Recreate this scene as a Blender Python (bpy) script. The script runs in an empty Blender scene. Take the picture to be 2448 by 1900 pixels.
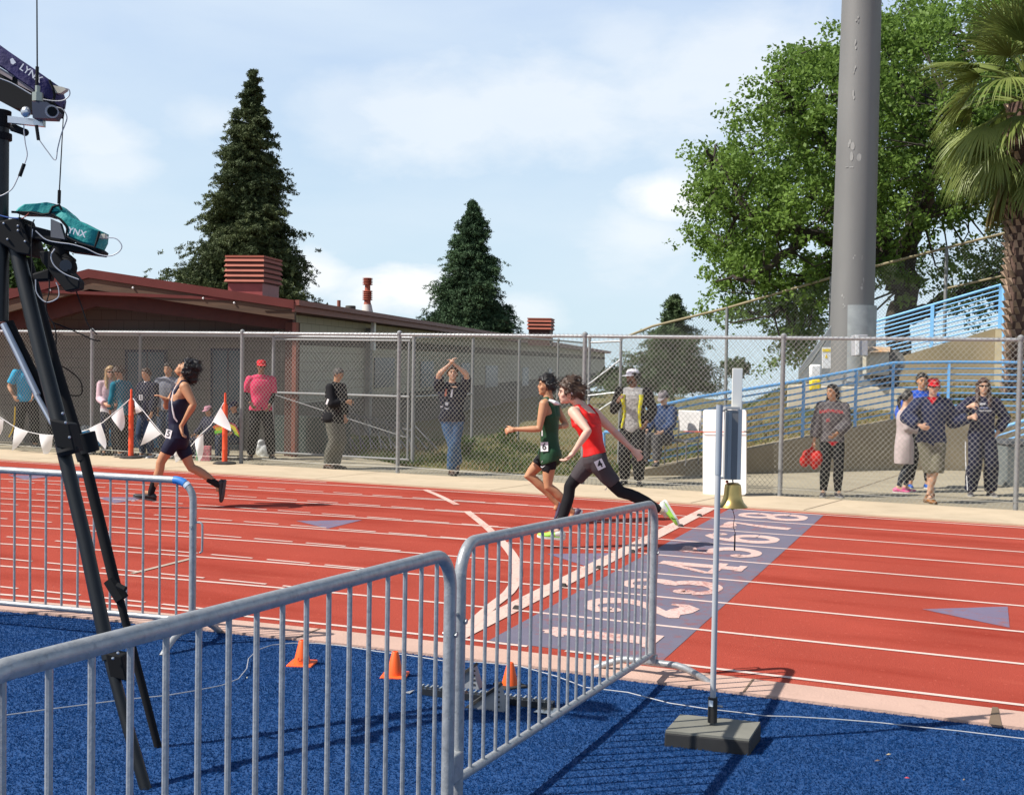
import bpy, math, random
import numpy as np
from mathutils import Vector, Matrix
random.seed(7); rng = np.random.default_rng(11)
SC = bpy.context.scene
# ---------------------------------------------------------------- camera
CAM = np.array([3.2418, -7.1191, 1.9097]); FPX = 2751.8; YAW, PIT, ROL = -0.389732, -0.032140, 0.017354
def _rot():
    fw = np.array([math.sin(YAW)*math.cos(PIT), math.cos(YAW)*math.cos(PIT), math.sin(PIT)])
    rt = np.array([math.cos(YAW), -math.sin(YAW), 0.]); up = np.cross(rt, fw)
    c, s = math.cos(ROL), math.sin(ROL)
    return c*rt+s*up, -s*rt+c*up, fw
RT, UP, FW = _rot()
cd = bpy.data.cameras.new('camera'); cam = bpy.data.objects.new('camera', cd); SC.collection.objects.link(cam)
cd.sensor_fit = 'HORIZONTAL'; cd.sensor_width = 36; cd.lens = FPX/2448*36; cd.clip_start = .05; cd.clip_end = 3000
M = Matrix([[RT[0], UP[0], -FW[0], CAM[0]], [RT[1], UP[1], -FW[1], CAM[1]], [RT[2], UP[2], -FW[2], CAM[2]], [0, 0, 0, 1]])
cam.matrix_world = M; SC.camera = cam
# ---------------------------------------------------------------- light
SUN_EL = math.radians(47.5); SUN_DIR = np.array([-.775, -.632]); SUN_DIR = SUN_DIR/np.linalg.norm(SUN_DIR)
sv = Vector((SUN_DIR[0]*math.cos(SUN_EL), SUN_DIR[1]*math.cos(SUN_EL), math.sin(SUN_EL)))
sd = bpy.data.lights.new('sun', 'SUN'); sd.energy = 5.0; sd.angle = math.radians(.55); sd.color = (1, .955, .88)
so = bpy.data.objects.new('sun', sd); SC.collection.objects.link(so)
so.rotation_euler = (-sv).to_track_quat('-Z', 'Y').to_euler()
SC.view_settings.view_transform = 'Standard'; SC.view_settings.look = 'None'; SC.view_settings.gamma = 1
SC.view_settings.exposure = 0.4
def ray(px, py):
    d = RT*((px-1224)/FPX) - UP*((py-950)/FPX) + FW
    return d
W = bpy.data.worlds.new('World'); SC.world = W; W.use_nodes = True
def world():
    nt = W.node_tree; N = nt.nodes; L = nt.links; N.clear()
    out = N.new('ShaderNodeOutputWorld'); bg = N.new('ShaderNodeBackground'); bg.inputs[1].default_value = .085
    sky = N.new('ShaderNodeTexSky'); sky.sky_type = 'NISHITA'; sky.sun_disc = False
    sky.sun_elevation = SUN_EL; sky.sun_rotation = math.atan2(SUN_DIR[0], SUN_DIR[1])
    sky.air_density = 1.0; sky.dust_density = 1.2; sky.ozone_density = 1.5
    tc = N.new('ShaderNodeTexCoord')
    def vec(op, a, b=None, s=None):
        n = N.new('ShaderNodeVectorMath'); n.operation = op; L.new(a, n.inputs[0])
        if b is not None: n.inputs[1].default_value = b
        if s is not None: n.inputs['Scale'].default_value = s
        return n
    def m(op, a, b, c=None, clamp=False):
        n = N.new('ShaderNodeMath'); n.operation = op; n.use_clamp = clamp
        for i, v in enumerate((a, b, c)):
            if v is None: continue
            if isinstance(v, (int, float)): n.inputs[i].default_value = v
            else: L.new(v, n.inputs[i])
        return n.outputs[0]
    G = tc.outputs['Generated']
    sx = N.new('ShaderNodeSeparateXYZ'); L.new(G, sx.inputs[0]); zc = m('MAXIMUM', sx.outputs[2], .015); cx = N.new('ShaderNodeCombineXYZ')
    L.new(sx.outputs[0], cx.inputs[0]); L.new(sx.outputs[1], cx.inputs[1]); L.new(zc, cx.inputs[2]); L.new(cx.outputs[0], sky.inputs[0])
    def noise(scale, det, rough, stretch, dist=0.):
        mp = N.new('ShaderNodeMapping'); mp.inputs['Scale'].default_value = stretch; mp.inputs['Rotation'].default_value = (0, 0, .4); L.new(G, mp.inputs[0])
        t = N.new('ShaderNodeTexNoise'); t.inputs['Scale'].default_value = scale; t.inputs['Detail'].default_value = det
        t.inputs['Roughness'].default_value = rough; t.inputs['Distortion'].default_value = dist; L.new(mp.outputs[0], t.inputs[0])
        return t.outputs[0]
    n1 = noise(3.2, 8, .55, (1, 1, 3.2), .3); n2 = noise(9, 9, .6, (1, 1, 2.0), .2); n3 = noise(2.0, 4, .5, (1, 1, 5))
    veil = m('MULTIPLY', m('SUBTRACT', n1, .34, clamp=True), 1.7, clamp=True)
    veil = m('ADD', veil, m('MULTIPLY', m('SUBTRACT', n3, .42, clamp=True), 1.3), clamp=True)
    veil = m('MULTIPLY', veil, .95, clamp=True)
    cl = None
    # soft clouds at the places the sky shows them: centre pixel, radius (rad), strength, vertical squash
    for px, py, rd, st in ((1070, 300, .065, .50), (1290, 255, .07, .5), (230, 320, .035, .5), (260, 400, .03, .4), (990, 690, .04, 1.5), (900, 700, .035, 1.0), (1500, 90, .04, .3),
                           (1590, 490, .035, .9), (1760, 190, .09, .45), (520, 290, .035, .35), (830, 280, .05, .3), (1540, 560, .05, .5), (760, 660, .03, .8), (1250, 750, .025, .5)):
        d = ray(px, py); d = d/np.linalg.norm(d)
        s = vec('SUBTRACT', G, tuple(d)); s2 = vec('MULTIPLY', s.outputs[0], (1, 1, 1.9))
        ln = vec('LENGTH', s2.outputs[0]).outputs['Value']
        # warp by noise
        w = m('SUBTRACT', 1.0, m('DIVIDE', ln, rd*1.5)); w = m('ADD', w, m('MULTIPLY', m('SUBTRACT', n2, .5), 1.9))
        w = m('MULTIPLY', m('MULTIPLY', w, 1.5, clamp=True), st)
        cl = w if cl is None else m('MAXIMUM', cl, w)
    cl = m('MULTIPLY', cl, 1.0, clamp=True)
    low = N.new('ShaderNodeMapRange'); L.new(sx.outputs[2], low.inputs[0]); low.inputs['From Min'].default_value = .30; low.inputs['From Max'].default_value = .5; low.inputs['To Min'].default_value = 1; low.inputs['To Max'].default_value = .03
    gz = N.new('ShaderNodeMapRange'); L.new(sx.outputs[2], gz.inputs[0]); gz.inputs['From Min'].default_value = 0.; gz.inputs['From Max'].default_value = .30
    haze = N.new('ShaderNodeMix'); haze.data_type = 'RGBA'; L.new(gz.outputs[0], haze.inputs[0]); haze.inputs[6].default_value = (6.2, 8.0, 8.9, 1); haze.inputs[7].default_value = (5.1, 6.5, 8.8, 1)
    mix0 = N.new('ShaderNodeMix'); mix0.data_type = 'RGBA'; L.new(m('MULTIPLY', low.outputs[0], .88), mix0.inputs[0]); L.new(sky.outputs[0], mix0.inputs[6]); L.new(haze.outputs[2], mix0.inputs[7])
    mix1 = N.new('ShaderNodeMix'); mix1.data_type = 'RGBA'; L.new(m('MULTIPLY', m('MULTIPLY', veil, .8), low.outputs[0]), mix1.inputs[0]); L.new(mix0.outputs[2], mix1.inputs[6]); mix1.inputs[7].default_value = (7.0, 8.0, 8.9, 1)
    mix2 = N.new('ShaderNodeMix'); mix2.data_type = 'RGBA'; L.new(m('MULTIPLY', cl, low.outputs[0]), mix2.inputs[0]); L.new(mix1.outputs[2], mix2.inputs[6]); mix2.inputs[7].default_value = (9.2, 9.4, 9.5, 1)
    L.new(mix2.outputs[2], bg.inputs[0]); L.new(bg.outputs[0], out.inputs[0])
world()
# ---------------------------------------------------------------- placing helpers
def g(px, py, z=0.):                       # pixel ray -> horizontal plane
    d = ray(px, py); t = (z-CAM[2])/d[2]; return CAM+d*t
def at(px, py, Y):                         # pixel ray -> plane y = Y
    d = ray(px, py); return CAM+d*((Y-CAM[1])/d[1])
def dep(P): return float((np.array(P)-CAM) @ FW)
def atd(px, py, D, off=0.):                # pixel ray -> view depth D
    return CAM+ray(px, py)*(D+off)
def plane(px, py, P, n):
    d = ray(px, py); n = np.array(n, float); return CAM+d*(((np.array(P)-CAM)@n)/(d@n))
def top_z(P, py):                          # height of the point above P seen at picture row py
    lo, hi = -5., 60.
    for _ in range(50):
        m = (lo+hi)/2; q = np.array([P[0], P[1], m])-CAM
        y = 950-FPX*(q@UP)/(q@FW)
        if y > py: lo = m
        else: hi = m
    return lo
def tz(y): return max(0., .04*(-y-.9))     # the infield turf rises gently away from the kerb
def gt(px, py):
    z = 0.
    for _ in range(12): P = g(px, py, z); z = tz(P[1])
    return P
# ---------------------------------------------------------------- materials
MATS = {}
def mat(name, col, rough=.7, metal=0., var=.12, scale=6., bump=0., bscale=40., det=4, col2=None, fac=.5, spec=.5, stretch=(1, 1, 1), sheen=0., trans=0., coat=0.):
    if name in MATS: return MATS[name]
    m = bpy.data.materials.new(name); m.use_nodes = True; nt = m.node_tree; N = nt.nodes; L = nt.links
    b = N['Principled BSDF']; b.inputs['Roughness'].default_value = rough; b.inputs['Metallic'].default_value = metal
    b.inputs['Specular IOR Level'].default_value = spec
    if coat: b.inputs['Coat Weight'].default_value = coat
    if sheen: b.inputs['Sheen Weight'].default_value = sheen
    tc = N.new('ShaderNodeTexCoord'); mp = N.new('ShaderNodeMapping'); mp.inputs['Scale'].default_value = stretch; L.new(tc.outputs['Object'], mp.inputs[0])
    t = N.new('ShaderNodeTexNoise'); t.inputs['Scale'].default_value = scale; t.inputs['Detail'].default_value = det; L.new(mp.outputs[0], t.inputs[0])
    r = N.new('ShaderNodeMapRange'); r.inputs['From Min'].default_value = .5-.22; r.inputs['From Max'].default_value = .5+.22; L.new(t.outputs[0], r.inputs[0])
    mx = N.new('ShaderNodeMix'); mx.data_type = 'RGBA'; L.new(r.outputs[0], mx.inputs[0])
    c = np.array(col[:3]); a = c*(1-var); bb = c*(1+var) if col2 is None else np.array(col2[:3])
    mx.inputs[6].default_value = (*a, 1); mx.inputs[7].default_value = (*np.minimum(bb, 1), 1)
    L.new(mx.outputs[2], b.inputs['Base Color'])
    if bump:
        t2 = N.new('ShaderNodeTexNoise'); t2.inputs['Scale'].default_value = bscale; t2.inputs['Detail'].default_value = 3; L.new(mp.outputs[0], t2.inputs[0])
        bp = N.new('ShaderNodeBump'); bp.inputs['Strength'].default_value = bump; bp.inputs['Distance'].default_value = .02; L.new(t2.outputs[0], bp.inputs['Height']); L.new(bp.outputs[0], b.inputs['Normal'])
    if trans:
        tr = N.new('ShaderNodeBsdfTranslucent'); L.new(mx.outputs[2], tr.inputs[0]); ms = N.new('ShaderNodeMixShader'); ms.inputs[0].default_value = trans
        L.new(b.outputs[0], ms.inputs[1]); L.new(tr.outputs[0], ms.inputs[2]); L.new(ms.outputs[0], N['Material Output'].inputs[0])
    MATS[name] = m; return m
def nt_of(name): m = MATS[name]; return m, m.node_tree, m.node_tree.nodes, m.node_tree.links
def srgb(h):
    h = h.lstrip('#'); v = [int(h[i:i+2], 16)/255 for i in (0, 2, 4)]
    return tuple(x/12.92 if x <= .04045 else ((x+.055)/1.055)**2.4 for x in v)
# ---------------------------------------------------------------- mesh builder
class MB:
    def __init__(s): s.v = []; s.f = []; s.n = 0
    def add(s, v, f):
        v = np.asarray(v, float).reshape(-1, 3); s.v.append(v); n = s.n
        s.f.extend([[i+n for i in q] for q in f]); s.n += len(v); return s
    def box(s, c, size, R=None, taper=1.):
        x, y, z = np.array(size)/2.; t = taper
        v = np.array([[-x, -y, -z], [x, -y, -z], [x, y, -z], [-x, y, -z], [-x*t, -y*t, z], [x*t, -y*t, z], [x*t, y*t, z], [-x*t, y*t, z]])
        if R is not None: v = v @ np.array(R).T
        return s.add(v+np.array(c), [[0, 3, 2, 1], [4, 5, 6, 7], [0, 1, 5, 4], [1, 2, 6, 5], [2, 3, 7, 6], [3, 0, 4, 7]])
    def rings(s, R, cap=True, closed=False):
        R = np.asarray(R, float); m, k = R.shape[:2]; f = []
        for i in range(m-1):
            for j in range(k):
                j2 = (j+1) % k; f.append([i*k+j, i*k+j2, (i+1)*k+j2, (i+1)*k+j])
        if cap: f.append(list(range(k))[::-1]); f.append([(m-1)*k+j for j in range(k)])
        return s.add(R.reshape(-1, 3), f)
    def tube(s, P, r, k=8, cap=True):
        P = np.array(P, float); n = len(P); r = np.full(n, r) if np.isscalar(r) else np.array(r, float)
        T = np.gradient(P, axis=0) if n > 2 else np.array([P[1]-P[0]]*2); T = T/np.maximum(np.linalg.norm(T, axis=1, keepdims=True), 1e-9)
        u = np.cross(T[0], [0, 0, 1.]);
        if np.linalg.norm(u) < .05: u = np.cross(T[0], [0, 1., 0])
        u /= np.linalg.norm(u); a = np.arange(k)*2*math.pi/k; R = []
        for i in range(n):
            u = u-T[i]*(u@T[i]); u /= np.linalg.norm(u); w = np.cross(T[i], u)
            R.append(P[i]+r[i]*(np.outer(np.cos(a), u)+np.outer(np.sin(a), w)))
        return s.rings(R, cap)
    def lathe(s, c, prof, k=20, ax=None):
        a = np.arange(k)*2*math.pi/k; R = []
        for r, z in prof: R.append(np.stack([r*np.cos(a), r*np.sin(a), np.full(k, z)], 1))
        R = np.array(R)
        if ax is not None: R = R @ frame(ax).T
        return s.rings(R+np.array(c))
    def ell(s, c, r, k=10, m=7, R=None):
        th = np.linspace(0.02, math.pi-.02, m); a = np.arange(k)*2*math.pi/k; Q = []
        for t in th: Q.append(np.stack([r[0]*math.sin(t)*np.cos(a), r[1]*math.sin(t)*np.sin(a), np.full(k, -r[2]*math.cos(t))], 1))
        Q = np.array(Q)
        if R is not None: Q = Q @ np.array(R).T
        return s.rings(Q+np.array(c))
    def quad(s, a, b, c, d): return s.add([a, b, c, d], [[0, 1, 2, 3]])
    def poly(s, pts): return s.add(pts, [list(range(len(pts)))])
    def prism(s, pts, h):                   # closed outline extruded by vector h
        n = len(pts); p = np.array(pts, float); h = np.array(h, float)
        f = [list(range(n))[::-1], [n+i for i in range(n)]]+[[i, (i+1) % n, n+(i+1) % n, n+i] for i in range(n)]
        return s.add(np.vstack([p, p+h]), f)
    def mesh(s, name, smooth=False):
        me = bpy.data.meshes.new(name); V = np.vstack(s.v) if s.v else np.zeros((0, 3))
        me.from_pydata(V.tolist(), [], s.f); me.update()
        if smooth: me.shade_smooth()
        return me
def frame(ax):
    z = np.array(ax, float); z /= np.linalg.norm(z); x = np.cross([0, 0, 1.], z)
    if np.linalg.norm(x) < 1e-3: x = np.array([1., 0, 0])
    x /= np.linalg.norm(x); return np.stack([x, np.cross(z, x), z], 1)
COL = SC.collection
def link(o, parent=None):
    COL.objects.link(o)
    if parent is not None:
        o.parent = parent
        o.matrix_parent_inverse = Matrix.Translation(-Vector(parent.location))
    return o
def tag(o, label, cat=None, group=None, kind=None):
    if label: o['label'] = label
    if cat: o['category'] = cat
    if group: o['group'] = group
    if kind: o['kind'] = kind
    return o
def obj(name, mb, m, parent=None, smooth=True, bevel=0., sharp=35):
    me = mb.mesh(name, smooth) if isinstance(mb, MB) else mb
    if smooth:
        try: me.set_sharp_from_angle(angle=math.radians(sharp))
        except Exception: pass
    if m is not None:
        for q in (m if isinstance(m, (list, tuple)) else [m]): me.materials.append(q)
    o = bpy.data.objects.new(name, me); link(o, parent)
    if bevel:
        b = o.modifiers.new('bevel', 'BEVEL'); b.width = bevel; b.segments = 2; b.limit_method = 'ANGLE'
    return o
def thing(name, label, cat, loc=(0, 0, 0), group=None):
    o = bpy.data.objects.new(name, None); o.empty_display_size = .1; o.location = Vector([float(x) for x in loc]); COL.objects.link(o); return tag(o, label, cat, group)
def struct(name, mb, m, **k):
    o = obj(name, mb, m, **k); o['kind'] = 'structure'; return o
def numpy_mesh(name, V, F, m, parent=None, smooth=False):   # F: (n,k) equal sized faces
    me = bpy.data.meshes.new(name); V = np.asarray(V, np.float32); F = np.asarray(F, np.int32); k = F.shape[1]
    me.vertices.add(len(V)); me.vertices.foreach_set('co', V.ravel()); me.loops.add(F.size); me.loops.foreach_set('vertex_index', F.ravel())
    me.polygons.add(len(F)); me.polygons.foreach_set('loop_start', np.arange(len(F), dtype=np.int32)*k)
    me.polygons.foreach_set('loop_total', np.full(len(F), k, dtype=np.int32)); me.update(); me.validate()
    if smooth: me.shade_smooth()
    me.materials.append(m); o = bpy.data.objects.new(name, me); link(o, parent); return o
# ================================================================ materials of the setting
def red_track():
    m = mat('track_red', (.40, .070, .046), rough=.95, var=.10, scale=.9, bump=.6, bscale=160, det=6, spec=.08)
    m, nt, N, L = nt_of('track_red'); b = N['Principled BSDF']
    base = b.inputs['Base Color'].links[0].from_socket
    tc = N['Texture Coordinate'] if 'Texture Coordinate' in N else N.new('ShaderNodeTexCoord')
    def layer(base, scale, st, lo, hi, col, f, det=6):
        mp = N.new('ShaderNodeMapping'); mp.inputs['Scale'].default_value = st; L.new(tc.outputs['Object'], mp.inputs[0])
        t = N.new('ShaderNodeTexNoise'); t.inputs['Scale'].default_value = scale; t.inputs['Detail'].default_value = det; L.new(mp.outputs[0], t.inputs[0])
        r = N.new('ShaderNodeMapRange'); r.inputs['From Min'].default_value = lo; r.inputs['From Max'].default_value = hi; r.inputs['To Max'].default_value = f; L.new(t.outputs[0], r.inputs[0])
        x = N.new('ShaderNodeMix'); x.data_type = 'RGBA'; L.new(r.outputs[0], x.inputs[0]); L.new(base, x.inputs[6]); x.inputs[7].default_value = (*col, 1); return x.outputs[2]
    c = layer(base, .8, (.5, 2.2, 1), .50, .70, (.27, .032, .018), .75)
    c = layer(c, 1.6, (.4, 1.8, 1), .62, .74, (.50, .11, .07), .6)
    c = layer(c, 120, (1, 1, 1), .50, .75, (.20, .022, .013), .75, 3)
    c = layer(c, 28, (1, 1, 1), .66, .70, (.62, .16, .11), .35, 2)
    L.new(c, b.inputs['Base Color']); return m
M_RED = red_track()
def worn(name, col, under, lo=.60, hi=.66, sc=26, f=1.):
    m = mat(name, col, rough=.8, var=.06, scale=3, bump=.3, bscale=160, spec=.25); m, nt, N, L = nt_of(name); b = N['Principled BSDF']
    base = b.inputs['Base Color'].links[0].from_socket; tc = N['Texture Coordinate']
    t = N.new('ShaderNodeTexNoise'); t.inputs['Scale'].default_value = sc; t.inputs['Detail'].default_value = 8; t.inputs['Roughness'].default_value = .75; L.new(tc.outputs['Object'], t.inputs[0])
    t2 = N.new('ShaderNodeTexNoise'); t2.inputs['Scale'].default_value = 1.3; t2.inputs['Detail'].default_value = 3; L.new(tc.outputs['Object'], t2.inputs[0])
    a = N.new('ShaderNodeMath'); a.operation = 'MULTIPLY_ADD'; L.new(t2.outputs[0], a.inputs[0]); a.inputs[1].default_value = .45; L.new(t.outputs[0], a.inputs[2])
    r = N.new('ShaderNodeMapRange'); r.inputs['From Min'].default_value = lo+.2; r.inputs['From Max'].default_value = hi+.2; r.inputs['To Max'].default_value = f; L.new(a.outputs[0], r.inputs[0])
    x = N.new('ShaderNodeMix'); x.data_type = 'RGBA'; L.new(r.outputs[0], x.inputs[0]); L.new(base, x.inputs[6]); x.inputs[7].default_value = (*under, 1); L.new(x.outputs[2], b.inputs['Base Color']); return m
M_LINE = worn('line_paint', (.66, .50, .44), (.42, .16, .11), .66, .74, 40, .8)
M_WORN = worn('worn_paint', (.62, .44, .39), (.36, .12, .10), .53, .66, 30, .85)
M_BAND = worn('band_paint', (.65, .46, .39), (.44, .14, .10), .56, .66, 34, .75)
M_PANEL = worn('panel_paint', (.150, .138, .185), (.26, .085, .075), .55, .68, 9, .7)
M_TRI = worn('mark_blue', (.17, .14, .21), (.29, .09, .07), .54, .68, 9, .65)
M_GREYL = mat('mark_grey', (.42, .33, .26), rough=.85)
M_CURB = mat('kerb_concrete', (.50, .33, .26), rough=.9, var=.09, scale=2.2, bump=.25, bscale=60, det=8)
M_APRON = mat('apron_concrete', (.50, .40, .275), rough=.9, var=.09, scale=1.6, bump=.2, bscale=50, det=8)
M_PAVE = mat('pavement_concrete', (.33, .285, .20), rough=.9, var=.12, scale=1.3, bump=.2, bscale=50, det=8)
M_CRACK = mat('joint_dark', (.16, .11, .07), rough=1)
M_TURF = mat('turf_blue', (.012, .061, .19), rough=.9, var=.2, scale=60, bump=.4, bscale=180, det=6, spec=.35)
M_FIB = mat('turf_fibre', (.0125, .064, .20), rough=.9, var=.22, scale=5, spec=.05, det=6, trans=.5)
M_GRASS = mat('dry_grass', (.22, .165, .06), rough=1, var=.3, scale=.9, bump=.8, bscale=30, det=8, col2=(.12, .12, .035))
M_FAR = mat('far_ground', (.16, .15, .075), rough=1, var=.3, scale=.05)
M_CONC = mat('wall_concrete', (.26, .215, .14), rough=.92, var=.14, scale=1.4, bump=.25, bscale=40, det=10, stretch=(1, 1, 1.6))
M_CONC2 = mat('wall_concrete_stained', (.33, .27, .165), rough=.92, var=.1, scale=1.1, bump=.25, bscale=40, det=10, col2=(.20, .165, .095), stretch=(1, 1, .8))
M_GALV = mat('galvanised', (.37, .38, .385), rough=.45, metal=.45, var=.14, scale=30, bump=.08, bscale=90, det=6)
def mottle(name, col, sc, lo, hi, f):
    m, nt, N, L = nt_of(name); b = N['Principled BSDF']; base = b.inputs['Base Color'].links[0].from_socket; tc = N['Texture Coordinate']
    t = N.new('ShaderNodeTexNoise'); t.inputs['Scale'].default_value = sc; t.inputs['Detail'].default_value = 8; t.inputs['Roughness'].default_value = .7; L.new(tc.outputs['Object'], t.inputs[0])
    r = N.new('ShaderNodeMapRange'); r.inputs['From Min'].default_value = lo; r.inputs['From Max'].default_value = hi; r.inputs['To Max'].default_value = f; L.new(t.outputs[0], r.inputs[0])
    x = N.new('ShaderNodeMix'); x.data_type = 'RGBA'; L.new(r.outputs[0], x.inputs[0]); L.new(base, x.inputs[6]); x.inputs[7].default_value = (*col, 1); L.new(x.outputs[2], b.inputs['Base Color'])
    rr = N.new('ShaderNodeMapRange'); rr.inputs['From Min'].default_value = .35; rr.inputs['From Max'].default_value = .65; rr.inputs['To Min'].default_value = b.inputs['Roughness'].default_value-.08; rr.inputs['To Max'].default_value = b.inputs['Roughness'].default_value+.14; L.new(t.outputs[0], rr.inputs[0]); L.new(rr.outputs[0], b.inputs['Roughness'])
mottle('galvanised', (.20, .21, .22), 45, .52, .68, .6); mottle('galvanised', (.14, .10, .075), 9, .68, .74, .45); mottle('apron_concrete', (.36, .28, .18), 3, .52, .72, .45); mottle('kerb_concrete', (.34, .22, .17), 4, .55, .72, .5); mottle('wall_concrete', (.15, .12, .08), 1.1, .5, .75, .6); mottle('pavement_concrete', (.21, .18, .12), 1.6, .5, .72, .5)
M_GALVF = mat('galvanised_dull', (.22, .225, .225), rough=.6, metal=.1, var=.12, scale=12)
M_WIRE = mat('fence_wire', (.36, .35, .31), rough=.55, metal=.3, var=.1)
M_WIRED = mat('fence_wire_far', (.15, .155, .145), rough=.6, metal=.3, var=.1)
# ================================================================ ground
def sheet(name, xs, ys, zf, m):
    X, Y = np.meshgrid(xs, ys); Z = np.vectorize(zf)(X, Y); V = np.stack([X, Y, Z], -1).reshape(-1, 3); nx = len(xs); F = []
    for j in range(len(ys)-1):
        for i in range(nx-1): a = j*nx+i; F.append([a, a+1, a+nx+1, a+nx])
    o = numpy_mesh(name, V, F, m, smooth=True); o['kind'] = 'structure'; return o
sheet('ground', [-2500, -600, -150, -60, -20, 0, 20, 60, 150, 600, 2500], [-300, -60, 0, 20, 45, 120, 400, 1200, 3000], lambda x, y: -.06 if y <= 45 else -.06-(y-45)*.05, M_FAR)
def sag(k, x): x0 = .85-.22*k; R = 36.+k; d = max(0., x0-x); return R-math.sqrt(R*R-min(d, R*.98)**2)
def lane_y(k, x): return k-sag(max(k, 0), x)
XS = [-26+i*.5 for i in range(117)]
def strip(k0, k1, z0, m, name, xs=XS, y1=None, h=0.):
    mb = MB(); V = []; F = []
    for x in xs:
        V.append((x, lane_y(k0, x) if k0 < 1 else k0, z0)); V.append((x, (lane_y(k1, x) if y1 is None else y1), z0))
    n = len(xs); F = [[2*i, 2*i+2, 2*i+3, 2*i+1] for i in range(n-1)]
    mb.add(V, F)
    if h:
        for s in (0, 1):
            P = [V[2*i+s] for i in range(n)]; mb.add(P+[(a, b, c-h) for a, b, c in P], [[i, n+i, n+i+1, i+1] if s == 0 else [i, i+1, n+i+1, n+i] for i in range(n-1)])
    o = struct(name, mb, m, smooth=False); return o
strip(-.19, 0, .0, M_RED, 'running_track', y1=8.165)
strip(-.50, -.19, .018, M_CURB, 'kerb', h=.03)
# expansion joints of the kerb and the apron
def joints():
    mb = MB()
    for x in (-13.1, -10.1, -7.1, -3.93, -1.0, 2.0, 5.0):
        y = lane_y(0, x); mb.quad((x-.005, y-.5, .0215), (x+.006, y-.5, .0215), (x+.006, y-.19, .0215), (x-.005, y-.19, .0215))
    mb.quad((3.31, -.53, .0225), (3.375, -.53, .0225), (3.36, -.18, .0225), (3.33, -.18, .0225))
    struct('kerb_joints', mb, M_CRACK, smooth=False)
joints()
mb = MB(); mb.box((-5, 8.165+.75, .0), (62, 1.5, .05)); struct('apron', mb, M_APRON, smooth=False)
mb = MB()
for x in (-15.2, -12.3, -9.3, -6.3, -3.35, -.4, 1.1, 5.6): mb.quad((x-.006, 8.17, .0285), (x+.007, 8.17, .0285), (x+.33, 9.66, .0285), (x+.317, 9.66, .0285))
struct('apron_joints', mb, M_CRACK, smooth=False)
# pavement behind the fence
mb = MB(); mb.add([(-40, 9.665, .012), (26, 9.665, .012), (26, 22, .012), (2.7, 15.7, .012), (1.74, 15.2, .012), (-2.35, 11.25, .012), (-3.2, 10.75, .012), (-6.2, 10.9, .012), (-7.4, 11.9, .012), (-8.2, 14.5, .012), (-14, 26, .012), (-40, 26, .012)], [list(range(12))])
struct('pavement', mb, M_PAVE, smooth=False)
mb = MB()
for a, b in (((1.16, 9.67), (2.0, 14.9)), ((-3.3, 9.67), (-2.4, 11.2)), ((4.6, 9.67), (5.4, 15)), ((-8, 9.67), (-8, 14)), ((-11.5, 9.67), (-11.5, 14))):
    mb.quad((a[0]-.008, a[1], .0165), (a[0]+.008, a[1], .0165), (b[0]+.008, b[1], .0165), (b[0]-.008, b[1], .0165))
struct('pavement_joints', mb, M_CRACK, smooth=False)
# hill behind the ramp
WL = np.array([[-2.3, 11.29], [1.74, 15.17], [2.68, 15.70], [9., 19.0]]); WT = [(-2.3, .03), (-1.19, .29), (.17, .59), (1.74, .93), (2.7, .97), (9, .97)]
def wt(x): return float(np.interp(x, [a for a, b in WT], [b for a, b in WT]))
def hl(s, t, x, xw=9.):                            # height on the hill: s along the ramp wall, t behind it
    c = min(1., max(0., (s+1.)/2.5)); tt = min(max(t, 0), 5.)
    h = (wt(x)-.03 if s > 0 else -.01)+(.12*tt)*c+.04*tt*(1-c)
    if t > 5: h -= min(t-5, 60)*.06
    q = min(1., max(0., (xw+3.4)/2.6)); return h if s < 0 or t < .3 else (.04+(h-.04)*q)
def hz(x, y):
    d = np.array([x, y])-WL[0]; s = d@np.array([.7211, .6928]); t = d@np.array([-.6928, .7211]); return hl(s, t, WL[0][0]+s*.7211, x)
def hill():
    V = []; F = []; ns, nt = 60, 30; u = np.array([.7211, .6928]); n = np.array([-.6928, .7211])
    T = [0, .4, .8, 1.3, 1.8, 2.4, 3, 3.7, 4.4, 5, 5.8, 6.8, 8, 10, 12, 15, 18, 22]+[27+j*5 for j in range(12)]
    for t in T:
        for i in range(ns):
            s = -5.5+i*.5; P = WL[0]+u*s+n*t
            if s < 0: P = np.array([-2.3+s*.95, 11.29-(.25 if s < -1 else .25*-s)-max(0, -s-3.5)*-.35])+n*t
            if s > 5.6: P = np.array([1.74, 15.17])+np.array([.871, .491])*(s-5.6)+n*t
            V.append((P[0], P[1], hl(s, t, P[0] if t == 0 else WL[0][0]+s*.7211, P[0])+(.03*math.sin(P[0]*3.1)*math.sin(P[1]*2.3)+.02*math.sin(P[0]*7.3+P[1]*5) if t > 0 else 0)))
    for j in range(len(T)-1):
        for i in range(ns-1): a = j*ns+i; F.append([a, a+1, a+ns+1, a+ns])
    o = numpy_mesh('hillside', V, F, M_GRASS, smooth=True); o['kind'] = 'structure'
hill()
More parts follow.
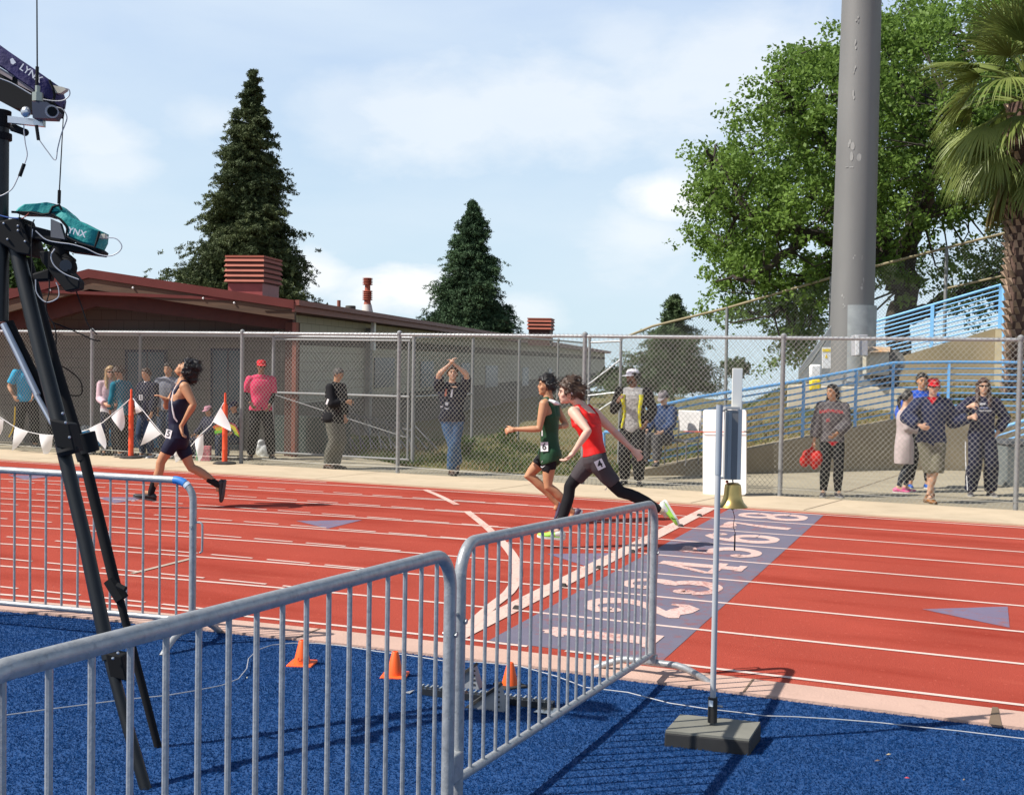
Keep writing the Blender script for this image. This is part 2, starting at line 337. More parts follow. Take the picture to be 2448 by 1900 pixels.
# turf
xs = [-30+i*.5 for i in range(121)]
def turf():
    V = []; F = []; ys = [-.50, -.9, -1.5, -3, -6, -10, -16, -30]
    for j, y in enumerate(ys):
        for x in xs:
            yy = y+(lane_y(0, x) if j == 0 else 0); yy = min(yy, lane_y(0, x)-.5-.02*j); V.append((x, yy, tz(yy)))
    n = len(xs)
    for j in range(len(ys)-1):
        for i in range(n-1): a = j*n+i; F.append([a, a+n, a+n+1, a+1])
    o = numpy_mesh('turf', V, F, M_TURF); o['kind'] = 'structure'
turf()
def fibres():
    N = 380000; P = []
    # denser near the camera; only the ground the photograph shows
    x = rng.uniform(-4.8, 7.0, N*2); y = rng.uniform(-6.6, -.45, N*2)
    d = np.stack([x-CAM[0], y-CAM[1]], 1); D = d@FW[:2]; lat = (d@RT[:2])/np.maximum(D, .1)
    ok = (D > 1.6) & (np.abs(lat) < .56); x, y = x[ok][:N], y[ok][:N]
    ly = np.array([lane_y(0, a) for a in np.linspace(-5, 7.2, 123)]); lim = np.interp(x, np.linspace(-5, 7.2, 123), ly)-.485+rng.uniform(-.02, .02, len(x)); k = y < lim; x, y = x[k], y[k]; n = len(x)
    z = np.maximum(0, .04*(-y-.9)); h = rng.uniform(.005, .012, n); w = rng.uniform(.0022, .0040, n); a = rng.uniform(0, 2*math.pi, n); l = rng.uniform(0, .022, n); b = rng.uniform(0, 2*math.pi, n)
    B = np.stack([x, y, z], 1); W_ = np.stack([np.cos(a)*w, np.sin(a)*w, 0*w], 1); T = np.stack([np.cos(b)*l, np.sin(b)*l, h], 1)
    V = np.stack([B-W_, B+W_, B+T], 1).reshape(-1, 3); F = np.arange(3*n).reshape(-1, 3)
    o = numpy_mesh('turf_fibres', V, F, M_FIB); tag(o, 'short blue artificial grass fibres covering the infield', 'artificial grass', kind='stuff')
fibres()
# ================================================================ markings
def ribbon(mb, pts, w, z):
    P = np.array(pts, float); T = np.gradient(P, axis=0); T /= np.maximum(np.linalg.norm(T, axis=1, keepdims=True), 1e-9); N_ = np.stack([-T[:, 1], T[:, 0]], 1)
    w = np.full(len(P), w) if np.isscalar(w) else np.array(w); A = P+N_*w[:, None]/2; B = P-N_*w[:, None]/2; n = len(P)
    zz = np.full((n, 1), z); mb.add(np.vstack([np.hstack([A, zz]), np.hstack([B, zz])]), [[i, n+i, n+i+1, i+1] for i in range(n-1)])
def lines():
    mb = MB()
    for k in range(9):
        segs = [[-24, .46], [.73, 26]] if k == 0 else [[-24, 26]]
        for a, b in segs:
            xx = list(np.arange(a, min(b, 1), .5))+[min(b, 1.)]+([b] if b > 1 else [])
            ribbon(mb, [(x, lane_y(k, x)) for x in xx], .044, .004)
    ribbon(mb, [(-26, 8.02), (-6, 8.0)], .04, .0042)
    struct('lane_lines', mb, M_LINE, smooth=False)
    mb = MB()
    for k in range(0, 8):
        for i in range(28):
            x1 = -1.45-.27*k*.0-i*.62-(k*.21 % .62); x0 = x1-.46
            if x1 > -1.5+.0*k: continue
            ribbon(mb, [(x, k-.30*sag(k, x)+.012) for x in np.linspace(x0, x1, 4)], .036, .0048)
    struct('dashed_lines', mb, M_LINE, smooth=False)
    mb = MB(); mb.quad((.163, .03, .0024), (1.378, .03, .0024), (1.378, 7.975, .0024), (.163, 7.975, .0024)); struct('number_panel', mb, M_PANEL, smooth=False)
    mb = MB(); mb.quad((-.17, .02, .0060), (0, .02, .0060), (0, 7.98, .0060), (-.17, 7.98, .0060)); struct('finish_band', mb, M_BAND, smooth=False)
    mb = MB()
    def cr(P, n=10):
        P = [np.array(p, float) for p in P]; P = [2*P[0]-P[1]]+P+[2*P[-1]-P[-2]]; o = []
        for i in range(1, len(P)-2):
            for t in np.linspace(0, 1, n, endpoint=False):
                a, b, c, d = P[i-1:i+3]; o.append(.5*((2*b)+(-a+c)*t+(2*a-5*b+4*c-d)*t*t+(-a+3*b-3*c+d)*t**3))
        o.append(P[-2]); return o
    ribbon(mb, cr([(-4.28, 7.9), (-3.7, 7.25), (-3.13, 6.55)]), .085, .0070)
    ribbon(mb, cr([(-2.74, 6.02), (-1.86, 4.71), (-1.05, 3.38), (-.62, 2.48), (-.36, 1.70), (-.25, 1.05), (-.12, .3)]), .095, .0070)
    struct('start_curve', mb, M_BAND, smooth=False)
    mb = MB(); ribbon(mb, [(-3.57, .84), (-3.59, 1.68)], .05, .0062); struct('relay_mark', mb, M_GREYL, smooth=False)
    mb = MB()
    for T in (((2.83, 2.49), (3.46, 2.92), (3.46, 2.10)), ((-4.13, 4.28), (-3.50, 4.72), (-3.49, 3.93)), ((-.72, 3.52), (-.10, 3.92), (-.12, 3.02)), ((-7.62, 4.87), (-7.0, 5.25), (-6.99, 4.50)), ((-10.7, 6.35), (-10.0, 6.75), (-10.0, 6.0)), ((-11.6, 5.7), (-10.95, 6.05), (-10.95, 5.4))):
        mb.poly([(x, y, .0033) for x, y in T])
    struct('arrow_marks', mb, M_TRI, smooth=False)
    # painted lane numbers: strokes of varying width; u to the right of the digit (+y), v up (-x)
    def arc(cu, cv, ru, rv, a0, a1, n=22): return [(cu+ru*math.cos(math.radians(a)), cv+rv*math.sin(math.radians(a))) for a in np.linspace(a0, a1, n)]
    def wv(n, w0, w1, w2=None): 
        w2 = w0 if w2 is None else w2; t = np.linspace(0, 1, n); return np.interp(t, [0, .5, 1], [w0, w1, w2])
    D = {}
    D['1'] = [([(.50, .03), (.50, .96)], .19), ([(.28, .78), (.40, .86), (.52, .95)], [.05, .09, .12]), ([(.24, .035), (.76, .035)], .07)]
    D['2'] = [(arc(.48, .70, .30, .26, 165, -20, 20)+[(.66, .46), (.40, .26), (.22, .12)], np.interp(np.linspace(0, 1, 23), [0, .3, .6, .85, 1], [.14, .09, .20, .15, .08])),
              ([(.18, .09), (.35, .16), (.55, .10), (.72, .06), (.84, .14), (.84, .26)], [.07, .14, .18, .15, .10, .05]), (arc(.27, .72, .055, .05, 0, 360, 12), .09)]
    D['3'] = [(arc(.46, .73, .27, .23, 160, -75, 20), np.interp(np.linspace(0, 1, 20), [0, .4, .8, 1], [.10, .08, .17, .10])), (arc(.46, .28, .33, .25, 78, -165, 24), np.interp(np.linspace(0, 1, 24), [0, .35, .7, 1], [.10, .20, .08, .12])), (arc(.20, .30, .06, .05, 0, 360, 12), .10), (arc(.25, .75, .05, .045, 0, 360, 12), .09)]
    D['4'] = [([(.62, .03), (.62, .97)], .17), ([(.60, .95), (.36, .62), (.12, .31)], [.07, .08, .08]), ([(.08, .28), (.92, .28)], .08), ([(.42, .035), (.84, .035)], .065)]
    D['5'] = [([(.26, .92), (.27, .52)], .06), ([(.24, .93), (.42, .88), (.60, .92), (.74, .97)], [.08, .15, .13, .05]), (arc(.47, .33, .33, .27, 135, -160, 26), np.interp(np.linspace(0, 1, 26), [0, .4, .75, 1], [.06, .20, .09, .12])), (arc(.22, .22, .06, .05, 0, 360, 12), .10)]
    D['6'] = [(arc(.50, .31, .30, .26, 0, 360, 30), np.interp(np.abs(np.cos(np.radians(np.linspace(0, 360, 30)))), [0, 1], [.08, .18])), ([(.22, .34), (.20, .55), (.30, .78), (.50, .93), (.68, .90)], [.15, .17, .13, .08, .08]), (arc(.74, .82, .05, .045, 0, 360, 12), .09)]
    D['7'] = [([(.14, .92), (.40, .87), (.62, .91), (.84, .94)], [.12, .15, .13, .05]), ([(.84, .95), (.62, .58), (.50, .30), (.47, .03)], [.06, .13, .17, .18]), ([(.14, .97), (.14, .74)], .05)]
    D['8'] = [(arc(.50, .73, .26, .22, 0, 360, 30), np.interp(np.abs(np.cos(np.radians(np.linspace(0, 360, 30)))), [0, 1], [.07, .15])), (arc(.50, .27, .33, .245, 0, 360, 30), np.interp(np.abs(np.cos(np.radians(np.linspace(0, 360, 30)))), [0, 1], [.08, .18]))]
    for k in range(1, 9):
        mb = MB(); st = D[str(k)]; h = .0055
        for j, (pts, w) in enumerate(st):
            P = [(1.21-.82*v, k-.5+.72*(u-.5)) for u, v in pts]; ww = (np.array(w) if not np.isscalar(w) else w)*1.08; ribbon(mb, P, ww, h+.0006*j)
        struct('lane_number', mb, M_WORN, smooth=False)
lines()
# ================================================================ chain link
def clip_seg(p, d, poly):                  # convex polygon (ccw) in 2D, line p+t*d
    t0, t1 = -1e9, 1e9
    for i in range(len(poly)):
        a = poly[i]; b = poly[(i+1) % len(poly)]; e = (b[0]-a[0], b[1]-a[1]); nx, ny = -e[1], e[0]
        num = (a[0]-p[0])*nx+(a[1]-p[1])*ny; den = d[0]*nx+d[1]*ny
        if abs(den) < 1e-12:
            if num > 0: return None
            continue
        t = num/den
        if den > 0: t0 = max(t0, t)
        else: t1 = min(t1, t)
    return (t0, t1) if t1-t0 > .01 else None
def link_mesh(name, A, B, zA, zB, m, parent, cell=.072, cz=.080, r=.0024, barbs=True):
    """diagonal wires of a chain link panel standing over the ground line A-B; zA, zB = (bottom, top) at each end"""
    A = np.array(A[:2], float); B = np.array(B[:2], float); Ln = np.linalg.norm(B-A); u = (B-A)/Ln; nrm = np.array([-u[1], u[0]])
    poly = [(0, zA[0]), (Ln, zB[0]), (Ln, zB[1]), (0, zA[1])]; segs = []
    H = max(zA[1], zB[1])+abs(zA[0])+1; sl = cz/cell; n0 = int(-H/sl/cell)-2; n1 = int((Ln+H/sl)/cell)+2
    for sg in (1, -1):
        for i in range(n0, n1):
            p = (i*cell+(0 if sg == 1 else .0), min(zA[0], zB[0])-.5); d = (1., sg*sl) if True else None
            if sg == -1: p = (i*cell, min(zA[0], zB[0])-.5)
            c = clip_seg(p, d, poly)
            if c: segs.append((p[0]+d[0]*c[0], p[1]+d[1]*c[0], p[0]+d[0]*c[1], p[1]+d[1]*c[1], sg*.0035))
    S = np.array(segs); n = len(S)
    P0 = np.stack([A[0]+u[0]*S[:, 0]+nrm[0]*S[:, 4], A[1]+u[1]*S[:, 0]+nrm[1]*S[:, 4], S[:, 1]], 1); P1 = np.stack([A[0]+u[0]*S[:, 2]+nrm[0]*S[:, 4], A[1]+u[1]*S[:, 2]+nrm[1]*S[:, 4], S[:, 3]], 1)
    if barbs:                              # twisted ends sticking up over the rail
        e = np.arange(0, Ln, cell); zt = zA[1]+(zB[1]-zA[1])*e/Ln
        Q = np.stack([A[0]+u[0]*e, A[1]+u[1]*e, zt], 1)
        for k in (-1, 1): P0 = np.vstack([P0, Q]); P1 = np.vstack([P1, Q+np.stack([u[0]*e*0+u[0]*k*.012, u[1]*e*0+u[1]*k*.012, e*0+.035], 1)])
    T = P1-P0; T /= np.linalg.norm(T, axis=1, keepdims=True); N1 = np.broadcast_to(np.array([nrm[0], nrm[1], 0]), T.shape); N2 = np.cross(T, N1); V = []
    for P in (P0, P1):
        for a in (0, 2.094, 4.189): V.append(P+r*(math.cos(a)*N1+math.sin(a)*N2))
    V = np.stack(V, 1).reshape(-1, 3); b = np.arange(len(P0))[:, None]*6; F = np.concatenate([b+np.array([[0, 1, 4, 3]]), b+np.array([[1, 2, 5, 4]]), b+np.array([[2, 0, 3, 5]])])
    return numpy_mesh(name, V, F, m, parent=parent, smooth=True)
def post_mb(P, h, r, cap=True):
    mb = MB(); mb.tube([(P[0], P[1], -.02+P[2] if len(P) > 2 else -.02), (P[0], P[1], h)], r, 12)
    if cap: mb.lathe((P[0], P[1], h), [(r*1.25, -.03), (r*1.25, .01), (r*.8, .03), (r*.2, .04)], 12)
    for z in np.linspace(.35, h-.3, 5): mb.lathe((P[0], P[1], z), [(r*1.08, -.006), (r*1.08, .006)], 12)
    return mb
FX = lambda px, py=None: g(px, py)
# trackside fence
F1Y = 9.68
f1 = thing('chain_link_fence', 'long galvanised chain-link fence standing on the concrete edge directly behind the red track', 'fence', (-6, F1Y, 0))
FH = 2.30
p1 = [at(px, 950, F1Y)[0] for px in (220, 578, 953, 1396, 1870, 2436)]; p1 = [p1[0]-2.95]+p1+[p1[-1]+3.1]
for x in p1: obj('post', post_mb((x, F1Y), FH+.03, .034), M_GALVF, f1)
mb = MB(); mb.tube([(p1[0], F1Y, FH), (p1[-1], F1Y, FH)], .026, 12)
for x in np.arange(p1[0]+1, p1[-1], 6): mb.tube([(x-.05, F1Y, FH), (x+.05, F1Y, FH)], .030, 12)
for x in np.arange(p1[0]+.3, p1[-1], .62): mb.lathe((x, F1Y, FH), [(.0285, -.004), (.0285, .004)], 10, ax=(1, 0, 0))
obj('top_rail', mb, M_GALV, f1)
link_mesh('mesh', (p1[0], F1Y-.03), (p1[-1], F1Y-.03), (.03, FH+.01), (.03, FH+.01), M_WIRE, f1, r=.0023)
mb = MB(); mb.tube([(x, F1Y-.03, .12+.012*math.sin(x*2)) for x in np.arange(p1[0], p1[-1], .4)], .004, 5); obj('tension_wire', mb, M_WIRE, f1)
# gated fence behind it, parallel to the first
F2Y = 11.45
f2 = thing('chain_link_fence', 'second chain-link fence with a gate and cross brace in front of the low building', 'fence', (-9, F2Y, 0))
C2 = at(988, 950, F2Y); q = [at(px, 950, F2Y)[0] for px in (117, 335, 653)]; FH2 = top_z((C2[0], F2Y), 803)
for x in q+[C2[0]]: obj('post', post_mb((x, F2Y), FH2, .034 if x > q[0] else .03), M_GALVF, f2)
mb = MB(); mb.tube([(q[0]-4, F2Y, FH2-.03), (C2[0], F2Y, FH2-.03)], .024, 10); obj('top_rail', mb, M_GALV, f2)
gf = obj('gate_frame', MB().tube([(q[2]+.05, F2Y-.03, FH2-.09), (C2[0]-.06, F2Y-.03, FH2-.09)], .02, 8).tube([(q[2]+.05, F2Y-.02, .08), (C2[0]-.06, F2Y-.02, .08)], .02, 8)
         .tube([(q[2]+.06, F2Y-.02, 1.22), (C2[0]-.07, F2Y-.02, 1.22)], .023, 8).tube([(q[2]+.06, F2Y-.04, 1.18), (C2[0]-.1, F2Y-.04, .48)], .008, 6).tube([(C2[0]-.09, F2Y-.02, .08), (C2[0]-.09, F2Y-.02, FH2-.09)], .02, 8), M_GALVF, f2)
link_mesh('mesh', (q[0]-4, F2Y), (C2[0], F2Y), (.05, FH2-.04), (.05, FH2-.04), M_WIRED, f2, r=.0017, barbs=False)
# fence running away beside the path
f3 = thing('chain_link_fence', 'chain-link fence running away from the track past the grass strip beside the building', 'fence', (C2[0], F2Y, 0))
pts3 = []
for px, pb, pt in ((1127, 1080, 803), (1238, 1054, 806), (1331, 1030, 812), (1395, 1012, 818)):
    P = g(px, pb, .05); pts3.append((P[0], P[1], top_z(P, pt)))
prev = (C2[0], F2Y, FH2)
for P in pts3:
    obj('post', post_mb(P[:2], P[2], .03), M_GALVF, f3)
    link_mesh('mesh', prev[:2], P[:2], (.05, prev[2]-.03), (.05, P[2]-.03), M_WIRED, f3, r=.0017, barbs=False, cell=.09, cz=.1); prev = P
mb = MB(); mb.tube([(C2[0], F2Y, FH2-.03)]+[(P[0], P[1], P[2]-.02) for P in pts3], .022, 8); mb.tube([(C2[0], F2Y, 1.22), (pts3[0][0], pts3[0][1], 1.22)], .018, 8); obj('top_rail', mb, M_GALV, f3)
# gate near the foot of the ramp
f4 = thing('chain_link_gate', 'chain-link gate panel with diagonal braces behind the red-shirted runner', 'gate', (-3, 12, 0))
GY = 12.6; ga, gb = at(1407, 950, GY), at(1482, 950, GY); gh = top_z(ga, 808)
for P in (ga, gb): obj('post', post_mb(P[:2], gh, .026), M_GALVF, f4)
mb = MB(); mb.tube([(ga[0], GY, gh-.08), (gb[0], GY, gh-.05)], .018, 8)
for z0, z1 in ((1.5, 1.95), (.9, 1.3)): mb.tube([(ga[0], GY-.03, z0), (gb[0], GY-.03, z1)], .014, 6)
mb.tube([(ga[0], GY-.03, 1.3), (gb[0], GY-.03, 1.38)], .014, 6); obj('gate_frame', mb, M_GALV, f4)
link_mesh('mesh', ga[:2], gb[:2], (.1, gh-.08), (.1, gh-.05), M_WIRED, f4, r=.0017, barbs=False)
# tall fence climbing the bank
f5 = thing('chain_link_fence', 'tall chain-link fence climbing the bank behind the light pole, in front of the oak', 'fence', (3, 25, 1))
Y5 = 24.5; rail5 = [at(px, py, Y5) for px, py in ((1490, 808), (1560, 780), (1740, 736), (1990, 663), (2265, 592), (2440, 548))]
mb = MB(); mb.tube(rail5, .035, 8)
mid5 = [at(px, py, Y5) for px, py in ((2262, 690), (2440, 650))]; mb.tube(mid5, .03, 8); obj('top_rail', mb, mat('rail_tan', (.30, .25, .15), rough=.8), f5)
for px, py in ((1740, 736), (1989, 664), (2265, 592)):
    P = at(px, py, Y5); obj('post', MB().tube([(P[0], Y5, .0), (P[0]-.02, Y5, P[2]+.03)], .045, 10), M_GALVF, f5)
for i in range(len(rail5)-1):
    a, b = rail5[i], rail5[i+1]; link_mesh('mesh', a[:2], b[:2], (.3, a[2]), (.3, b[2]), M_WIRED, f5, r=.0026, barbs=False, cell=.085, cz=.095)
# ================================================================ ramp wall and blue railings
def wall_path(P, Zt, th, name, m, label, zb=-.05, cat='wall'):
    """vertical retaining wall following plan points P with top heights Zt"""
    P = np.array(P, float); mb = MB(); n = len(P); T = np.gradient(P, axis=0); T /= np.linalg.norm(T, axis=1, keepdims=True); Nn = np.stack([-T[:, 1], T[:, 0]], 1); Q = P+Nn*th
    V = []; 
    for i in range(n): V += [(*P[i], zb), (*P[i], Zt[i]), (*Q[i], Zt[i]), (*Q[i], zb)]
    F = []
    for i in range(n-1):
        a, b = 4*i, 4*i+4
        for j in range(3): F.append([a+j, b+j, b+j+1, a+j+1][::-1])
    F += [[0, 1, 2, 3], [4*n-1, 4*n-2, 4*n-3, 4*n-4]]
    mb.add(V, F); o = obj(name, mb, m, smooth=False); return tag(o, label, cat)
WP = [(-2.30, 11.29), (-1.19, 12.21), (.17, 13.62), (1.74, 15.17), (2.68, 15.70), (5.2, 16.95)]
WZ = [.06, .30, .60, .945, .985, .985]
wall_path(WP, WZ, .22, 'retaining_wall', M_CONC, 'low grey concrete retaining wall rising to the right along the ramp behind the fence')
M_BLUE = mat('railing_blue', (.13, .36, .66), rough=.4, var=.08, scale=8, spec=.5)
M_BLUEL = mat('railing_light_blue', (.22, .50, .82), rough=.4, var=.06, scale=8)
def railing(P, Zb, Zt, n, posts, name, label, m, r=.016, rt=.028, rp=.026, group=None):
    root = thing(name, label, 'railing', (*P[0], Zb[0]), group); P = [np.array(p) for p in P]
    for k in range(n+1):
        f = k/n; mb = MB(); mb.tube([(*p, zb+.12+(zt-zb-.12)*f) for p, zb, zt in zip(P, Zb, Zt)], rt if k == n else r, 8); obj('rail', mb, m, root)
    for s in posts:
        i = int(s); t = s-i
        if i >= len(P)-1: i, t = len(P)-2, 1.
        p = P[i]*(1-t)+P[i+1]*t; zb = Zb[i]*(1-t)+Zb[i+1]*t; zt = Zt[i]*(1-t)+Zt[i+1]*t
        obj('post', MB().box((p[0], p[1], (zb+zt)/2-.02), (rp*2, rp*2, zt-zb)), m, root)
    return root
off = np.array([-.6928, .7211])*.11
RP = [(-1.97-.04, 11.62)]+[(x+off[0], y+off[1]) for x, y in ((-1.19, 12.21), (.17, 13.62), (1.74, 15.17))]+[(2.68-.05, 15.80), (4.6, 16.78)]
railing(RP, [.13, .30, .60, .945, .985, .985], [1.145, 1.34, 1.615, 1.985, 2.02, 2.04], 8, (.22, 1.42, 2.1, 2.62, 3., 3.98, 4.75), 'ramp_railing', 'blue pipe railing with nine bars along the top of the sloping ramp wall', M_BLUE)
lp = at(1443, 1080, 11.45)
tag(obj('handrail_post', MB().tube([(lp[0], 11.45, 0), (lp[0], 11.45, top_z(lp, 1033))], .03, 10).tube([(lp[0], 11.45, top_z(lp, 1033)), (lp[0]+.35, 11.5, top_z(lp, 1033)+.02)], .03, 10), M_BLUE), 'short blue handrail post at the foot of the ramp, beside the red-shirted runner', 'post')
# lower stair rail at the right edge
SR = [g(2375, 1144)[:2], g(2375, 1144)[:2]+np.array([1.5, .35])]
railing(SR, [.0, .62], [top_z(SR[0], 1027), top_z(SR[0], 1027)+.55], 6, (0., .98), 'stair_railing', 'light blue stair railing rising beside the grey bin at the right edge', M_BLUEL, r=.014)
# upper ramp
UY = 21.5
ua, ub = at(2120, 862, UY), at(2375, 786, UY); up = [(ua[0]-.9, UY), (ub[0], UY), (ub[0]+.42, UY)]
zsl = (ub[2]-ua[2])/(ub[0]-ua[0])
wall_path(up, [ua[2]-.9*zsl, ub[2], ub[2]+.02], .3, 'upper_ramp_wall', M_CONC2, 'stained tan concrete wall of the upper ramp behind the light pole', zb=.8)
mb = MB(); P = at(2386, 880, UY-.06); mb.box((P[0], UY-.12, 1.7), (.16, .2, 2.2)); tag(obj('wall_pier', mb, mat('pier_concrete', (.50, .42, .27), rough=.9, var=.1)), 'pale concrete pier closing the end of the upper ramp wall', 'pier')
ra, rb = at(2060, 778, UY+.1), at(2393, 681, UY+.1); rc = at(2060, 858, UY+.1); rd = at(2393, 786, UY+.1)
railing([(ra[0], UY+.1), (rb[0], UY+.1)], [rc[2]-.15, rd[2]-.15], [ra[2], rb[2]], 9, (.52, 1.), 'ramp_railing', 'light blue railing on the upper ramp wall between the light pole and the palm trunk', M_BLUEL, r=.017, rt=.03, rp=.04)
pe = at(2402, 690, UY-.4); obj_ = obj('handrail_post', MB().tube([(pe[0]+.05, UY-.4, 1.3), (pe[0]-.02, UY-.4, pe[2])], .04, 8), M_BLUEL); tag(obj_, 'tall light blue end post of the upper ramp, touching the palm trunk', 'post')
# ================================================================ light pole
M_POLE = mat('pole_steel', (.185, .182, .175), rough=.62, metal=.2, var=.12, scale=1.2, bump=.05, stretch=(1, 1, .3), det=6)
M_POLEG = mat('pole_patch', (.30, .32, .32), rough=.5, metal=.4, var=.14, scale=6)
M_BARE = mat('bare_patch', (.30, .295, .28), rough=.8, var=.15)
def light_pole():
    PD = 23.3; B = atd(2032, 915, PD); T = atd(2068, -60, PD); r0 = 51/FPX*PD; r1 = 46/FPX*PD; ax = (T-B); H = np.linalg.norm(ax); e = np.array([.0, 0, 1.]); T = np.array([B[0]+.03, B[1], B[2]+H])
    root = thing('light_pole', 'huge brown steel stadium light pole rising out of the top of the picture', 'light pole', B)
    obj('shaft', MB().tube([B, B*.5+T*.5, T+(T-B)*.8], [r0, (r0+r1)/2, r1*.85], 48), M_POLE, root)
    # lower sleeve, flange and bolts
    obj('sleeve', MB().tube([B+[.10, -.06, .02], B+[.10, -.06, 1.55]], r0*.90, 40), M_POLEG, root)
    obj('base_plate', MB().lathe(B, [(r0*1.75, -.05), (r0*1.75, .04)], 8), M_POLEG, root)
    for k in range(10):
        a = k*.628+.2; c = B+np.array([math.cos(a), math.sin(a), 0])*r0*1.45
        obj('anchor_bolt', MB().tube([c+[0, 0, .0], c+[0, 0, .16]], .03, 6).lathe(c+[0, 0, .05], [(.055, 0), (.055, .05)], 6), M_POLEG, root)
    obj('footing', MB().box(B+[.0, .3, -.36], (2.25, 2.2, .6)), mat('footing_concrete', (.46, .41, .31), rough=.92, var=.1), root, smooth=False, bevel=.03)
    # steel gusset plate on the left of the shaft
    w = -RT*np.array([1, 1, 0]); w = w/np.linalg.norm(w)
    gp = [B+w*(r0*.8), B+w*1.05, B+w*1.05+[0, 0, .25], B+w*(r0*.8)+[0, 0, 1.25]]; fwd = -FW*np.array([1, 1, 0]); obj('gusset', MB().prism(gp, fwd*.05), M_POLEG, root)
    rs = np.random.default_rng(3)
    for px, py, w_, h_ in ((2042, 75, 5, 10), (2041, 130, 4, 14), (2036, 185, 5, 10), (2034, 235, 5, 18), (2036, 370, 11, 40), (2024, 362, 5, 14), (2023, 410, 9, 4), (2053, 530, 7, 22), (2058, 558, 4, 14), (2030, 620, 4, 7), (2050, 625, 5, 16), (2007, 715, 4, 9), (2005, 735, 5, 7), (2052, 670, 5, 12), (2095, 200, 3, 8), (2047, 690, 4, 14)):
        mb = MB()
        for j in range(3):
            x, y = px+rs.normal(0, w_*.35), py+rs.normal(0, h_*.45); d = (x-(2032+(915-y)/975*36))/50.; a = math.asin(max(-.95, min(.95, d)))
            rr = r0+(r1-r0)*(915-y)/975+.004; zc = B[2]+(915-y)/FPX*PD; c = np.array([B[0], B[1], zc])+(RT*math.sin(a)-FW*math.cos(a))*np.array([1, 1, 0])*rr
            t = RT*math.cos(a)+FW*math.sin(a); t[2] = 0; n = 9; pts = []
            ww, hh = w_/FPX*PD*.5*rs.uniform(.5, 1), h_/FPX*PD*.45*rs.uniform(.5, 1)
            for k in range(n): q = k*2*math.pi/n; k2 = rs.uniform(.88, 1.12); pts.append(c+t*ww*math.cos(q)*k2+np.array([0, 0, hh*math.sin(q)*k2]))
            mb.poly(pts)
        obj('bare_patch', mb, M_BARE, root, smooth=False)
    obj('cable', MB().tube([atd(1912, 897, PD-.9), atd(1940, 865, PD-.9), atd(1972, 815, PD-.8)], .022, 8), mat('cable_dark', (.12, .13, .12)), root)
    return B, PD
PB, PD = light_pole()
M_WHITE = mat('sign_white', (.80, .79, .76), rough=.5, var=.03); M_YEL = mat('sign_yellow', (.85, .62, .02), rough=.5, var=.04)
def sheetbox(px0, py0, px1, py1, D, th=.03):
    a = atd(px0, py1, D); b = atd(px1, py1, D); c = atd(px1, py0, D); d = atd(px0, py0, D); return MB().prism([a, b, c, d], FW*th)
def warning_signs():
    D = PD-1.35
    t = thing('warning_sign', 'narrow white sign with a yellow warning header and triangle on the light pole', 'sign', atd(1976, 880, D))
    obj('plate', sheetbox(1966, 830, 1986, 880, D), M_WHITE, t, smooth=False); obj('header', sheetbox(1966, 834, 1986, 841, D-.006, .004), M_YEL, t, smooth=False)
    obj('symbol', MB().prism([atd(1972, 856, D-.006), atd(1979, 856, D-.006), atd(1975.6, 846, D-.006)], FW*.004), M_YEL, t, smooth=False)
    t = thing('pole_guard', 'white pad with a yellow lower half strapped low on the left of the light pole', 'guard', atd(1950, 930, D))
    obj('pad', sheetbox(1937, 871, 1965, 905, D-.1, .12), M_WHITE, t, bevel=.04); obj('pad', sheetbox(1937, 905.5, 1964, 934, D-.1, .12), M_YEL, t, bevel=.04)
    M_BOX = mat('box_grey', (.38, .38, .40), rough=.6); M_BX2 = mat('cabinet_pale', (.50, .52, .46), rough=.6, var=.1, col2=(.42, .36, .26))
    t = thing('junction_box', 'small grey electrical box fixed to the front of the light pole', 'electrical box', atd(2060, 850, D)); 
    obj('case', sheetbox(2046, 800, 2075, 850, D+.1, .3), M_BOX, t, smooth=False, bevel=.01); obj('door', sheetbox(2046, 802, 2054, 848, D+.08, .02), M_WHITE, t, smooth=False)
    t = thing('electrical_cabinet', 'pale cabinet with a rusty sloping hood at the right of the light pole', 'electrical cabinet', atd(2102, 895, D+.3))
    obj('case', sheetbox(2079, 842, 2125, 896, D+.3, .45), M_BX2, t, smooth=False); obj('hood', MB().prism([atd(2078, 841, D+.1), atd(2128, 841, D+.1), atd(2128, 829, D+.45), atd(2078, 829, D+.45)], FW*.5), mat('hood_rust', (.50, .47, .38), rough=.7, var=.1, scale=4, col2=(.45, .24, .10)), t, smooth=False)
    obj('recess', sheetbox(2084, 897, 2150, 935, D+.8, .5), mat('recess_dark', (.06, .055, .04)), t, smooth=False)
    t = tag(obj('meter_dome', MB().tube([atd(2128, 868, D+.5), atd(2128, 868, D+1.)], .28, 20), mat('dome_grey', (.12, .12, .11), rough=.6)), 'dark round housing behind the rusty-hooded cabinet', 'housing')
warning_signs()
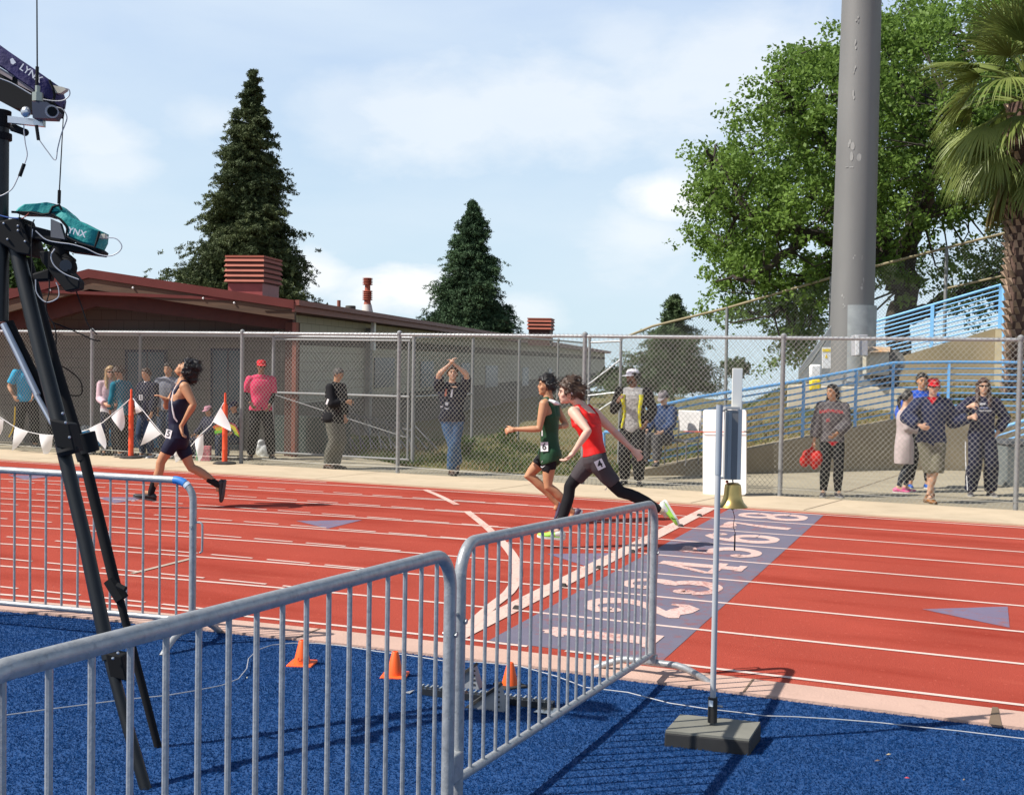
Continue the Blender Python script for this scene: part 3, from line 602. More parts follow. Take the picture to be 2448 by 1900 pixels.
# ================================================================ low building
M_CMU = mat('cmu_shell', (.30, .26, .19), rough=.92, var=.06, bump=.2)
def cmu(name, c1, c2, mortar):
    m = mat(name, c1, rough=.92); m, nt, N, L = nt_of(name); b = N['Principled BSDF']; tc = N['Texture Coordinate']
    mp = N.new('ShaderNodeMapping'); mp.inputs['Rotation'].default_value = (math.radians(90), 0, 0)
    sep = N.new('ShaderNodeSeparateXYZ'); L.new(tc.outputs['Object'], sep.inputs[0]); ad = N.new('ShaderNodeMath'); L.new(sep.outputs[0], ad.inputs[0]); L.new(sep.outputs[1], ad.inputs[1])
    cb = N.new('ShaderNodeCombineXYZ'); L.new(ad.outputs[0], cb.inputs[0]); L.new(sep.outputs[2], cb.inputs[1])
    br = N.new('ShaderNodeTexBrick'); br.inputs['Scale'].default_value = 1; br.inputs['Brick Width'].default_value = .4; br.inputs['Row Height'].default_value = .2; br.inputs['Mortar Size'].default_value = .008
    br.inputs['Color1'].default_value = (*c1, 1); br.inputs['Color2'].default_value = (*c2, 1); br.inputs['Mortar'].default_value = (*mortar, 1); L.new(cb.outputs[0], br.inputs[0]); L.new(br.outputs[0], b.inputs['Base Color']); return m
M_BLK = cmu('block_wall', (.46, .435, .36), (.42, .395, .325), (.27, .25, .20)); M_BLKD = cmu('block_wall_grey_and_shade', (.12, .11, .095), (.115, .107, .094), (.07, .066, .06)); M_BAND2 = mat('wall_band', (.10, .085, .075), rough=.9)  # dark block: real grey on the plinth, painted shade on the front wall
M_ROOF = mat('roof_red', (.125, .034, .030), rough=.75, var=.1, scale=3, spec=.15); M_WOOD = mat('fascia_wood', (.080, .042, .020), rough=.7, var=.35, scale=3, stretch=(.4, .4, 4), det=8)
M_BEAM = mat('beam_red', (.070, .020, .014), rough=.7, var=.15); M_FASC = mat('fascia_red', (.20, .055, .038), rough=.55, var=.08); M_TERRA = mat('louvre_red', (.34, .085, .048), rough=.7, var=.08, scale=3); M_NAVY = mat('window_dark', (.012, .022, .045), rough=.35, spec=.3); M_DOOR = mat('door_teal', (.02, .06, .085), rough=.4)
def building():
    ZE = 2.75; E1 = g(705, 745, ZE); E2 = g(1460, 845, ZE); d = (E2-E1); L_ = np.linalg.norm(d); d = d/L_; q = np.array([d[1], -d[0], 0.]); root = thing('school_building', 'long low building with a red roof, wooden gable fascia and block walls behind the fences', 'building', (E1[0], E1[1], 0))
    def gp(px, py, o=0.): return plane(px, py, E1+d*o, d)
    # gable roof
    top = [gp(-260, 768), gp(212, 643), gp(703, 718)]; und = [gp(-260, 790), gp(212, 664), gp(703, 738)]
    def strip_(A, B, o0, o1): return A+B[::-1], d*(o1-o0), d*o0
    def ext(A, B, o0, o1):
        mb = MB()
        for i in range(len(A)-1): mb.prism([A[i]+d*o0, A[i+1]+d*o0, B[i+1]+d*o0, B[i]+d*o0], d*(o1-o0))
        return mb
    rf = obj('roof', ext(top, und, -.02, 16), M_ROOF, root, smooth=False)
    w0 = [gp(-260, 793), gp(212, 665), gp(703, 739)]; w1 = [gp(-260, 825), gp(212, 691), gp(703, 764)]; obj('fascia', ext(w0, w1, .02, .12), M_WOOD, root, smooth=False)
    for px, py in ((318, 688), (486, 713), (560, 724), (120, 694)): P_ = gp(px, py, .0); obj('fascia_lamp', MB().ell(P_, (.022, .022, .022), 8, 6), M_WHITE, root)
    b0 = [gp(-260, 822, .5), gp(212, 690, .5), gp(700, 760, .5)]; b1 = [gp(-260, 880, .5), gp(230, 732, .5), gp(700, 790, .5)]; obj('beam', ext(b0, b1, 0, .2), M_BEAM, root, smooth=False)
    obj('soffit', MB().add([und[0]+d*.1-[0, 0, .02], und[1]+d*.1-[0, 0, .02], und[1]+d*8-[0, 0, .02], und[0]+d*8-[0, 0, .02]], [[0, 1, 2, 3]]).add([und[1]+d*.1-[0, 0, .02], und[2]+d*.1-[0, 0, .02], und[2]+d*8-[0, 0, .02], und[1]+d*8-[0, 0, .02]], [[0, 1, 2, 3]]), M_BEAM, root, smooth=False)
    # front wall under the gable, set back
    FO = 1.6; a, b = gp(-260, 800, FO), gp(212, 680, FO); c = E1-q*.56+d*FO; Lw = a.copy()
    mb = MB(); mb.prism([(a[0], a[1], -.1), (c[0], c[1], -.1), (c[0], c[1], ZE), (b[0], b[1], b[2]), (a[0], a[1], a[2])], d*.3); obj('front_wall', mb, M_BLKD, root, smooth=False)  # same blockwork as the side wall; porch shade is put into its darker colour
    def onf(px0, py0, px1, py1, o, th=.04, nm='x', m=None, par=None):
        P = [gp(px0, py1, o), gp(px1, py1, o), gp(px1, py0, o), gp(px0, py0, o)]; return obj(nm, MB().prism(P, -d*th), m, par or root, smooth=False)
    for x0, x1, y0, y1 in ((308, 396, 842, 1085), (512, 578, 838, 1085)):
        f = onf(x0, y0, x1, y1, FO-.02, .05, 'door', M_DOOR); onf(x0-5, y0-6, x0, y1, FO-.02, .08, 'door_frame', M_NAVY, f); onf(x1, y0-6, x1+5, y1, FO-.02, .08, 'door_frame', M_NAVY, f); onf(x0, y0-6, x1, y0, FO-.02, .08, 'door_frame', M_NAVY, f); onf((x0+x1)/2-1.2, y0, (x0+x1)/2+1.2, y1, FO-.07, .02, 'door_gap', M_NAVY, f); onf((x0+x1)/2+6, 985, (x0+x1)/2+10, 1000, FO-.07, .05, 'handle', M_GALV, f)
    onf(120, 790, 660, 812, FO-.02, .06, 'band', M_BAND2)
    # red brick pier and steel column under the porch
    C = g(678, 1094); zt = top_z(C, 770)
    obj('pier', MB().box((C[0]-.06, C[1]+.35, zt/2), (.20, .20, zt)), mat('pier_brick', (.085, .035, .026), rough=.9), root, smooth=False)
    obj('column', MB().box((C[0]+.1, C[1]+.2, zt/2), (.085, .085, zt)), mat('column_orange', (.22, .065, .04), rough=.5), root, smooth=False)
    
    # side wall with windows, and its long eave
    W0 = E1-q*.55+d*FO; W0[2] = 0; W1 = E1-q*.55+d*(L_-.3); W1[2] = 0
    obj('side_wall', MB().prism([W0+[0, 0, -.3], W1+[0, 0, -.3], W1+[0, 0, ZE], W0+[0, 0, ZE]], -q*.3), M_BLK, root, smooth=False)
    def ons(px0, py0, px1, py1, nm, m, th=.03, par=None):
        f = [plane(px0, py1, W0+q*.0, q), plane(px1, py1, W0, q), plane(px1, py0, W0, q), plane(px0, py0, W0, q)]; z0 = (f[0][2]+f[1][2])/2; z1 = (f[2][2]+f[3][2])/2
        f = [np.array([f[0][0], f[0][1], z0]), np.array([f[1][0], f[1][1], z0]), np.array([f[1][0], f[1][1], z1]), np.array([f[0][0], f[0][1], z1])]
        return obj(nm, MB().prism(f, q*th), m, par or root, smooth=False)
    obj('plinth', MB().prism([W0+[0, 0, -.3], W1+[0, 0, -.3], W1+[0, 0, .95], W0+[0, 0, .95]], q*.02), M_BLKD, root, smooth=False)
    obj('band', MB().prism([W0+[0, 0, 2.15], W1+[0, 0, 2.15], W1+[0, 0, 2.38], W0+[0, 0, 2.38]], q*.02), M_BAND2, root, smooth=False)
    for x0, x1, y0, y1 in ((893, 940, 855, 926), (1003, 1034, 864, 926), (1100, 1122, 868, 925), (1159, 1188, 874, 925), (1247, 1262, 878, 922), (1310, 1318, 880, 915)):
        f = ons(x0, y0, x1, y1, 'window', M_NAVY); z = f.data.vertices[0].co
        m_ = (x0+x1)/2; ons(x0, (y0+y1)/2-1, x1, (y0+y1)/2+1, 'glazing_bar', M_GALVF, .05, f)
    up3 = np.array([0, 0, 1.]); e0 = E1+[0, 0, .02]; ee = E2
    obj('eave_fascia', MB().prism([e0-up3*.02, ee-up3*.02, ee+up3*.2, e0+up3*.2], -q*.06), M_FASC, root, smooth=False)
    obj('gutter', MB().prism([e0+up3*.1+q*.001, ee+up3*.1+q*.001, ee+up3*.2+q*.001, e0+up3*.2+q*.001], q*.08), M_FASC, root, smooth=False)
    S = 9.; rz = ZE+.2; obj('side_roof', MB().prism([e0+up3*.2, ee+up3*.2, ee+up3*(.2+S*.03)-q*S, e0+up3*(.2+S*.03)-q*S], -up3*.06), M_ROOF, root, smooth=False)
    obj('side_soffit', MB().add([e0-up3*.01, ee-up3*.01, ee-q*.6-up3*.01, e0-q*.6-up3*.01], [[0, 1, 2, 3]]), M_BEAM, root, smooth=False)
    obj('end_wall', MB().prism([W1+[0, 0, -.3], W1-q*9+[0, 0, -.3], W1-q*9+[0, 0, 4.3], W1+[0, 0, 2.75]], -d*.3), M_BLK, root, smooth=False)
    P = plane(880, 1000, W0+q*.12, q); obj('column', MB().box((P[0], P[1], 1.32), (.13, .13, 2.64)), M_GALVF, root, smooth=False)
    dp = plane(914, 790, E1-q*.0+q*.05, q); obj('downspout', MB().box((dp[0]-.25*q[0], dp[1], 2.45), (.09, .09, .7)), M_WHITE, root, smooth=False)
    # big louvred ventilator: turned with the building, seen corner on
    def louvre(pxL, pxC, pxR, yt, yb, ybase, n, o, label):
        A = gp(pxC, yb, o); Lp = plane(pxL, yb, A, d); wd = np.linalg.norm((A-Lp)[:2]); Rp = plane(pxR, yb, A, q); dp_ = min(np.linalg.norm((Rp-A)[:2]), wd*1.3); cen = A-q*wd/2+d*dp_/2
        zt_ = top_z(A, yt); zb_ = A[2]; zbase = top_z(A, ybase)-.5; t = thing('roof_ventilator', label, 'roof vent', (cen[0], cen[1], zbase)); Rm = np.stack([q, d, up3], 1)
        obj('curb', MB().box((cen[0], cen[1], (zbase+zb_)/2), (wd*.86, dp_*.86, zb_-zbase), Rm), M_BEAM if n < 5 else mat('vent_base', (.30, .055, .05), rough=.5), t, smooth=False)
        h = (zt_-zb_)/n
        for k in range(n):
            z = zb_+h*(k+.5); s = 1.+.0*k; obj('louvre', MB().box((cen[0], cen[1], z), (wd*s, dp_*s, h*.62), Rm, taper=.93), M_TERRA, t, smooth=False)
        obj('core', MB().box((cen[0], cen[1], (zt_+zb_)/2-.01), (wd*.9, dp_*.9, zt_-zb_), Rm), M_BEAM, t, smooth=False)
        obj('cap', MB().box((cen[0], cen[1], zt_+.02), (wd*.97, dp_*.97, .05), Rm), M_TERRA, t, smooth=False)
    louvre(535, 631, 689, 615, 676, 712, 5, 7, 'large terracotta louvred ventilator on the near roof, in front of the tall conifer')
    louvre(1259, 1318, 1337, 763, 789, 798, 3, 28, 'small terracotta louvred ventilator at the far end of the roof')
    D = dep(gp(880, 740, 9)); B = atd(878, 748, D); s = D/FPX
    t = thing('roof_flue', 'thin terracotta flue pipe with two finned cowls standing on the roof', 'flue', B)
    obj('pipe', MB().lathe(B, [(14*s, -.5), (12*s, 8*s), (8*s, 25*s), (6*s, 80*s)], 16), M_TERRA, t)
    for z0, hh, rr in ((30, 24, 12.5), (66, 18, 12.5)):
        prof = []
        for k in range(5): prof += [(rr*.72*s, (z0+hh*k/5)*s), (rr*s, (z0+hh*(k+.3)/5)*s), (rr*s, (z0+hh*(k+.55)/5)*s), (rr*.72*s, (z0+hh*(k+.8)/5)*s)]
        obj('cowl', MB().lathe(B, prof, 18), M_TERRA, t, smooth=False)
    obj('patch', MB().lathe(B+[0, 0, 0], [(14.4*s, 0), (12.4*s, 9*s), (10*s, 20*s)], 16), mat('flue_white', (.6, .55, .5)), t)
    B = atd(810, 735, D-2); tag(obj('vent_pipe', MB().tube([B-[0, 0, .4], B+[0, 0, 16*s]], 4*s, 10), mat('pipe_brown', (.25, .08, .05))), 'tiny brown vent pipe on the roof left of the finned flue', 'pipe')
    B = atd(838, 740, D-1); tag(obj('vent_drum', MB().lathe(B, [(12*s, -.4), (12*s, 8*s), (10*s, 9*s)], 16), mat('drum_dark', (.07, .065, .05))), 'squat dark drum vent on the roof between the pipe and the finned flue', 'vent')
building()
def bike_rack():
    t = thing('bike_rack', 'dark metal rack of leaning hoops standing against the building behind the gate', 'bike rack', g(900, 1080))
    m = mat('rack_metal', (.10, .105, .11), rough=.5, metal=.5); Y = 12.3
    for i in range(9):
        P = at(792+i*24, 1072, Y); Q = at(760+i*24+18, 975+i*5, Y+.35); obj('hoop', MB().tube([P, Q, Q+[.12, .15, -.02], P+[.45, .2, 0]], .014, 6), m, t)
    obj('rail', MB().tube([at(770, 972, Y+.3), at(985, 1030, Y+.3)], .018, 8), m, t)
bike_rack()
mb = MB(); P = at(730, 1085, 12.0); mb.box((P[0], 12.2, .38), (1.5, .5, .75)); tag(obj('storage_box', mb, mat('box_dark_green', (.03, .05, .045), rough=.8), bevel=.02), 'dark green storage box in the shade under the porch right of the red column', 'box')
# ================================================================ crowd barriers
def barrier(A, step, nb, hgt, label, feet=(0, 1), hook=None, bot=.17, first=0, last=None, tape=False):
    """A: position of bar 0 at the top rail, step: 3D vector between bars, nb bars; the frame is one bar spacing beyond at each end"""
    A = np.array(A, float); st = np.array(step, float); u = st/np.linalg.norm(st); up3 = np.array([0, 0, 1.])
    P0 = A-st*.95; P1 = A+st*(nb-.05); root = thing('crowd_barrier', label, 'barrier', (A[0]+st[0]*nb/2, A[1]+st[1]*nb/2, tz(A[1]+st[1]*nb/2)), 'galvanised crowd barriers in the foreground')
    r = .0235; R = .13
    def corner(P, s): return [P-up3*R, P-up3*R*.62+u*s*R*.08, P-up3*R*.29+u*s*R*.29, P-up3*R*.08+u*s*R*.62, P+u*s*R]
    hb = hgt-bot
    path = [P0-up3*hb]+corner(P0, 1)+corner(P1, -1)[::-1]+[P1-up3*hb]
    # rounded smooth frame
    fr = []
    def arc(P, s):
        c = P-up3*R+u*s*R; return [c-u*s*R*math.cos(a)+up3*R*math.sin(a) for a in np.linspace(0, math.pi/2, 9)]
    fr = [P0-up3*(hb+.06)]+[P0-up3*t for t in (hb*.7, hb*.4)]+arc(P0, 1)+[P0*(1-t)+P1*t for t in np.linspace(.15, .85, 6)]+arc(P1, -1)[::-1]+[P1-up3*t for t in (hb*.4, hb*.7)]+[P1-up3*(hb+.06)]
    obj('frame', MB().tube(fr, r, 16), M_GALV, root)
    obj('bottom_rail', MB().tube([P0-up3*hb, P1-up3*hb], .018, 14), M_GALV, root)
    for i in range(nb):
        c = A+st*i; obj('bar', MB().tube([c-up3*.015, c-up3*hb], .0082, 8), M_GALV, root)
    side = np.cross(u, up3); side /= np.linalg.norm(side)
    for k, P in ((0, P0), (1, P1)):
        if k in feet:
            G_ = P.copy(); z0 = P[2]-hb-.05; zg = tz(P[1])+.008
            pts = []
            for t in np.linspace(-1, 1, 15):
                a = abs(t); z = zg+(z0-zg)*(1 if a < .42 else max(0, 1-((a-.42)/.58)**1.5)); pts.append(np.array([P[0], P[1], z])+side*t*.36)
            obj('foot', MB().tube(pts, .0215, 12), M_GALV, root)
            obj('foot_bracket', MB().box((P[0], P[1], z0+.02), (.062, .062, .05)), M_GALV, root, bevel=.006)
    for k, P in ((0, P0), (1, P1)):
        s = -1 if k == 0 else 1
        b = P-up3*(.30)
        obj('bolt', MB().tube([b-side*.028, b+side*.030], .006, 6).lathe(b+side*.026, [(.011, -.003), (.011, .005)], 6, ax=side), M_GALV, root)
        if hook is not None and k in hook:
            for dz, L_ in ((-.27, .20), (-.86, .12)):
                h0 = P+up3*dz; obj('hook', MB().tube([h0, h0+u*s*.055, h0+u*s*.068-up3*.012, h0+u*s*.07-up3*L_*.5, h0+u*s*.068-up3*(L_-.01), h0+u*s*.052-up3*L_], .0075, 8), M_GALV, root)
    return root, P0, P1, u
bF = barrier((1.4625, -5.4125, 1.2816), (-.0014, .1249, -.005), 17, 1.09, 'near crowd barrier whose top rail comes in from the lower left corner', feet=(), hook=())
# its near end lies behind the camera side: lengthen with more bars
bR = barrier((1.3855, -2.9722, 1.1926), (.0013, .1248, -.0063), 21, 1.09, 'crowd barrier running away from the near one to the bell stand', feet=(1,), hook=(0, 1))
bL = barrier((-2.9039-.1239*6, -1.1213-.0165*6, 1.1001), (.1239, .0165, -.001), 17, 1.09, 'crowd barrier at the left with blue tape on its rounded top corner', feet=(0, 1), hook=(1,))
def tape():
    P1, u = bL[2], bL[3]; R = .13; c = P1-np.array([0, 0, R])-u*R; pts = [c+u*R*math.cos(a)+np.array([0, 0, R*math.sin(a)]) for a in np.linspace(1.0, 1.5, 6)]; pts += [pts[-1]-u*.02]
    obj('tape', MB().tube(pts, .0262, 16, cap=False), mat('tape_blue', (.03, .20, .60), rough=.5), bL[0])
    pts = [c+u*R*math.cos(a)+np.array([0, 0, R*math.sin(a)]) for a in np.linspace(.80, .97, 3)]; obj('tape', MB().tube(pts, .0255, 16, cap=False), mat('tape_white', (.6, .68, .78), rough=.5), bL[0])
tape()
for k in range(2):
    u = bR[3]; P = bR[1]-np.array([0, 0, (.62, .86)[k]]); obj('clamp', MB().box(P-u*.04, (.05, .09, .11)), M_GALV, bR[0], bevel=.006) if k else None
# ================================================================ bell stand
M_BRASS = mat('brass', (.46, .33, .12), rough=.34, metal=.85, var=.16, scale=14, det=6); M_RUB = mat('base_rubber', (.022, .022, .022), rough=.8, var=.3); M_PLY = mat('base_top', (.18, .175, .145), rough=.8, var=.2, scale=5)
M_PVC = mat('pipe_grey', (.40, .41, .42), rough=.5, var=.05, scale=5); M_UNI = mat('channel_grey', (.34, .345, .34), rough=.6, metal=.0, var=.06); M_STICK = mat('stick_white', (.76, .73, .66), rough=.5, var=.03)
def bell():
    B = g(1705, 1735, .1); B = np.array([B[0]-.005, B[1], 0.02]); DD = dep(B); root = thing('bell_stand', 'brass bell hung from a grey pole on a square black weighted base', 'bell stand', B)
    corners = [g(1588, 1749, .1), g(1625, 1709, .1), g(1819, 1728, .1), g(1793, 1770, .1)]
    c4 = [np.array([c[0], c[1], .0]) for c in corners]; cc = sum(c4)/4
    e1 = (c4[2]-c4[1]+c4[3]-c4[0])/2; e2 = (c4[1]-c4[0]+c4[2]-c4[3])/2; q4 = [cc-e1/2-e2/2, cc-e1/2+e2/2, cc+e1/2+e2/2, cc+e1/2-e2/2][::-1]
    obj('base', MB().prism([p+[0, 0, .01] for p in q4], (0, 0, .085)), M_RUB, root, smooth=False, bevel=.006)
    obj('base_top', MB().prism([cc+(p-cc)*.98+[0, 0, .0955] for p in q4], (0, 0, .012)), M_PLY, root, smooth=False)
    s = DD/FPX; zt = top_z(B, 977); zm = top_z(B, 1144)
    obj('socket', MB().lathe(B, [(.024, .10), (.024, .225), (.019, .226)], 16), M_RUB, root)
    obj('sticker', MB().box(B+[-.004, -.025, .20], (.022, .004, .03)), mat('sticker_white', (.6, .68, .75)), root, smooth=False)
    obj('thumb_screw', MB().tube([B+[.02, 0, .185], B+[.05, 0, .185]], .005, 6), M_GALV, root)
    tilt = np.array([.0, 0, 0]); obj('pole', MB().lathe(B, [(.0148, .2), (.0148, zm)], 16), M_PVC, root)
    obj('sleeve', MB().lathe(B, [(.0168, zm), (.0168, zt)], 18), mat('sleeve_blue_grey', (.30, .33, .365), rough=.5, var=.05), root)
    obj('sleeve_bore', MB().lathe(B, [(.013, zt-.01), (.013, zt+.001)], 14), M_RUB, root)
    def P(px, py, o=0.): return atd(px, py, DD, o)
    # square channel box right of the pole
    a, b = P(1733, 1147), P(1762, 980); w = 29*s
    obj('channel', MB().box((P(1746, 1063)), (w, .05, 165*s), np.stack([RT*[1, 1, 0]/np.linalg.norm(RT[:2]), FW*[1, 1, 0]/np.linalg.norm(FW[:2]), [0, 0, 1]], 1)), M_UNI, root, smooth=False, bevel=.003)
    Rm = np.stack([RT*[1, 1, 0]/np.linalg.norm(RT[:2]), FW*[1, 1, 0]/np.linalg.norm(FW[:2]), [0, 0, 1]], 1)
    obj('channel_lip', MB().box(P(1741, 1063, -.03), (.003, .008, 160*s), Rm), mat('lip_light', (.30, .32, .34), metal=.0, rough=.4), root, smooth=False)
    obj('channel_side', MB().box(P(1754, 1064, -.004), (14*s, .05, 160*s), Rm), mat('channel_dark', (.15, .15, .15), rough=.7), root, smooth=False)
    obj('bracket', MB().box(P(1749, 975, -.01), (34*s, .06, 6*s), Rm), M_UNI, root, smooth=False); obj('bracket', MB().tube([P(1718, 985), P(1738, 976)], .008, 8), M_UNI, root)
    obj('bolt', MB().tube([P(1722, 1142), P(1736, 1141)], .007, 8), M_GALV, root); obj('plug', MB().tube([P(1738, 1148), P(1738, 1154)], .007, 8), mat('plug_red', (.25, .03, .02)), root)
    obj('height_stick', MB().box(P(1762, 930, .02), (24*s, .012, 100*s), Rm), M_STICK, root, smooth=False, bevel=.002); obj('height_stick', MB().box(P(1767, 1052, .035), (11*s, .012, 190*s), Rm), M_STICK, root, smooth=False)
    bc = P(1751, 1212); bh = 58*s
    prof = [(.004, bh*1.02), (13*s, bh), (18.5*s, bh*.93), (20*s, bh*.80), (21*s, bh*.55), (23*s, bh*.36), (27*s, bh*.2), (33*s, bh*.08), (36*s, bh*.02), (36*s, 0), (33*s, -.001), (26*s, bh*.15), (17*s, bh*.7)]
    bl = obj('bell', MB().lathe(bc, prof, 40), M_BRASS, root); obj('hanger', MB().tube([bc+[0, 0, bh], P(1751, 1143)], .004, 6), M_UNI, bl)
    obj('clapper', MB().ell(bc+[0, 0, .0], (5*s, 5*s, 7*s)), M_RUB, bl)
    c = [P(1751, 1215), P(1756, 1235), P(1753, 1258), P(1758, 1275), P(1757, 1280)]; obj('pull_cord', MB().tube(c, .0018, 5), mat('cord_dark', (.12, .03, .03)), bl); obj('cord_handle', MB().tube([P(1757, 1276), P(1756, 1315)], [.0035, .0042], 6), M_RUB, bl)
bell()
# white post sheet behind the fence end of the finish line
def board():
    YB = 9.36; t = thing('sign_board', 'tall blank white board with rounded corners tied upright on the kerb beyond the finish line', 'board', g(1725, 1184))
    o = []; x0, y0, x1, y1, r = 1680, 979, 1784, 1183, 7
    for cx, cy, a0 in ((x0+r, y0+r, 180), (x1-r, y0+r, 270), (x1-r, y1-r, 0), (x0+r, y1-r, 90)):
        for a in np.linspace(a0, a0+90, 6): o.append(at(cx+r*math.cos(math.radians(a)), cy+r*math.sin(math.radians(a)), YB))
    obj('panel', MB().prism(o[::-1], (0, .04, 0)), mat('board_white', (.88, .86, .80), rough=.45, var=.02), t, smooth=False, bevel=.004)
    obj('red_cord', MB().tube([at(1634, 1031, YB+.9), at(1680, 1032, YB-.03), at(1786, 1032, YB-.03), at(1790, 1032, YB)], .006, 5), mat('cord_red', (.60, .06, .03)), t)
    obj('cord_hook', MB().tube([at(1779, 1031, YB-.04), at(1795, 1033, YB-.04)], .009, 5), M_RUB, t)
board()
# ================================================================ cones, blocks, cable, debris
M_CONE = mat('cone_orange', (.88, .115, .012), rough=.5, var=.04); M_CBASE = mat('cone_base_dark', (.03, .028, .025), rough=.8)
M_TXT = mat('ink_faded', (.45, .06, .01)); M_BLACKINK = mat('ink_black', (.012, .012, .014), rough=.6); M_LYNX = mat('lettering_pale', (.62, .62, .66), rough=.6)
def text(s, size, M4, m, parent, name='lettering', ext=.0006, bold=0.):
    c = bpy.data.curves.new('t', 'FONT'); c.body = s; c.size = size; c.align_x = 'CENTER'; c.align_y = 'CENTER'; c.extrude = ext; c.offset = bold; c.resolution_u = 3
    o = bpy.data.objects.new('t', c); COL.objects.link(o); dg = bpy.context.evaluated_depsgraph_get(); me = bpy.data.meshes.new_from_object(o.evaluated_get(dg)); bpy.data.objects.remove(o); bpy.data.curves.remove(c)
    me.transform(M4); me.materials.clear(); me.materials.append(m); r = bpy.data.objects.new(name, me); link(r, parent); return r
def M4(x, y, n, p):                          # local x, y, normal axes and origin
    return Matrix([[x[0], y[0], n[0], p[0]], [x[1], y[1], n[1], p[1]], [x[2], y[2], n[2], p[2]], [0, 0, 0, 1]])
XR = RT*[1, 1, 0]/np.linalg.norm(RT[:2]); YF = FW*[1, 1, 0]/np.linalg.norm(FW[:2]); ZU = np.array([0, 0, 1.])
def cone(px, py, hpx, rpx, label, base='orange', rot=.3, wr=''):
    B = gt(px, py); s = dep(B)/FPX; t = thing('traffic_cone', label, 'traffic cone', B, 'small orange cones on the blue turf'); r = rpx*s; h = hpx*s
    Rm = np.array([[math.cos(rot), -math.sin(rot), 0], [math.sin(rot), math.cos(rot), 0], [0, 0, 1]])
    mb = MB(); mb.box(B+[0, 0, .008+.012*0], (r*3.1, r*3.1, .013), Rm, taper=.97); obj('base', mb, M_CONE if base == 'orange' else M_CBASE, t, smooth=False, bevel=.004)
    obj('body', MB().lathe(B, [(r, .014), (r*.97, .022), (r*.40, h*.97), (r*.33, h), (r*.25, h), (r*.22, h-.015)], 28), M_CONE, t)
    if wr: 
        p = B-YF*(r*.80+.004)+ZU*h*.28; nn = -YF*.93+ZU*.36; yy = ZU*.93+YF*.36; text(wr, .03, M4(XR, yy, nn, p), M_TXT, t)
    return t
cone(722, 1588, 59, 20, 'leftmost small orange cone on the turf near the left barrier foot', wr='CH'); cone(944, 1616, 60, 20, 'middle small orange cone, just left of the tall joined barrier posts'); cone(1219, 1640, 58, 20, 'small orange cone on a dark base behind the starting block', base='dark', rot=.9)
def blocks():
    A, B = gt(985, 1656), gt(1342, 1697); u = (B-A); L_ = np.linalg.norm(u); u /= L_; n = np.cross(ZU, u); t = thing('starting_block', 'metal starting block with grey pedals and a notched chrome rail lying on the turf', 'starting block', (A+B)/2)
    CH = mat('chrome_rail', (.62, .58, .50), rough=.18, metal=.95, var=.1); PG = mat('pedal_grey', (.26, .27, .28), rough=.6, var=.06); Rm = np.stack([u, n, ZU], 1)
    obj('rail', MB().box((A+B)/2+ZU*.022, (L_*.9, .055, .035), Rm), mat('rail_dark', (.05, .055, .06), rough=.35, metal=.6), t, smooth=False)
    for i in range(26): obj('rail_tooth', MB().box(A+u*(L_*(.07+.033*i))+ZU*.046, (.0095, .05, .014), Rm), CH, t, smooth=False)
    obj('end_plate', MB().prism([A+n*.04+ZU*.005, A-n*.04+ZU*.005, A-u*.03-n*.02+ZU*.005], (0, 0, .004)), PG, t, smooth=False)
    obj('end_plate', MB().prism([B-n*.13+ZU*.012-u*.12, B-n*.13+ZU*.012+u*.0, B-n*.03+ZU*.016+u*.04, B-n*.03+ZU*.016-u*.1], (0, 0, .003)), CH, t, smooth=False)
    for (px, py), sd_ in (((1180, 1688), -1), ((1118, 1640), 1)):
        C = gt(px, py)+(n*.03 if sd_ > 0 else n*.0); h = .125
        p = obj('pedal', MB().prism([C-u*.12, C+u*.09, C+u*.075+ZU*h*.3, C+u*.045+ZU*h], -n*.09 if sd_ < 0 else -n*.08), PG, t, smooth=False)
        obj('pedal_pad', MB().prism([C-u*.135+ZU*.005+n*.01, C-u*.118+n*.01, C+u*.05+ZU*h+n*.01, C+u*.04+ZU*(h+.012)+n*.01], -n*.11), M_CBASE, p, smooth=False)
        for k in range(4): obj('slot', MB().box(C+u*.055-n*(.0915 if sd_ < 0 else .0815)+ZU*(.03+.027*k), (.018, .003, .010), Rm), M_CBASE, p, smooth=False)
blocks()
def cable():
    pts = [(2900, 1840), (2700, 1812), (2500, 1782), (2380, 1768), (2290, 1757), (2190, 1747), (2100, 1737), (2000, 1729), (1900, 1723), (1830, 1721), (1760, 1712), (1690, 1704), (1600, 1690), (1500, 1664), (1400, 1652), (1330, 1625), (1240, 1600), (1150, 1592), (1060, 1588), (980, 1575), (900, 1565), (820, 1552), (760, 1546), (700, 1545), (650, 1550), (615, 1562), (594, 1583), (590, 1607), (570, 1632), (530, 1648), (470, 1660), (400, 1672), (300, 1682), (200, 1695), (100, 1708), (0, 1722), (-60, 1735)]
    P = [gt(*q)+[0, 0, .024] for q in pts]; o = []
    for i in range(len(P)-1):
        for t in (0, .33, .66): o.append(P[i]*(1-t)+P[i+1]*t)
    tag(obj('cable', MB().tube(o+[P[-1]], .0032, 6), mat('cable_white', (.38, .39, .41), rough=.5)), 'thin white cable snaking across the blue turf from the left to the right edge', 'cable')
    pts = [(2448, 1797), (2300, 1764)]; 
cable()
def leaf(px, py, label, c, l):
    P = gt(px, py)+[0, 0, .02]; a = px*.7; d = np.array([math.cos(a), math.sin(a), 0])*l; e = np.array([-d[1], d[0], 0])*.35; tag(obj('leaf_scrap', MB().add([P-d, P+e, P+d, P-e, P+[0, 0, .006]], [[0, 1, 4], [1, 2, 4], [2, 3, 4], [3, 0, 4], [0, 3, 2, 1]]), mat('scrap'+str(px), c), smooth=False), label, 'debris')
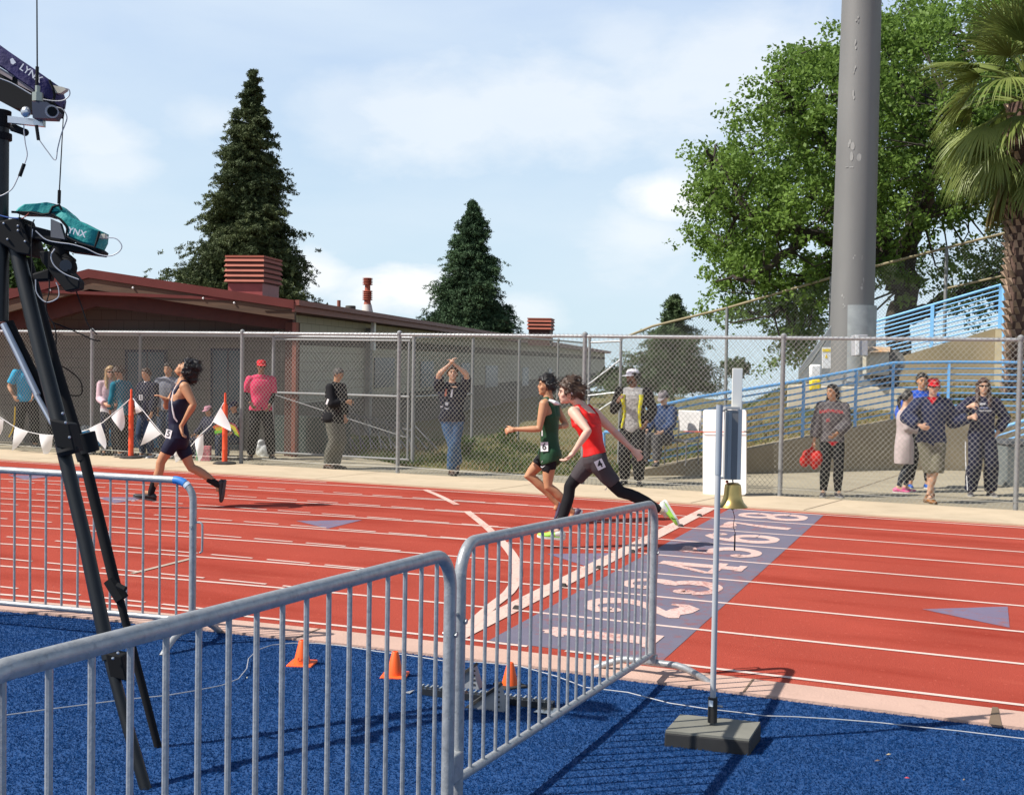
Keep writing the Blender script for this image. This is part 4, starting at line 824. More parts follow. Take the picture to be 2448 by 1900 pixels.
leaf(2124, 1812, 'pale dry leaf scrap on the turf, lower right', (.45, .36, .22), .018); leaf(2168, 1869, 'tiny red scrap on the turf at the bottom right', (.5, .05, .06), .012); leaf(2304, 1873, 'tiny tan scrap near the bottom right corner of the turf', (.4, .3, .2), .012); leaf(2097, 1827, 'small brown twig scrap left of the pale leaf', (.18, .12, .09), .02)
leaf(591, 1627, 'pale scrap lying by the bend of the white cable', (.5, .5, .4), .015); leaf(1990, 1700, 'white scrap on the turf near the kerb between the bell base and the shadow', (.7, .7, .7), .008)
for i, (k, px, py) in enumerate(((1, 1236, 1457), (2, 1346, 1403), (3, 1433, 1360), (4, 1511, 1321), (6, 1627, 1259), (7, 1672, 1234))):
    P = g(px, py); tag(obj('lane_block', MB().box(P+[0, 0, .02], (.07, .04, .028), None, .6), M_CBASE, smooth=False, bevel=.004), 'tiny black block on the finish line between %s' % ('lanes one and two', 'lanes two and three', 'lanes three and four', 'lanes four and five', '', 'lanes six and seven', 'lanes seven and eight')[k-1 if k < 5 else k-1], 'lane marker', 'tiny black blocks along the finish line')
# ================================================================ bunting and delineators
M_DEL = mat('delineator_orange', (.80, .085, .025), rough=.45, var=.04); M_FLAG = mat('flag_white', (.90, .90, .90), rough=.7, var=.02, trans=.25)
def delin(px, py, ytop, label):
    B = g(px, py); B = np.array([B[0], min(B[1], 9.5), .025]); s = dep(B)/FPX; t = thing('delineator_post', label, 'delineator', B, 'orange tube posts along the fence'); H = (py-ytop)*s*1.0
    obj('base', MB().lathe(B, [(.20, 0), (.20, .02), (.16, .035), (.05, .045)], 8), M_CBASE, t, smooth=False)
    r = .046; pr = [(r*1.1, .03), (r, .07)]
    for k in range(1, 4): pr += [(r*.98, H*.82*k/4-.012), (r*1.07, H*.82*k/4), (r*.98, H*.82*k/4+.012)]
    pr += [(r*.96, H*.82), (r*.5, H*.86), (r*.42, H*.88), (r*.42, H*.98), (r*.3, H)]; obj('tube', MB().lathe(B, pr, 20), M_DEL, t); return B, H
d1 = delin(313, 1098, 933, 'left orange tube post with a black base holding the white bunting'); d2 = delin(537, 1112, 942, 'right orange tube post with a black base, in front of the fence post')
def bunting():
    atd = lambda x, y, D_: at(x, y, 9.26+.22*((D_-dep(d1[0])+.07) % .3))
    root = thing('bunting', 'string of white triangular flags sagging between the two orange posts', 'bunting', d1[0]+[0, 0, .7]); D1 = dep(d1[0])-.07; D2 = dep(d2[0])-.07
    def run(pts, Ds, flags):
        P = [atd(x, y, D_) for (x, y), D_ in zip(pts, Ds)]; o = []
        for i in range(len(P)-1):
            for t in np.linspace(0, 1, 5)[:-1]: o.append(P[i]*(1-t)+P[i+1]*t)
        obj('string', MB().tube(o+[P[-1]], .007, 5), M_FLAG, root)
        for (ax_, ay), (bx_, by), (tx, ty), D_, cv in flags:
            A, B, T = atd(ax_, ay, D_), atd(bx_, by, D_), atd(tx, ty, D_); n = 6; V = []; F = []
            for i in range(n+1):
                f = i/n
                for j in range(n+1-i):
                    gg = j/max(1, n-i) if n > i else 0; q = A*(1-f)+T*f; r_ = B*(1-f)+T*f; p = q*(1-gg)+r_*gg; p = p+np.array([.03*cv*math.sin(f*4)*f, -.04*math.sin(f*3.0+gg*2.2)*cv, 0]); V.append(p)
            idx = lambda i, j: sum(n+1-k for k in range(i))+j
            for i in range(n):
                for j in range(n-i):
                    F.append([idx(i, j), idx(i, j+1), idx(i+1, j)])
                    if j < n-i-1: F.append([idx(i, j+1), idx(i+1, j+1), idx(i+1, j)])
            obj('flag', MB().add(V, F), M_FLAG, root)
    run([(-60, 970), (0, 997), (38, 1022), (68, 1032), (95, 1038), (130, 1041), (190, 1033), (215, 1025), (245, 1010), (275, 985), (295, 968), (309, 955)], [D1-.6, D1-.5, D1-.45, D1-.4, D1-.3, D1-.2, D1-.1, D1, D1, D1, D1, D1],
        [((-30, 985), (12, 1004), (-5, 1045), D1-.5, 1), ((36, 1019), (69, 1032), (30, 1078), D1-.45, .6), ((94, 1039), (131, 1041), (109, 1091), D1-.3, 1.2), ((212, 1025), (243, 1010), (254, 1074), D1, .8), ((266, 997), (297, 972), (293, 1031), D1, 1)])
    m = [(318, 952), (326, 963), (345, 985), (357, 1000), (390, 1040), (405, 1055), (430, 1075), (455, 1068), (478, 1040), (505, 1015), (522, 985), (535, 962)]; Dm = [D1+(D2-D1)*i/11 for i in range(12)]
    run(m, Dm, [((322, 957), (341, 982), (326, 988), D1, .5), ((358, 1006), (387, 1037), (337, 1065), D1+.2, .5), ((415, 1066), (432, 1076), (423, 1106), D2-1.4, 1.3), ((466, 1055), (489, 1037), (478, 1105), D2-.3, 1.), ((508, 1008), (530, 974), (554, 1031), D2, .6)])
bunting()
# ================================================================ timing tripod and cameras
M_TRI_ = mat('tripod_black', (.009, .010, .011), rough=.42, var=.15, scale=20, spec=.4); M_TRID = mat('tripod_matt', (.007, .007, .008), rough=.8, spec=.25); M_ALU = mat('alu', (.55, .56, .58), rough=.3, metal=.8)
M_TEAL = mat('cover_teal', (.005, .24, .23), rough=.7, var=.15, scale=14, bump=.4, bscale=25); M_PURP = mat('cover_purple', (.020, .013, .085), rough=.75, var=.2, scale=14, bump=.4, bscale=25); M_CABG = mat('cable_grey', (.40, .40, .42), rough=.5)
def tripod():
    DT = dep(gt(378, 1785)); s = DT/FPX
    root = thing('camera_tripod', 'tall black timing tripod with telescoping legs, standing behind the near barrier at the left', 'tripod', gt(372, 1960))
    def P(px, py, o=0.): return atd(px, py, DT, o)
    obj('centre_column', MB().tube([P(2, 300), P(0, 545)], 19*s, 16).tube([P(0, 540), P(-2, 770)], 21*s, 16), M_TRI_, root)
    def leg(pts, rs, dd):
        q = [P(x, y, o) for (x, y), o in zip(pts, dd)]; return MB().tube(q, [r*s for r in rs], 16)
    l = obj('leg', leg([(38, 590), (100, 850), (148, 1035)], [18, 18, 18], [0, -.1, -.2]), M_TRI_, root)
    obj('lower_tube', leg([(148, 1060), (205, 1300), (262, 1575)], [16, 16, 16], [-.2, -.3, -.42]), M_TRI_, l); obj('lower_tube', leg([(262, 1575), (305, 1735), (372, 1968)], [12.5, 12.5, 12.5], [-.42, -.5, -.6]), M_TRI_, l)
    obj('leg_clamp', MB().box(P(160, 1040, -.22), (46*s, .11, 66*s), np.stack([RT*.97-UP*.24, FW, UP*.97+RT*-.24], 1)), M_TRID, l, bevel=.006)
    obj('leg_clamp', MB().lathe(P(163, 1078, -.24), [(23*s, -.016), (26*s, 0), (23*s, .012)], 20, ax=UP*.97-RT*.24), M_TRID, l)
    obj('leg_clamp', MB().box(P(285, 1588, -.42), (38*s, .09, 56*s), np.stack([RT*.97-UP*.22, FW, UP*.97+RT*-.22], 1)), M_TRID, l, bevel=.006)
    for c in ((150, 988), (157, 1010), (166, 1045), (270, 1573), (282, 1560)): obj('rivet', MB().ell(P(c[0], c[1], -.29 if c[1] < 1100 else -.48), (3.4*s,)*3, 8, 5), M_ALU, l)
    l2 = obj('leg', leg([(62, 620), (128, 865), (200, 1100)], [15, 15, 15], [.18, .14, .1]), M_TRID, root)
    obj('lower_tube', leg([(200, 1090), (275, 1395)], [13, 13], [.1, .03]), M_TRID, l2); obj('lower_tube', leg([(278, 1400), (330, 1600), (378, 1785)], [9.5, 9.5, 9], [.03, .0, 0]), M_TRID, l2)
    obj('leg_clamp', MB().tube([P(263, 1385, .03), P(292, 1432, .02)], 17*s, 10), M_TRID, l2, smooth=False); obj('leg_knob', MB().tube([P(280, 1398, -.02), P(300, 1408, -.03)], 7*s, 8), M_TRID, l2); obj('leg_clamp', MB().tube([P(205, 1035, .08), P(216, 1080, .09)], 22*s, 12), M_TRID, l2)
    l3 = obj('brace', MB().tube([P(8, 775, -.03), P(45, 850, -.06), P(90, 945, -.1)], 8*s, 10).tube([P(85, 940, -.1), P(125, 1012, -.14)], 6*s, 10), M_ALU, root); obj('brace', MB().tube([P(20, 770, .0), P(55, 845, -.0), P(135, 1010, -.1)], 12*s, 10), M_TRID, root)
    obj('shoulder', MB().prism([P(-10, 530, -.06), P(48, 518, -.06), P(74, 590, -.06), P(70, 610, -.06), P(40, 605, -.06), P(-10, 575, -.06)], FW*.16), M_TRID, root, smooth=False, bevel=.006)
    for c in ((9, 534), (18, 572), (60, 577), (43, 540), (43, 551)): obj('rivet', MB().ell(P(c[0], c[1], -.065), (3.2*s,)*3, 8, 5), M_ALU, root)
    obj('head', MB().tube([P(0, 305), P(2, 265)], 24*s, 14).tube([P(0, 335, 0), P(0, 320, 0)], 27*s, 14), M_TRID, root); obj('head_knob', MB().tube([P(30, 305, -.05), P(62, 318, -.06)], [10*s, 8*s], 10).ell(P(60, 317, -.06), (9*s,)*3), M_TRID, root)
    return DT, s, P
DT, TS, TP = tripod()
def cloth_slab(outline, D, th, m, name, parent, puff=.03):
    """padded cover: front outline, thickness th, bulging in the middle"""
    P = [atd(x, y, D) for x, y in outline]; c = sum(P)/len(P); mb = MB(); R = []
    for f, sc in ((0., .80), (.12, .97), (.35, 1.0), (.65, 1.0), (.88, .97), (1., .80)): R.append([c+(p-c)*sc+FW*th*f-FW*(puff*(1-abs(2*f-1)) if f < .1 else 0) for p in P])
    mb.rings(R); return obj(name, mb, m, parent, sharp=50)
def photo_cams():
    D = DT-.04
    t = thing('timing_camera', 'timing camera under a teal cover with pale letters, lower of the two on the tripod', 'camera', TP(120, 620))
    b = obj('body', MB().prism([atd(60, 535, D), atd(155, 560, D), atd(158, 582, D), atd(62, 568, D)], FW*.12).prism([atd(62, 560, D+.02), atd(230, 590, D+.02), atd(243, 600, D+.02), atd(238, 610, D+.02), atd(160, 600, D+.02), atd(110, 584, D+.02)], FW*.10), M_TRID, t, bevel=.004)
    cv = cloth_slab([(28, 506), (38, 495), (52, 486), (85, 484), (108, 481), (130, 486), (147, 500), (150, 506), (125, 508), (118, 512), (105, 513), (88, 508), (70, 507)], D-.02, .17, M_TEAL, 'cover', t); obj('cover_trim', MB().tube([atd(x, y, D-.025) for x, y in ((28, 507), (50, 508), (75, 508), (100, 514), (118, 511), (126, 495), (142, 490), (147, 502))], .006, 6), M_TRID, cv)
    c2 = cloth_slab([(122, 512), (140, 500), (152, 503), (165, 518), (190, 528), (215, 541), (238, 552), (236, 575), (228, 591), (205, 588), (160, 568), (157, 548), (145, 528)], D-.03, .15, M_TEAL, 'cover', t)
    obj('cover_trim', MB().tube([atd(x, y, D-.035) for x, y in ((124, 513), (145, 525), (158, 540), (161, 548), (158, 566), (190, 582), (226, 592), (232, 575), (238, 553))], .006, 6), M_TRID, c2)
    xx = RT*math.cos(.27)-UP*math.sin(.27); yy = UP*math.cos(.27)+RT*math.sin(.27); text('YNX', 21*TS, M4(xx, yy, -FW, atd(184, 556, D-.066)), M_LYNX, c2, bold=.0005, ext=.0015)
    obj('panel', MB().prism([atd(121, 523, D-.04), atd(143, 533, D-.04), atd(155, 572, D-.04), atd(121, 567, D-.04)], FW*.03), mat('panel_grey', (.10, .10, .11), rough=.5), t, smooth=False)
    obj('plug', MB().box(atd(246, 566, D), (18*TS, .03, 11*TS), np.stack([XR, YF, ZU], 1)), mat('plug_beige', (.5, .46, .38)), t, bevel=.003)
    def wire(pts, r=.0028, m=M_CABG, o=-.05, name='wire', par=None):
        P = [np.array(atd(x, y, D+o)) for x, y in pts]; P = [2*P[0]-P[1]]+P+[2*P[-1]-P[-2]]; q = []
        for i in range(1, len(P)-2):
            for k in np.linspace(0, 1, 6, endpoint=False): a, b_, c, d = P[i-1:i+3]; q.append(.5*((2*b_)+(-a+c)*k+(2*a-5*b_+4*c-d)*k*k+(-a+3*b_-3*c+d)*k**3))
        return obj(name, MB().tube(q+[P[-2]], r, 6), m, par or t)
    wire([(255, 568), (278, 571), (291, 588), (283, 603), (262, 612), (235, 608), (205, 594), (170, 584), (140, 580), (110, 573), (85, 552)])
    wire([(82, 525), (76, 545), (76, 620), (77, 665)], .003, M_TRID); wire([(78, 548), (75, 580), (76, 605)], .0022); wire([(131, 595), (122, 612), (130, 635), (155, 655), (188, 668)], .003)
    wire([(47, 512), (46, 530), (55, 560), (63, 572)], .0025, M_TRID); wire([(52, 523), (62, 517), (69, 510)], .0025, mat('wire_red', (.25, .03, .02))); wire([(0, 515), (20, 520), (44, 522)], .003, mat('wire_blue', (.02, .08, .3)), -.1)
    wire([(85, 668), (88, 700), (110, 722), (138, 712), (140, 690), (134, 675)], .0028); wire([(118, 668), (117, 700), (110, 730), (115, 755), (128, 775), (134, 800), (133, 830)], .003, M_TRID)
    wire([(180, 690), (196, 735), (210, 775), (232, 800)], .0028, M_TRID, .05); wire([(128, 772), (150, 780), (190, 797), (222, 812), (240, 815)], .0032, M_TRID, .05); wire([(135, 870), (160, 882), (188, 905), (196, 925), (190, 945), (145, 942)], .003, M_TRID, .2)
    # lens, battery and head below it
    l = obj('pan_head', MB().tube([atd(168, 635, D+.04), atd(150, 620, D+.04)], 20*TS, 14).ell(atd(160, 640, D+.02), (24*TS, 24*TS, 26*TS), 14, 9).tube([atd(140, 590, D+.05), atd(150, 650, D+.05)], 22*TS, 12), M_TRID, t)
    obj('head_disc', MB().tube([atd(157, 635, D-.035), atd(157, 635, D-.02)], 14*TS, 18), mat('disc_grey', (.05, .05, .055), rough=.4), l)
    obj('battery_pack', MB().prism([atd(92, 600, D-.03), atd(128, 600, D-.03), atd(190, 672, D-.03), atd(188, 690, D-.03), atd(156, 697, D-.03), (atd(98, 625, D-.03))], FW*.07), M_TRID, t, smooth=False, bevel=.006)
    obj('battery_pack', MB().prism([atd(72, 655, D+.0), atd(118, 640, D), atd(120, 670, D), atd(80, 672, D)], FW*.06), M_TRID, t, bevel=.01)
    # the aerials
    a = obj('aerial', MB().tube([atd(141, 487, D+.02), atd(142, 455, D+.02)], .0075, 8).tube([atd(142, 455, D+.02), atd(153, 250, D+.02)], [.003, .0022], 6), M_TRID, t)
    t2 = thing('timing_camera', 'timing camera under a purple fabric cover at the top left corner of the picture', 'camera', TP(60, 200))
    cv = cloth_slab([(-40, 80), (0, 109), (60, 150), (118, 191), (123, 200), (131, 225), (128, 245), (95, 228), (40, 190), (0, 160), (-40, 135)], D-.02, .17, M_PURP, 'cover', t2)
    obj('cover_trim', MB().tube([atd(x, y, D-.03) for x, y in ((118, 192), (127, 212), (131, 228), (127, 246))], .006, 6), M_TRID, cv)
    th = .60; xx = RT*math.cos(th)-UP*math.sin(th); yy = UP*math.cos(th)+RT*math.sin(th); text('LYNX', 23*TS, M4(xx, yy, -FW, atd(74, 176, D-.055)), M_LYNX, cv, bold=.0004, ext=.0015)
    obj('patch', MB().prism([atd(24, 142, D-.055), atd(30, 139, D-.055), atd(38, 150, D-.055), atd(31, 155, D-.055), atd(26, 152, D-.055)], FW*.003), M_LYNX, cv, smooth=False)
    obj('body', MB().prism([atd(-40, 145, D), atd(0, 165, D), (atd(125, 235, D)), atd(131, 250, D), atd(128, 270, D), atd(60, 262, D), atd(28, 256, D), atd(-30, 225, D)], FW*.12), M_TRID, t2, smooth=False)
    obj('panel', MB().prism([atd(0, 162, D-.006), atd(30, 180, D-.006), atd(29, 192, D-.006), atd(0, 176, D-.006)], FW*.004).prism([atd(42, 190, D-.006), atd(80, 212, D-.006), atd(80, 222, D-.006), atd(43, 203, D-.006)], FW*.004), mat('panel_rosy', (.28, .22, .22)), t2, smooth=False)
    obj('plug', MB().prism([atd(126, 204, D), atd(148, 208, D), atd(158, 211, D), atd(157, 215, D), atd(145, 223, D), atd(128, 222, D)], FW*.03), mat('plug_beige', (.5, .46, .38)), t2, smooth=False)
    wire([(155, 211), (165, 215), (166, 228), (152, 240), (130, 242), (102, 238)], par=t2); wire([(0, 188), (30, 200), (75, 226)], .003, par=t2); wire([(132, 256), (150, 262), (160, 280), (155, 300), (147, 320), (138, 355), (132, 383), (112, 360), (94, 335)], .0026, par=t2)
    obj('antenna_sheath', MB().tube([atd(87, 300, D-.1), atd(92, 335, D-.1)], 4*TS, 8), M_TRID, t2); wire([(72, 262), (60, 275), (57, 300), (60, 340), (65, 370), (58, 395)], .0026, par=t2); wire([(45, 420), (30, 450), (10, 465), (-10, 472)], .0028, M_CABG, par=t2)
    obj('inline_connector', MB().tube([atd(58, 392, D-.05), atd(47, 422, D-.05)], 4.5*TS, 8), M_TRID, t2); obj('aerial', MB().tube([atd(88, 205, D-.1), atd(89, 160, D-.1)], .0075, 8).tube([atd(89, 160, D-.1), atd(88, -40, D-.1)], [.0035, .003], 6), M_TRID, t2)
    obj('aerial_nut', MB().lathe(atd(90, 243, D-.1), [(12.5*TS, 0), (12.5*TS, 20*TS), (6*TS, 21*TS), (6*TS, 36*TS)], 6), mat('nut_grey', (.30, .32, .28), metal=.5, rough=.4), t2, smooth=False)
    obj('clamp_body', MB().prism([atd(76, 243, D-.12), atd(112, 244, D-.12), atd(138, 268, D-.12), atd(130, 284, D-.12), atd(78, 282, D-.12)], FW*.06), mat('clamp_navy', (.012, .02, .05), rough=.5), t2, smooth=False); obj('clamp_ring', MB().tube([atd(124, 267, D-.15), atd(124, 267, D-.10)], 15*TS, 20), mat('ring_pale', (.50, .44, .42), rough=.5), t2); obj('ring_bore', MB().tube([atd(125, 267, D-.153), atd(125, 267, D-.14)], 11*TS, 20), M_TRID, t2)
    obj('mount_arm', MB().prism([atd(18, 277, D-.06), atd(103, 287, D-.06), atd(103, 302, D-.06), atd(18, 293, D-.06)], FW*.03), M_ALU, t2, smooth=False); obj('clamp_screw', MB().ell(atd(62, 268, D-.09), (13*TS, .02, 13*TS)), M_ALU, t2)
photo_cams()
# ================================================================ trees
def leaf_mat(name, c, c2, trans=.35, rough=.55, sc=1.2):
    return mat(name, c, rough=rough, scale=sc, var=.25, col2=c2, trans=trans, det=6, spec=.3)
def leaves(name, C, size, N_, m, parent, lw=.38, rs=None):
    """C: centres (n,3); one folded leaf-sized quad each"""
    rs = rs or rng; n = len(C); a = rs.normal(size=(n, 3)); a /= np.linalg.norm(a, axis=1, keepdims=True)
    if N_ is not None: a = a*.75+N_; a /= np.linalg.norm(a, axis=1, keepdims=True)
    b = rs.normal(size=(n, 3)); b -= a*(a*b).sum(1, keepdims=True); b /= np.linalg.norm(b, axis=1, keepdims=True); c = np.cross(a, b)
    s = size*rs.uniform(.6, 1.3, (n, 1)) if np.isscalar(size) else size[:, None]; P = np.asarray(C)
    V = np.stack([P-b*s*.55, P+c*s*lw+a*s*.10, P+b*s*.6, P-c*s*lw+a*s*.10], 1).reshape(-1, 3); F = np.arange(4*n).reshape(-1, 4)
    return numpy_mesh(name, V, F, m, parent=parent)
def oak():
    D = 34.; base = atd(2160, 905, D); base[2] = .6; s = D/FPX; t = thing('oak_tree', 'large spreading green oak tree behind the light pole and the palm', 'tree', base); rs = np.random.default_rng(5)
    bark = mat('bark_dark', (.050, .040, .030), rough=1, var=.3, scale=4, bump=.8, bscale=12); lm = leaf_mat('oak_leaf', (.115, .21, .031), (.235, .36, .078), .45)
    def S(px, py, o=0.): return atd(px, py, D, o)
    mb = MB(); tips = []
    def limb(P, r0, r1, k=9):
        P = [np.array(p) for p in P]; P = [2*P[0]-P[1]]+P+[2*P[-1]-P[-2]]; q = []
        for i in range(1, len(P)-2):
            for u in np.linspace(0, 1, 6, endpoint=False): a, b, c, d = P[i-1:i+3]; q.append(.5*((2*b)+(-a+c)*u+(2*a-5*b+4*c-d)*u*u+(-a+3*b-3*c+d)*u**3))
        q.append(P[-2]); q = np.array(q)+rs.normal(0, .04, (len(q), 3)); mb.tube(q, np.linspace(r0, r1, len(q)), k); return q
    trunk = limb([base-[0, 0, .8], S(2148, 850), S(2150, 760), S(2172, 690), S(2150, 620)], .38, .32, 14)
    main = []
    for pts, r in (([(2150, 690, 0), (2110, 560, 0), (2080, 420, -.5), (2060, 250, -.5), (2080, 110, 0)], .36), ([(2160, 650, 0), (2190, 520, .6), (2240, 360, 1), (2290, 200, 1), (2310, 90, 1)], .32), ([(2130, 640, 0), (2040, 590, -1), (1930, 560, -2), (1800, 530, -2.2), (1700, 480, -2.4)], .28),
                   ([(2180, 760, 0), (2260, 720, -.5), (2350, 680, -1), (2460, 620, -1.5), (2540, 600, -1.5)], .24), ([(2110, 560, 0), (2010, 470, 1.5), (1910, 360, 2.2), (1850, 260, 2.4)], .22), ([(2085, 440, -.5), (1990, 350, -2), (1900, 250, -3.), (1850, 190, -3)], .20), ([(2190, 520, .6), (2280, 470, 2), (2380, 420, 3), (2480, 350, 3)], .2),
                   ([(2040, 590, -1), (1960, 660, -1.6), (1890, 720, -2), (1830, 760, -2.2)], .16), ([(1930, 560, -2), (1860, 620, -2.6), (1790, 670, -2.6), (1740, 660, -2.4)], .14), ([(2130, 600, 0), (2100, 470, 2.8), (2080, 330, 3.6), (2100, 200, 4)], .2), ([(2150, 620, 0), (2210, 500, -2.5), (2250, 380, -3.6), (2270, 260, -4)], .2), ([(2350, 680, -1), (2400, 760, -1), (2420, 820, -1)], .1), ([(1800, 530, -2.2), (1740, 420, -2), (1690, 360, -2)], .12)):
        main.append(limb([S(*p) for p in pts], r, .035))
    # the crown's outline in the picture: clumps are thrown inside it
    ol = np.array([(1650, 380), (1722, 352), (1745, 300), (1790, 300), (1775, 245), (1835, 220), (1870, 170), (1850, 125), (1905, 130), (1960, 110), (2020, 80), (2110, 30), (2150, -5), (2230, -10), (2290, 40), (2360, 10), (2460, -30), (2560, 60), (2600, 350), (2560, 640), (2440, 700), (2360, 760), (2250, 730), (2180, 700), (2060, 700), (1985, 760), (1905, 860), (1880, 900), (1850, 880), (1870, 800), (1810, 770), (1700, 730), (1680, 690), (1735, 620), (1655, 560), (1700, 520), (1640, 470), (1680, 440)], float)
    def inside(x, y):
        c = False; n = len(ol); j = n-1
        for i in range(n):
            if (ol[i, 1] > y) != (ol[j, 1] > y) and x < (ol[j, 0]-ol[i, 0])*(y-ol[i, 1])/(ol[j, 1]-ol[i, 1])+ol[i, 0]: c = not c
            j = i
        return c
    allm = np.vstack([q for q in main]+[trunk[-3:]]); cen = []; att = 0
    while len(cen) < 620 and att < 40000:
        att += 1; x, y = rs.uniform(1630, 2600), rs.uniform(-30, 900)
        if not inside(x, y): continue
        # thin, see-through lower right interior
        if 2080 < x < 2420 and y > 440 and rs.random() < .40: continue
        if 1920 < x < 2080 and y > 560 and rs.random() < .3: continue
        ex = (x-2080)/440.; ey = (y-400)/430.; hw = 5.2*math.sqrt(max(.06, 1-min(1, ex*ex+ey*ey))); o = rs.uniform(-1, 1)
        o = math.copysign(abs(o)**.6, o)*hw
        cen.append(S(x+(12 if x < 1850 else 5), y, o))
    cen = np.array(cen)
    # twigs from the nearest limb to each clump
    for c in cen[::1]:
        d = np.linalg.norm(allm-c, axis=1); a = allm[d.argmin()]
        if d.min() < 6: m_ = (a+c)/2+rs.normal(0, .2, 3)-[0, 0, .1*d.min()]; mb.tube([a, m_, c], [.035, .022, .01], 4, cap=False)
    obj('trunk', mb, bark, t)
    P = []
    for c in cen:
        for k in range(rs.integers(6, 11)):
            cc = c+rs.normal(0, 1, 3)*[.38, .38, .28]; n = rs.integers(22, 38); P.append(cc+rs.normal(0, 1, (n, 3))*[.13, .13, .10])
    P = np.vstack(P); leaves('crown', P, .112, np.array([0, 0, .5]), lm, t, rs=rs)
oak()
def conifer(apx, apy, bpy_, hw, D, label, name, seed, cols, dens=1., left=1., right=1., trunk_show=True, leafs=.16, base_z=None, droop=.25, knots=None, rag=0.):
    rs = np.random.default_rng(seed); A = atd(apx, apy, D); s = D/FPX; Bz = A.copy(); H = (bpy_-apy)*s; B = A-[0, 0, H]; t = thing(name, label, 'tree', (B[0], B[1], 0))
    bark = mat('bark_conifer', (.055, .035, .025), rough=1, var=.3, scale=3, bump=.6); mb = MB(); mb.tube([(A[0], A[1], -1 if base_z is None else base_z), B, A], [.42*H/14, .34*H/14, .03], 10)
    lm = leaf_mat('needles_'+cols[0], cols[1], cols[2], .12, .7, .5); P = []; n = int(120*dens)
    # radius profile as a fraction of half width at fraction f from the top
    K = knots or [(0, .03), (.1, .17), (.2, .30), (.3, .36), (.42, .50), (.55, .62), (.7, .80), (.8, .86), (.9, 1.), (1, .9)]
    for i in range(n):
        f = ((i+.5)/n)**.80; z = A[2]-f*H; R0 = np.interp(f, [a for a, b in K], [b for a, b in K])*hw*s
        for k in range(int(4+4*f)):
            a = rs.uniform(0, 2*math.pi); side = math.cos(a); sc = (left if side < 0 else right); R = R0*rs.uniform(.5, 1.0)*(1.16 if rs.random() < .22 else .92)*(.86+.16*math.sin(a*3+f*19))*(1+rag*rs.uniform(-1, .55)*(1 if rs.random() < .7 else 1.5))*(1+(sc-1)*abs(side)); d = RT*math.cos(a)+FW*math.sin(a); d[2] = 0; d /= np.linalg.norm(d)
            up_ = R*(.22 if f < .3 else .05)-0; tip = np.array([A[0], A[1], z])+d*R+[0, 0, up_-droop*R*.5]; root = np.array([A[0], A[1], z]); mid = (root+tip)/2+[0, 0, .12*R]
            mb.tube([root, mid, tip], [.03*(.4+f), .02*(.4+f), .006], 4, cap=False)
            m_ = int(7+16*f+R*7); u = rs.uniform(.10, 1.0, m_)**.7; Q = (root*(1-u[:, None])**2+2*mid*(u*(1-u))[:, None]+tip*(u**2)[:, None]); sp = R*.13+.04
            Q = Q+rs.normal(0, 1, (m_, 3))*np.array([sp, sp, sp*.4])*(.45+.6*u[:, None])
            for q in Q:                   # every clump is a small drooping spray
                dd = d*rs.uniform(.5, 1)+rs.normal(0, .35, 3); dd[2] = -rs.uniform(.05, .55); dd /= np.linalg.norm(dd); w_ = int(17*dens)+6; v = rs.uniform(0, 1, (w_, 1)); P.append(q+dd*v*rs.uniform(.22, .5)*(.4+.6*min(1, R/1.5))+rs.normal(0, .045, (w_, 3)))
    P = np.vstack(P); obj('trunk', mb, bark, t); leaves('crown', P, leafs*.82, np.array([0, 0, .25]), lm, t, lw=.15, rs=rs); return len(P)
conifer(606, 165, 760, 190, 62., 'tallest dark conifer, behind the roof and the large louvred ventilator', 'redwood_tree', 1, ('a', (.055, .085, .034), (.12, .145, .055)), 1.15, 1.14, .90, leafs=.21, knots=[(0, .01), (.07, .09), (.14, .17), (.22, .25), (.30, .36), (.39, .44), (.5, .52), (.6, .60), (.73, .76), (.85, .92), (.93, 1.), (1, .85)])
conifer(1131, 478, 830, 128, 60., 'smaller dark green conifer rising behind the middle of the long roof', 'redwood_tree', 2, ('b', (.036, .078, .038), (.085, .15, .065)), .95, 1.03, .92, leafs=.18, knots=[(0, .01), (.08, .12), (.2, .30), (.35, .46), (.5, .60), (.7, .80), (.85, 1), (1, 1.)])
conifer(1612, 704, 930, 132, 42., 'low ragged conifer with a thin top behind the fence, right of the building', 'cedar_tree', 3, ('c', (.055, .10, .045), (.12, .17, .07)), .34, 1., .92, rag=.6, leafs=.17, knots=[(0, .03), (.1, .22), (.2, .26), (.32, .22), (.40, .62), (.5, .70), (.62, .72), (.78, 1.0), (.9, 1.15), (1, 1.1)])
def bush(px, py, w, h, D, label, seed, c1, c2, nm='tree', cat='tree', n=5000, ls=.22, zb=0):
    rs = np.random.default_rng(seed); C = atd(px, py, D); s = D/FPX; t = thing(nm, label, cat, (C[0], C[1], zb)); rx, rz = w*s/2, h*s/2
    mb = MB(); mb.tube([(C[0], C[1], zb-.3), C], [.22, .1], 8); cl = rs.normal(0, 1, (46, 3)); cl /= np.linalg.norm(cl, axis=1, keepdims=True); cl = C+cl*[rx, rx, rz]*rs.uniform(.35, 1.0, (46, 1))
    for c in cl: mb.tube([C-[0, 0, rz*.5], c], [.05, .015], 4, cap=False)
    obj('trunk', mb, MATS['bark_dark'], t); P = np.vstack([c+rs.normal(0, 1, (n//46, 3))*[rx*.24, rx*.24, rz*.22] for c in cl]); leaves('crown', P, ls, np.array([0, 0, .4]), leaf_mat('leaf_%d' % seed, c1, c2), t, rs=rs)
bush(30, 640, 190, 150, 75, 'green tree showing behind the tripod above the roof at the left edge', 11, (.05, .10, .02), (.09, .15, .04), n=9000, ls=.25)
bush(-120, 700, 260, 160, 70, 'green tree standing at the far left behind the building', 12, (.04, .09, .02), (.08, .13, .04), n=6000)
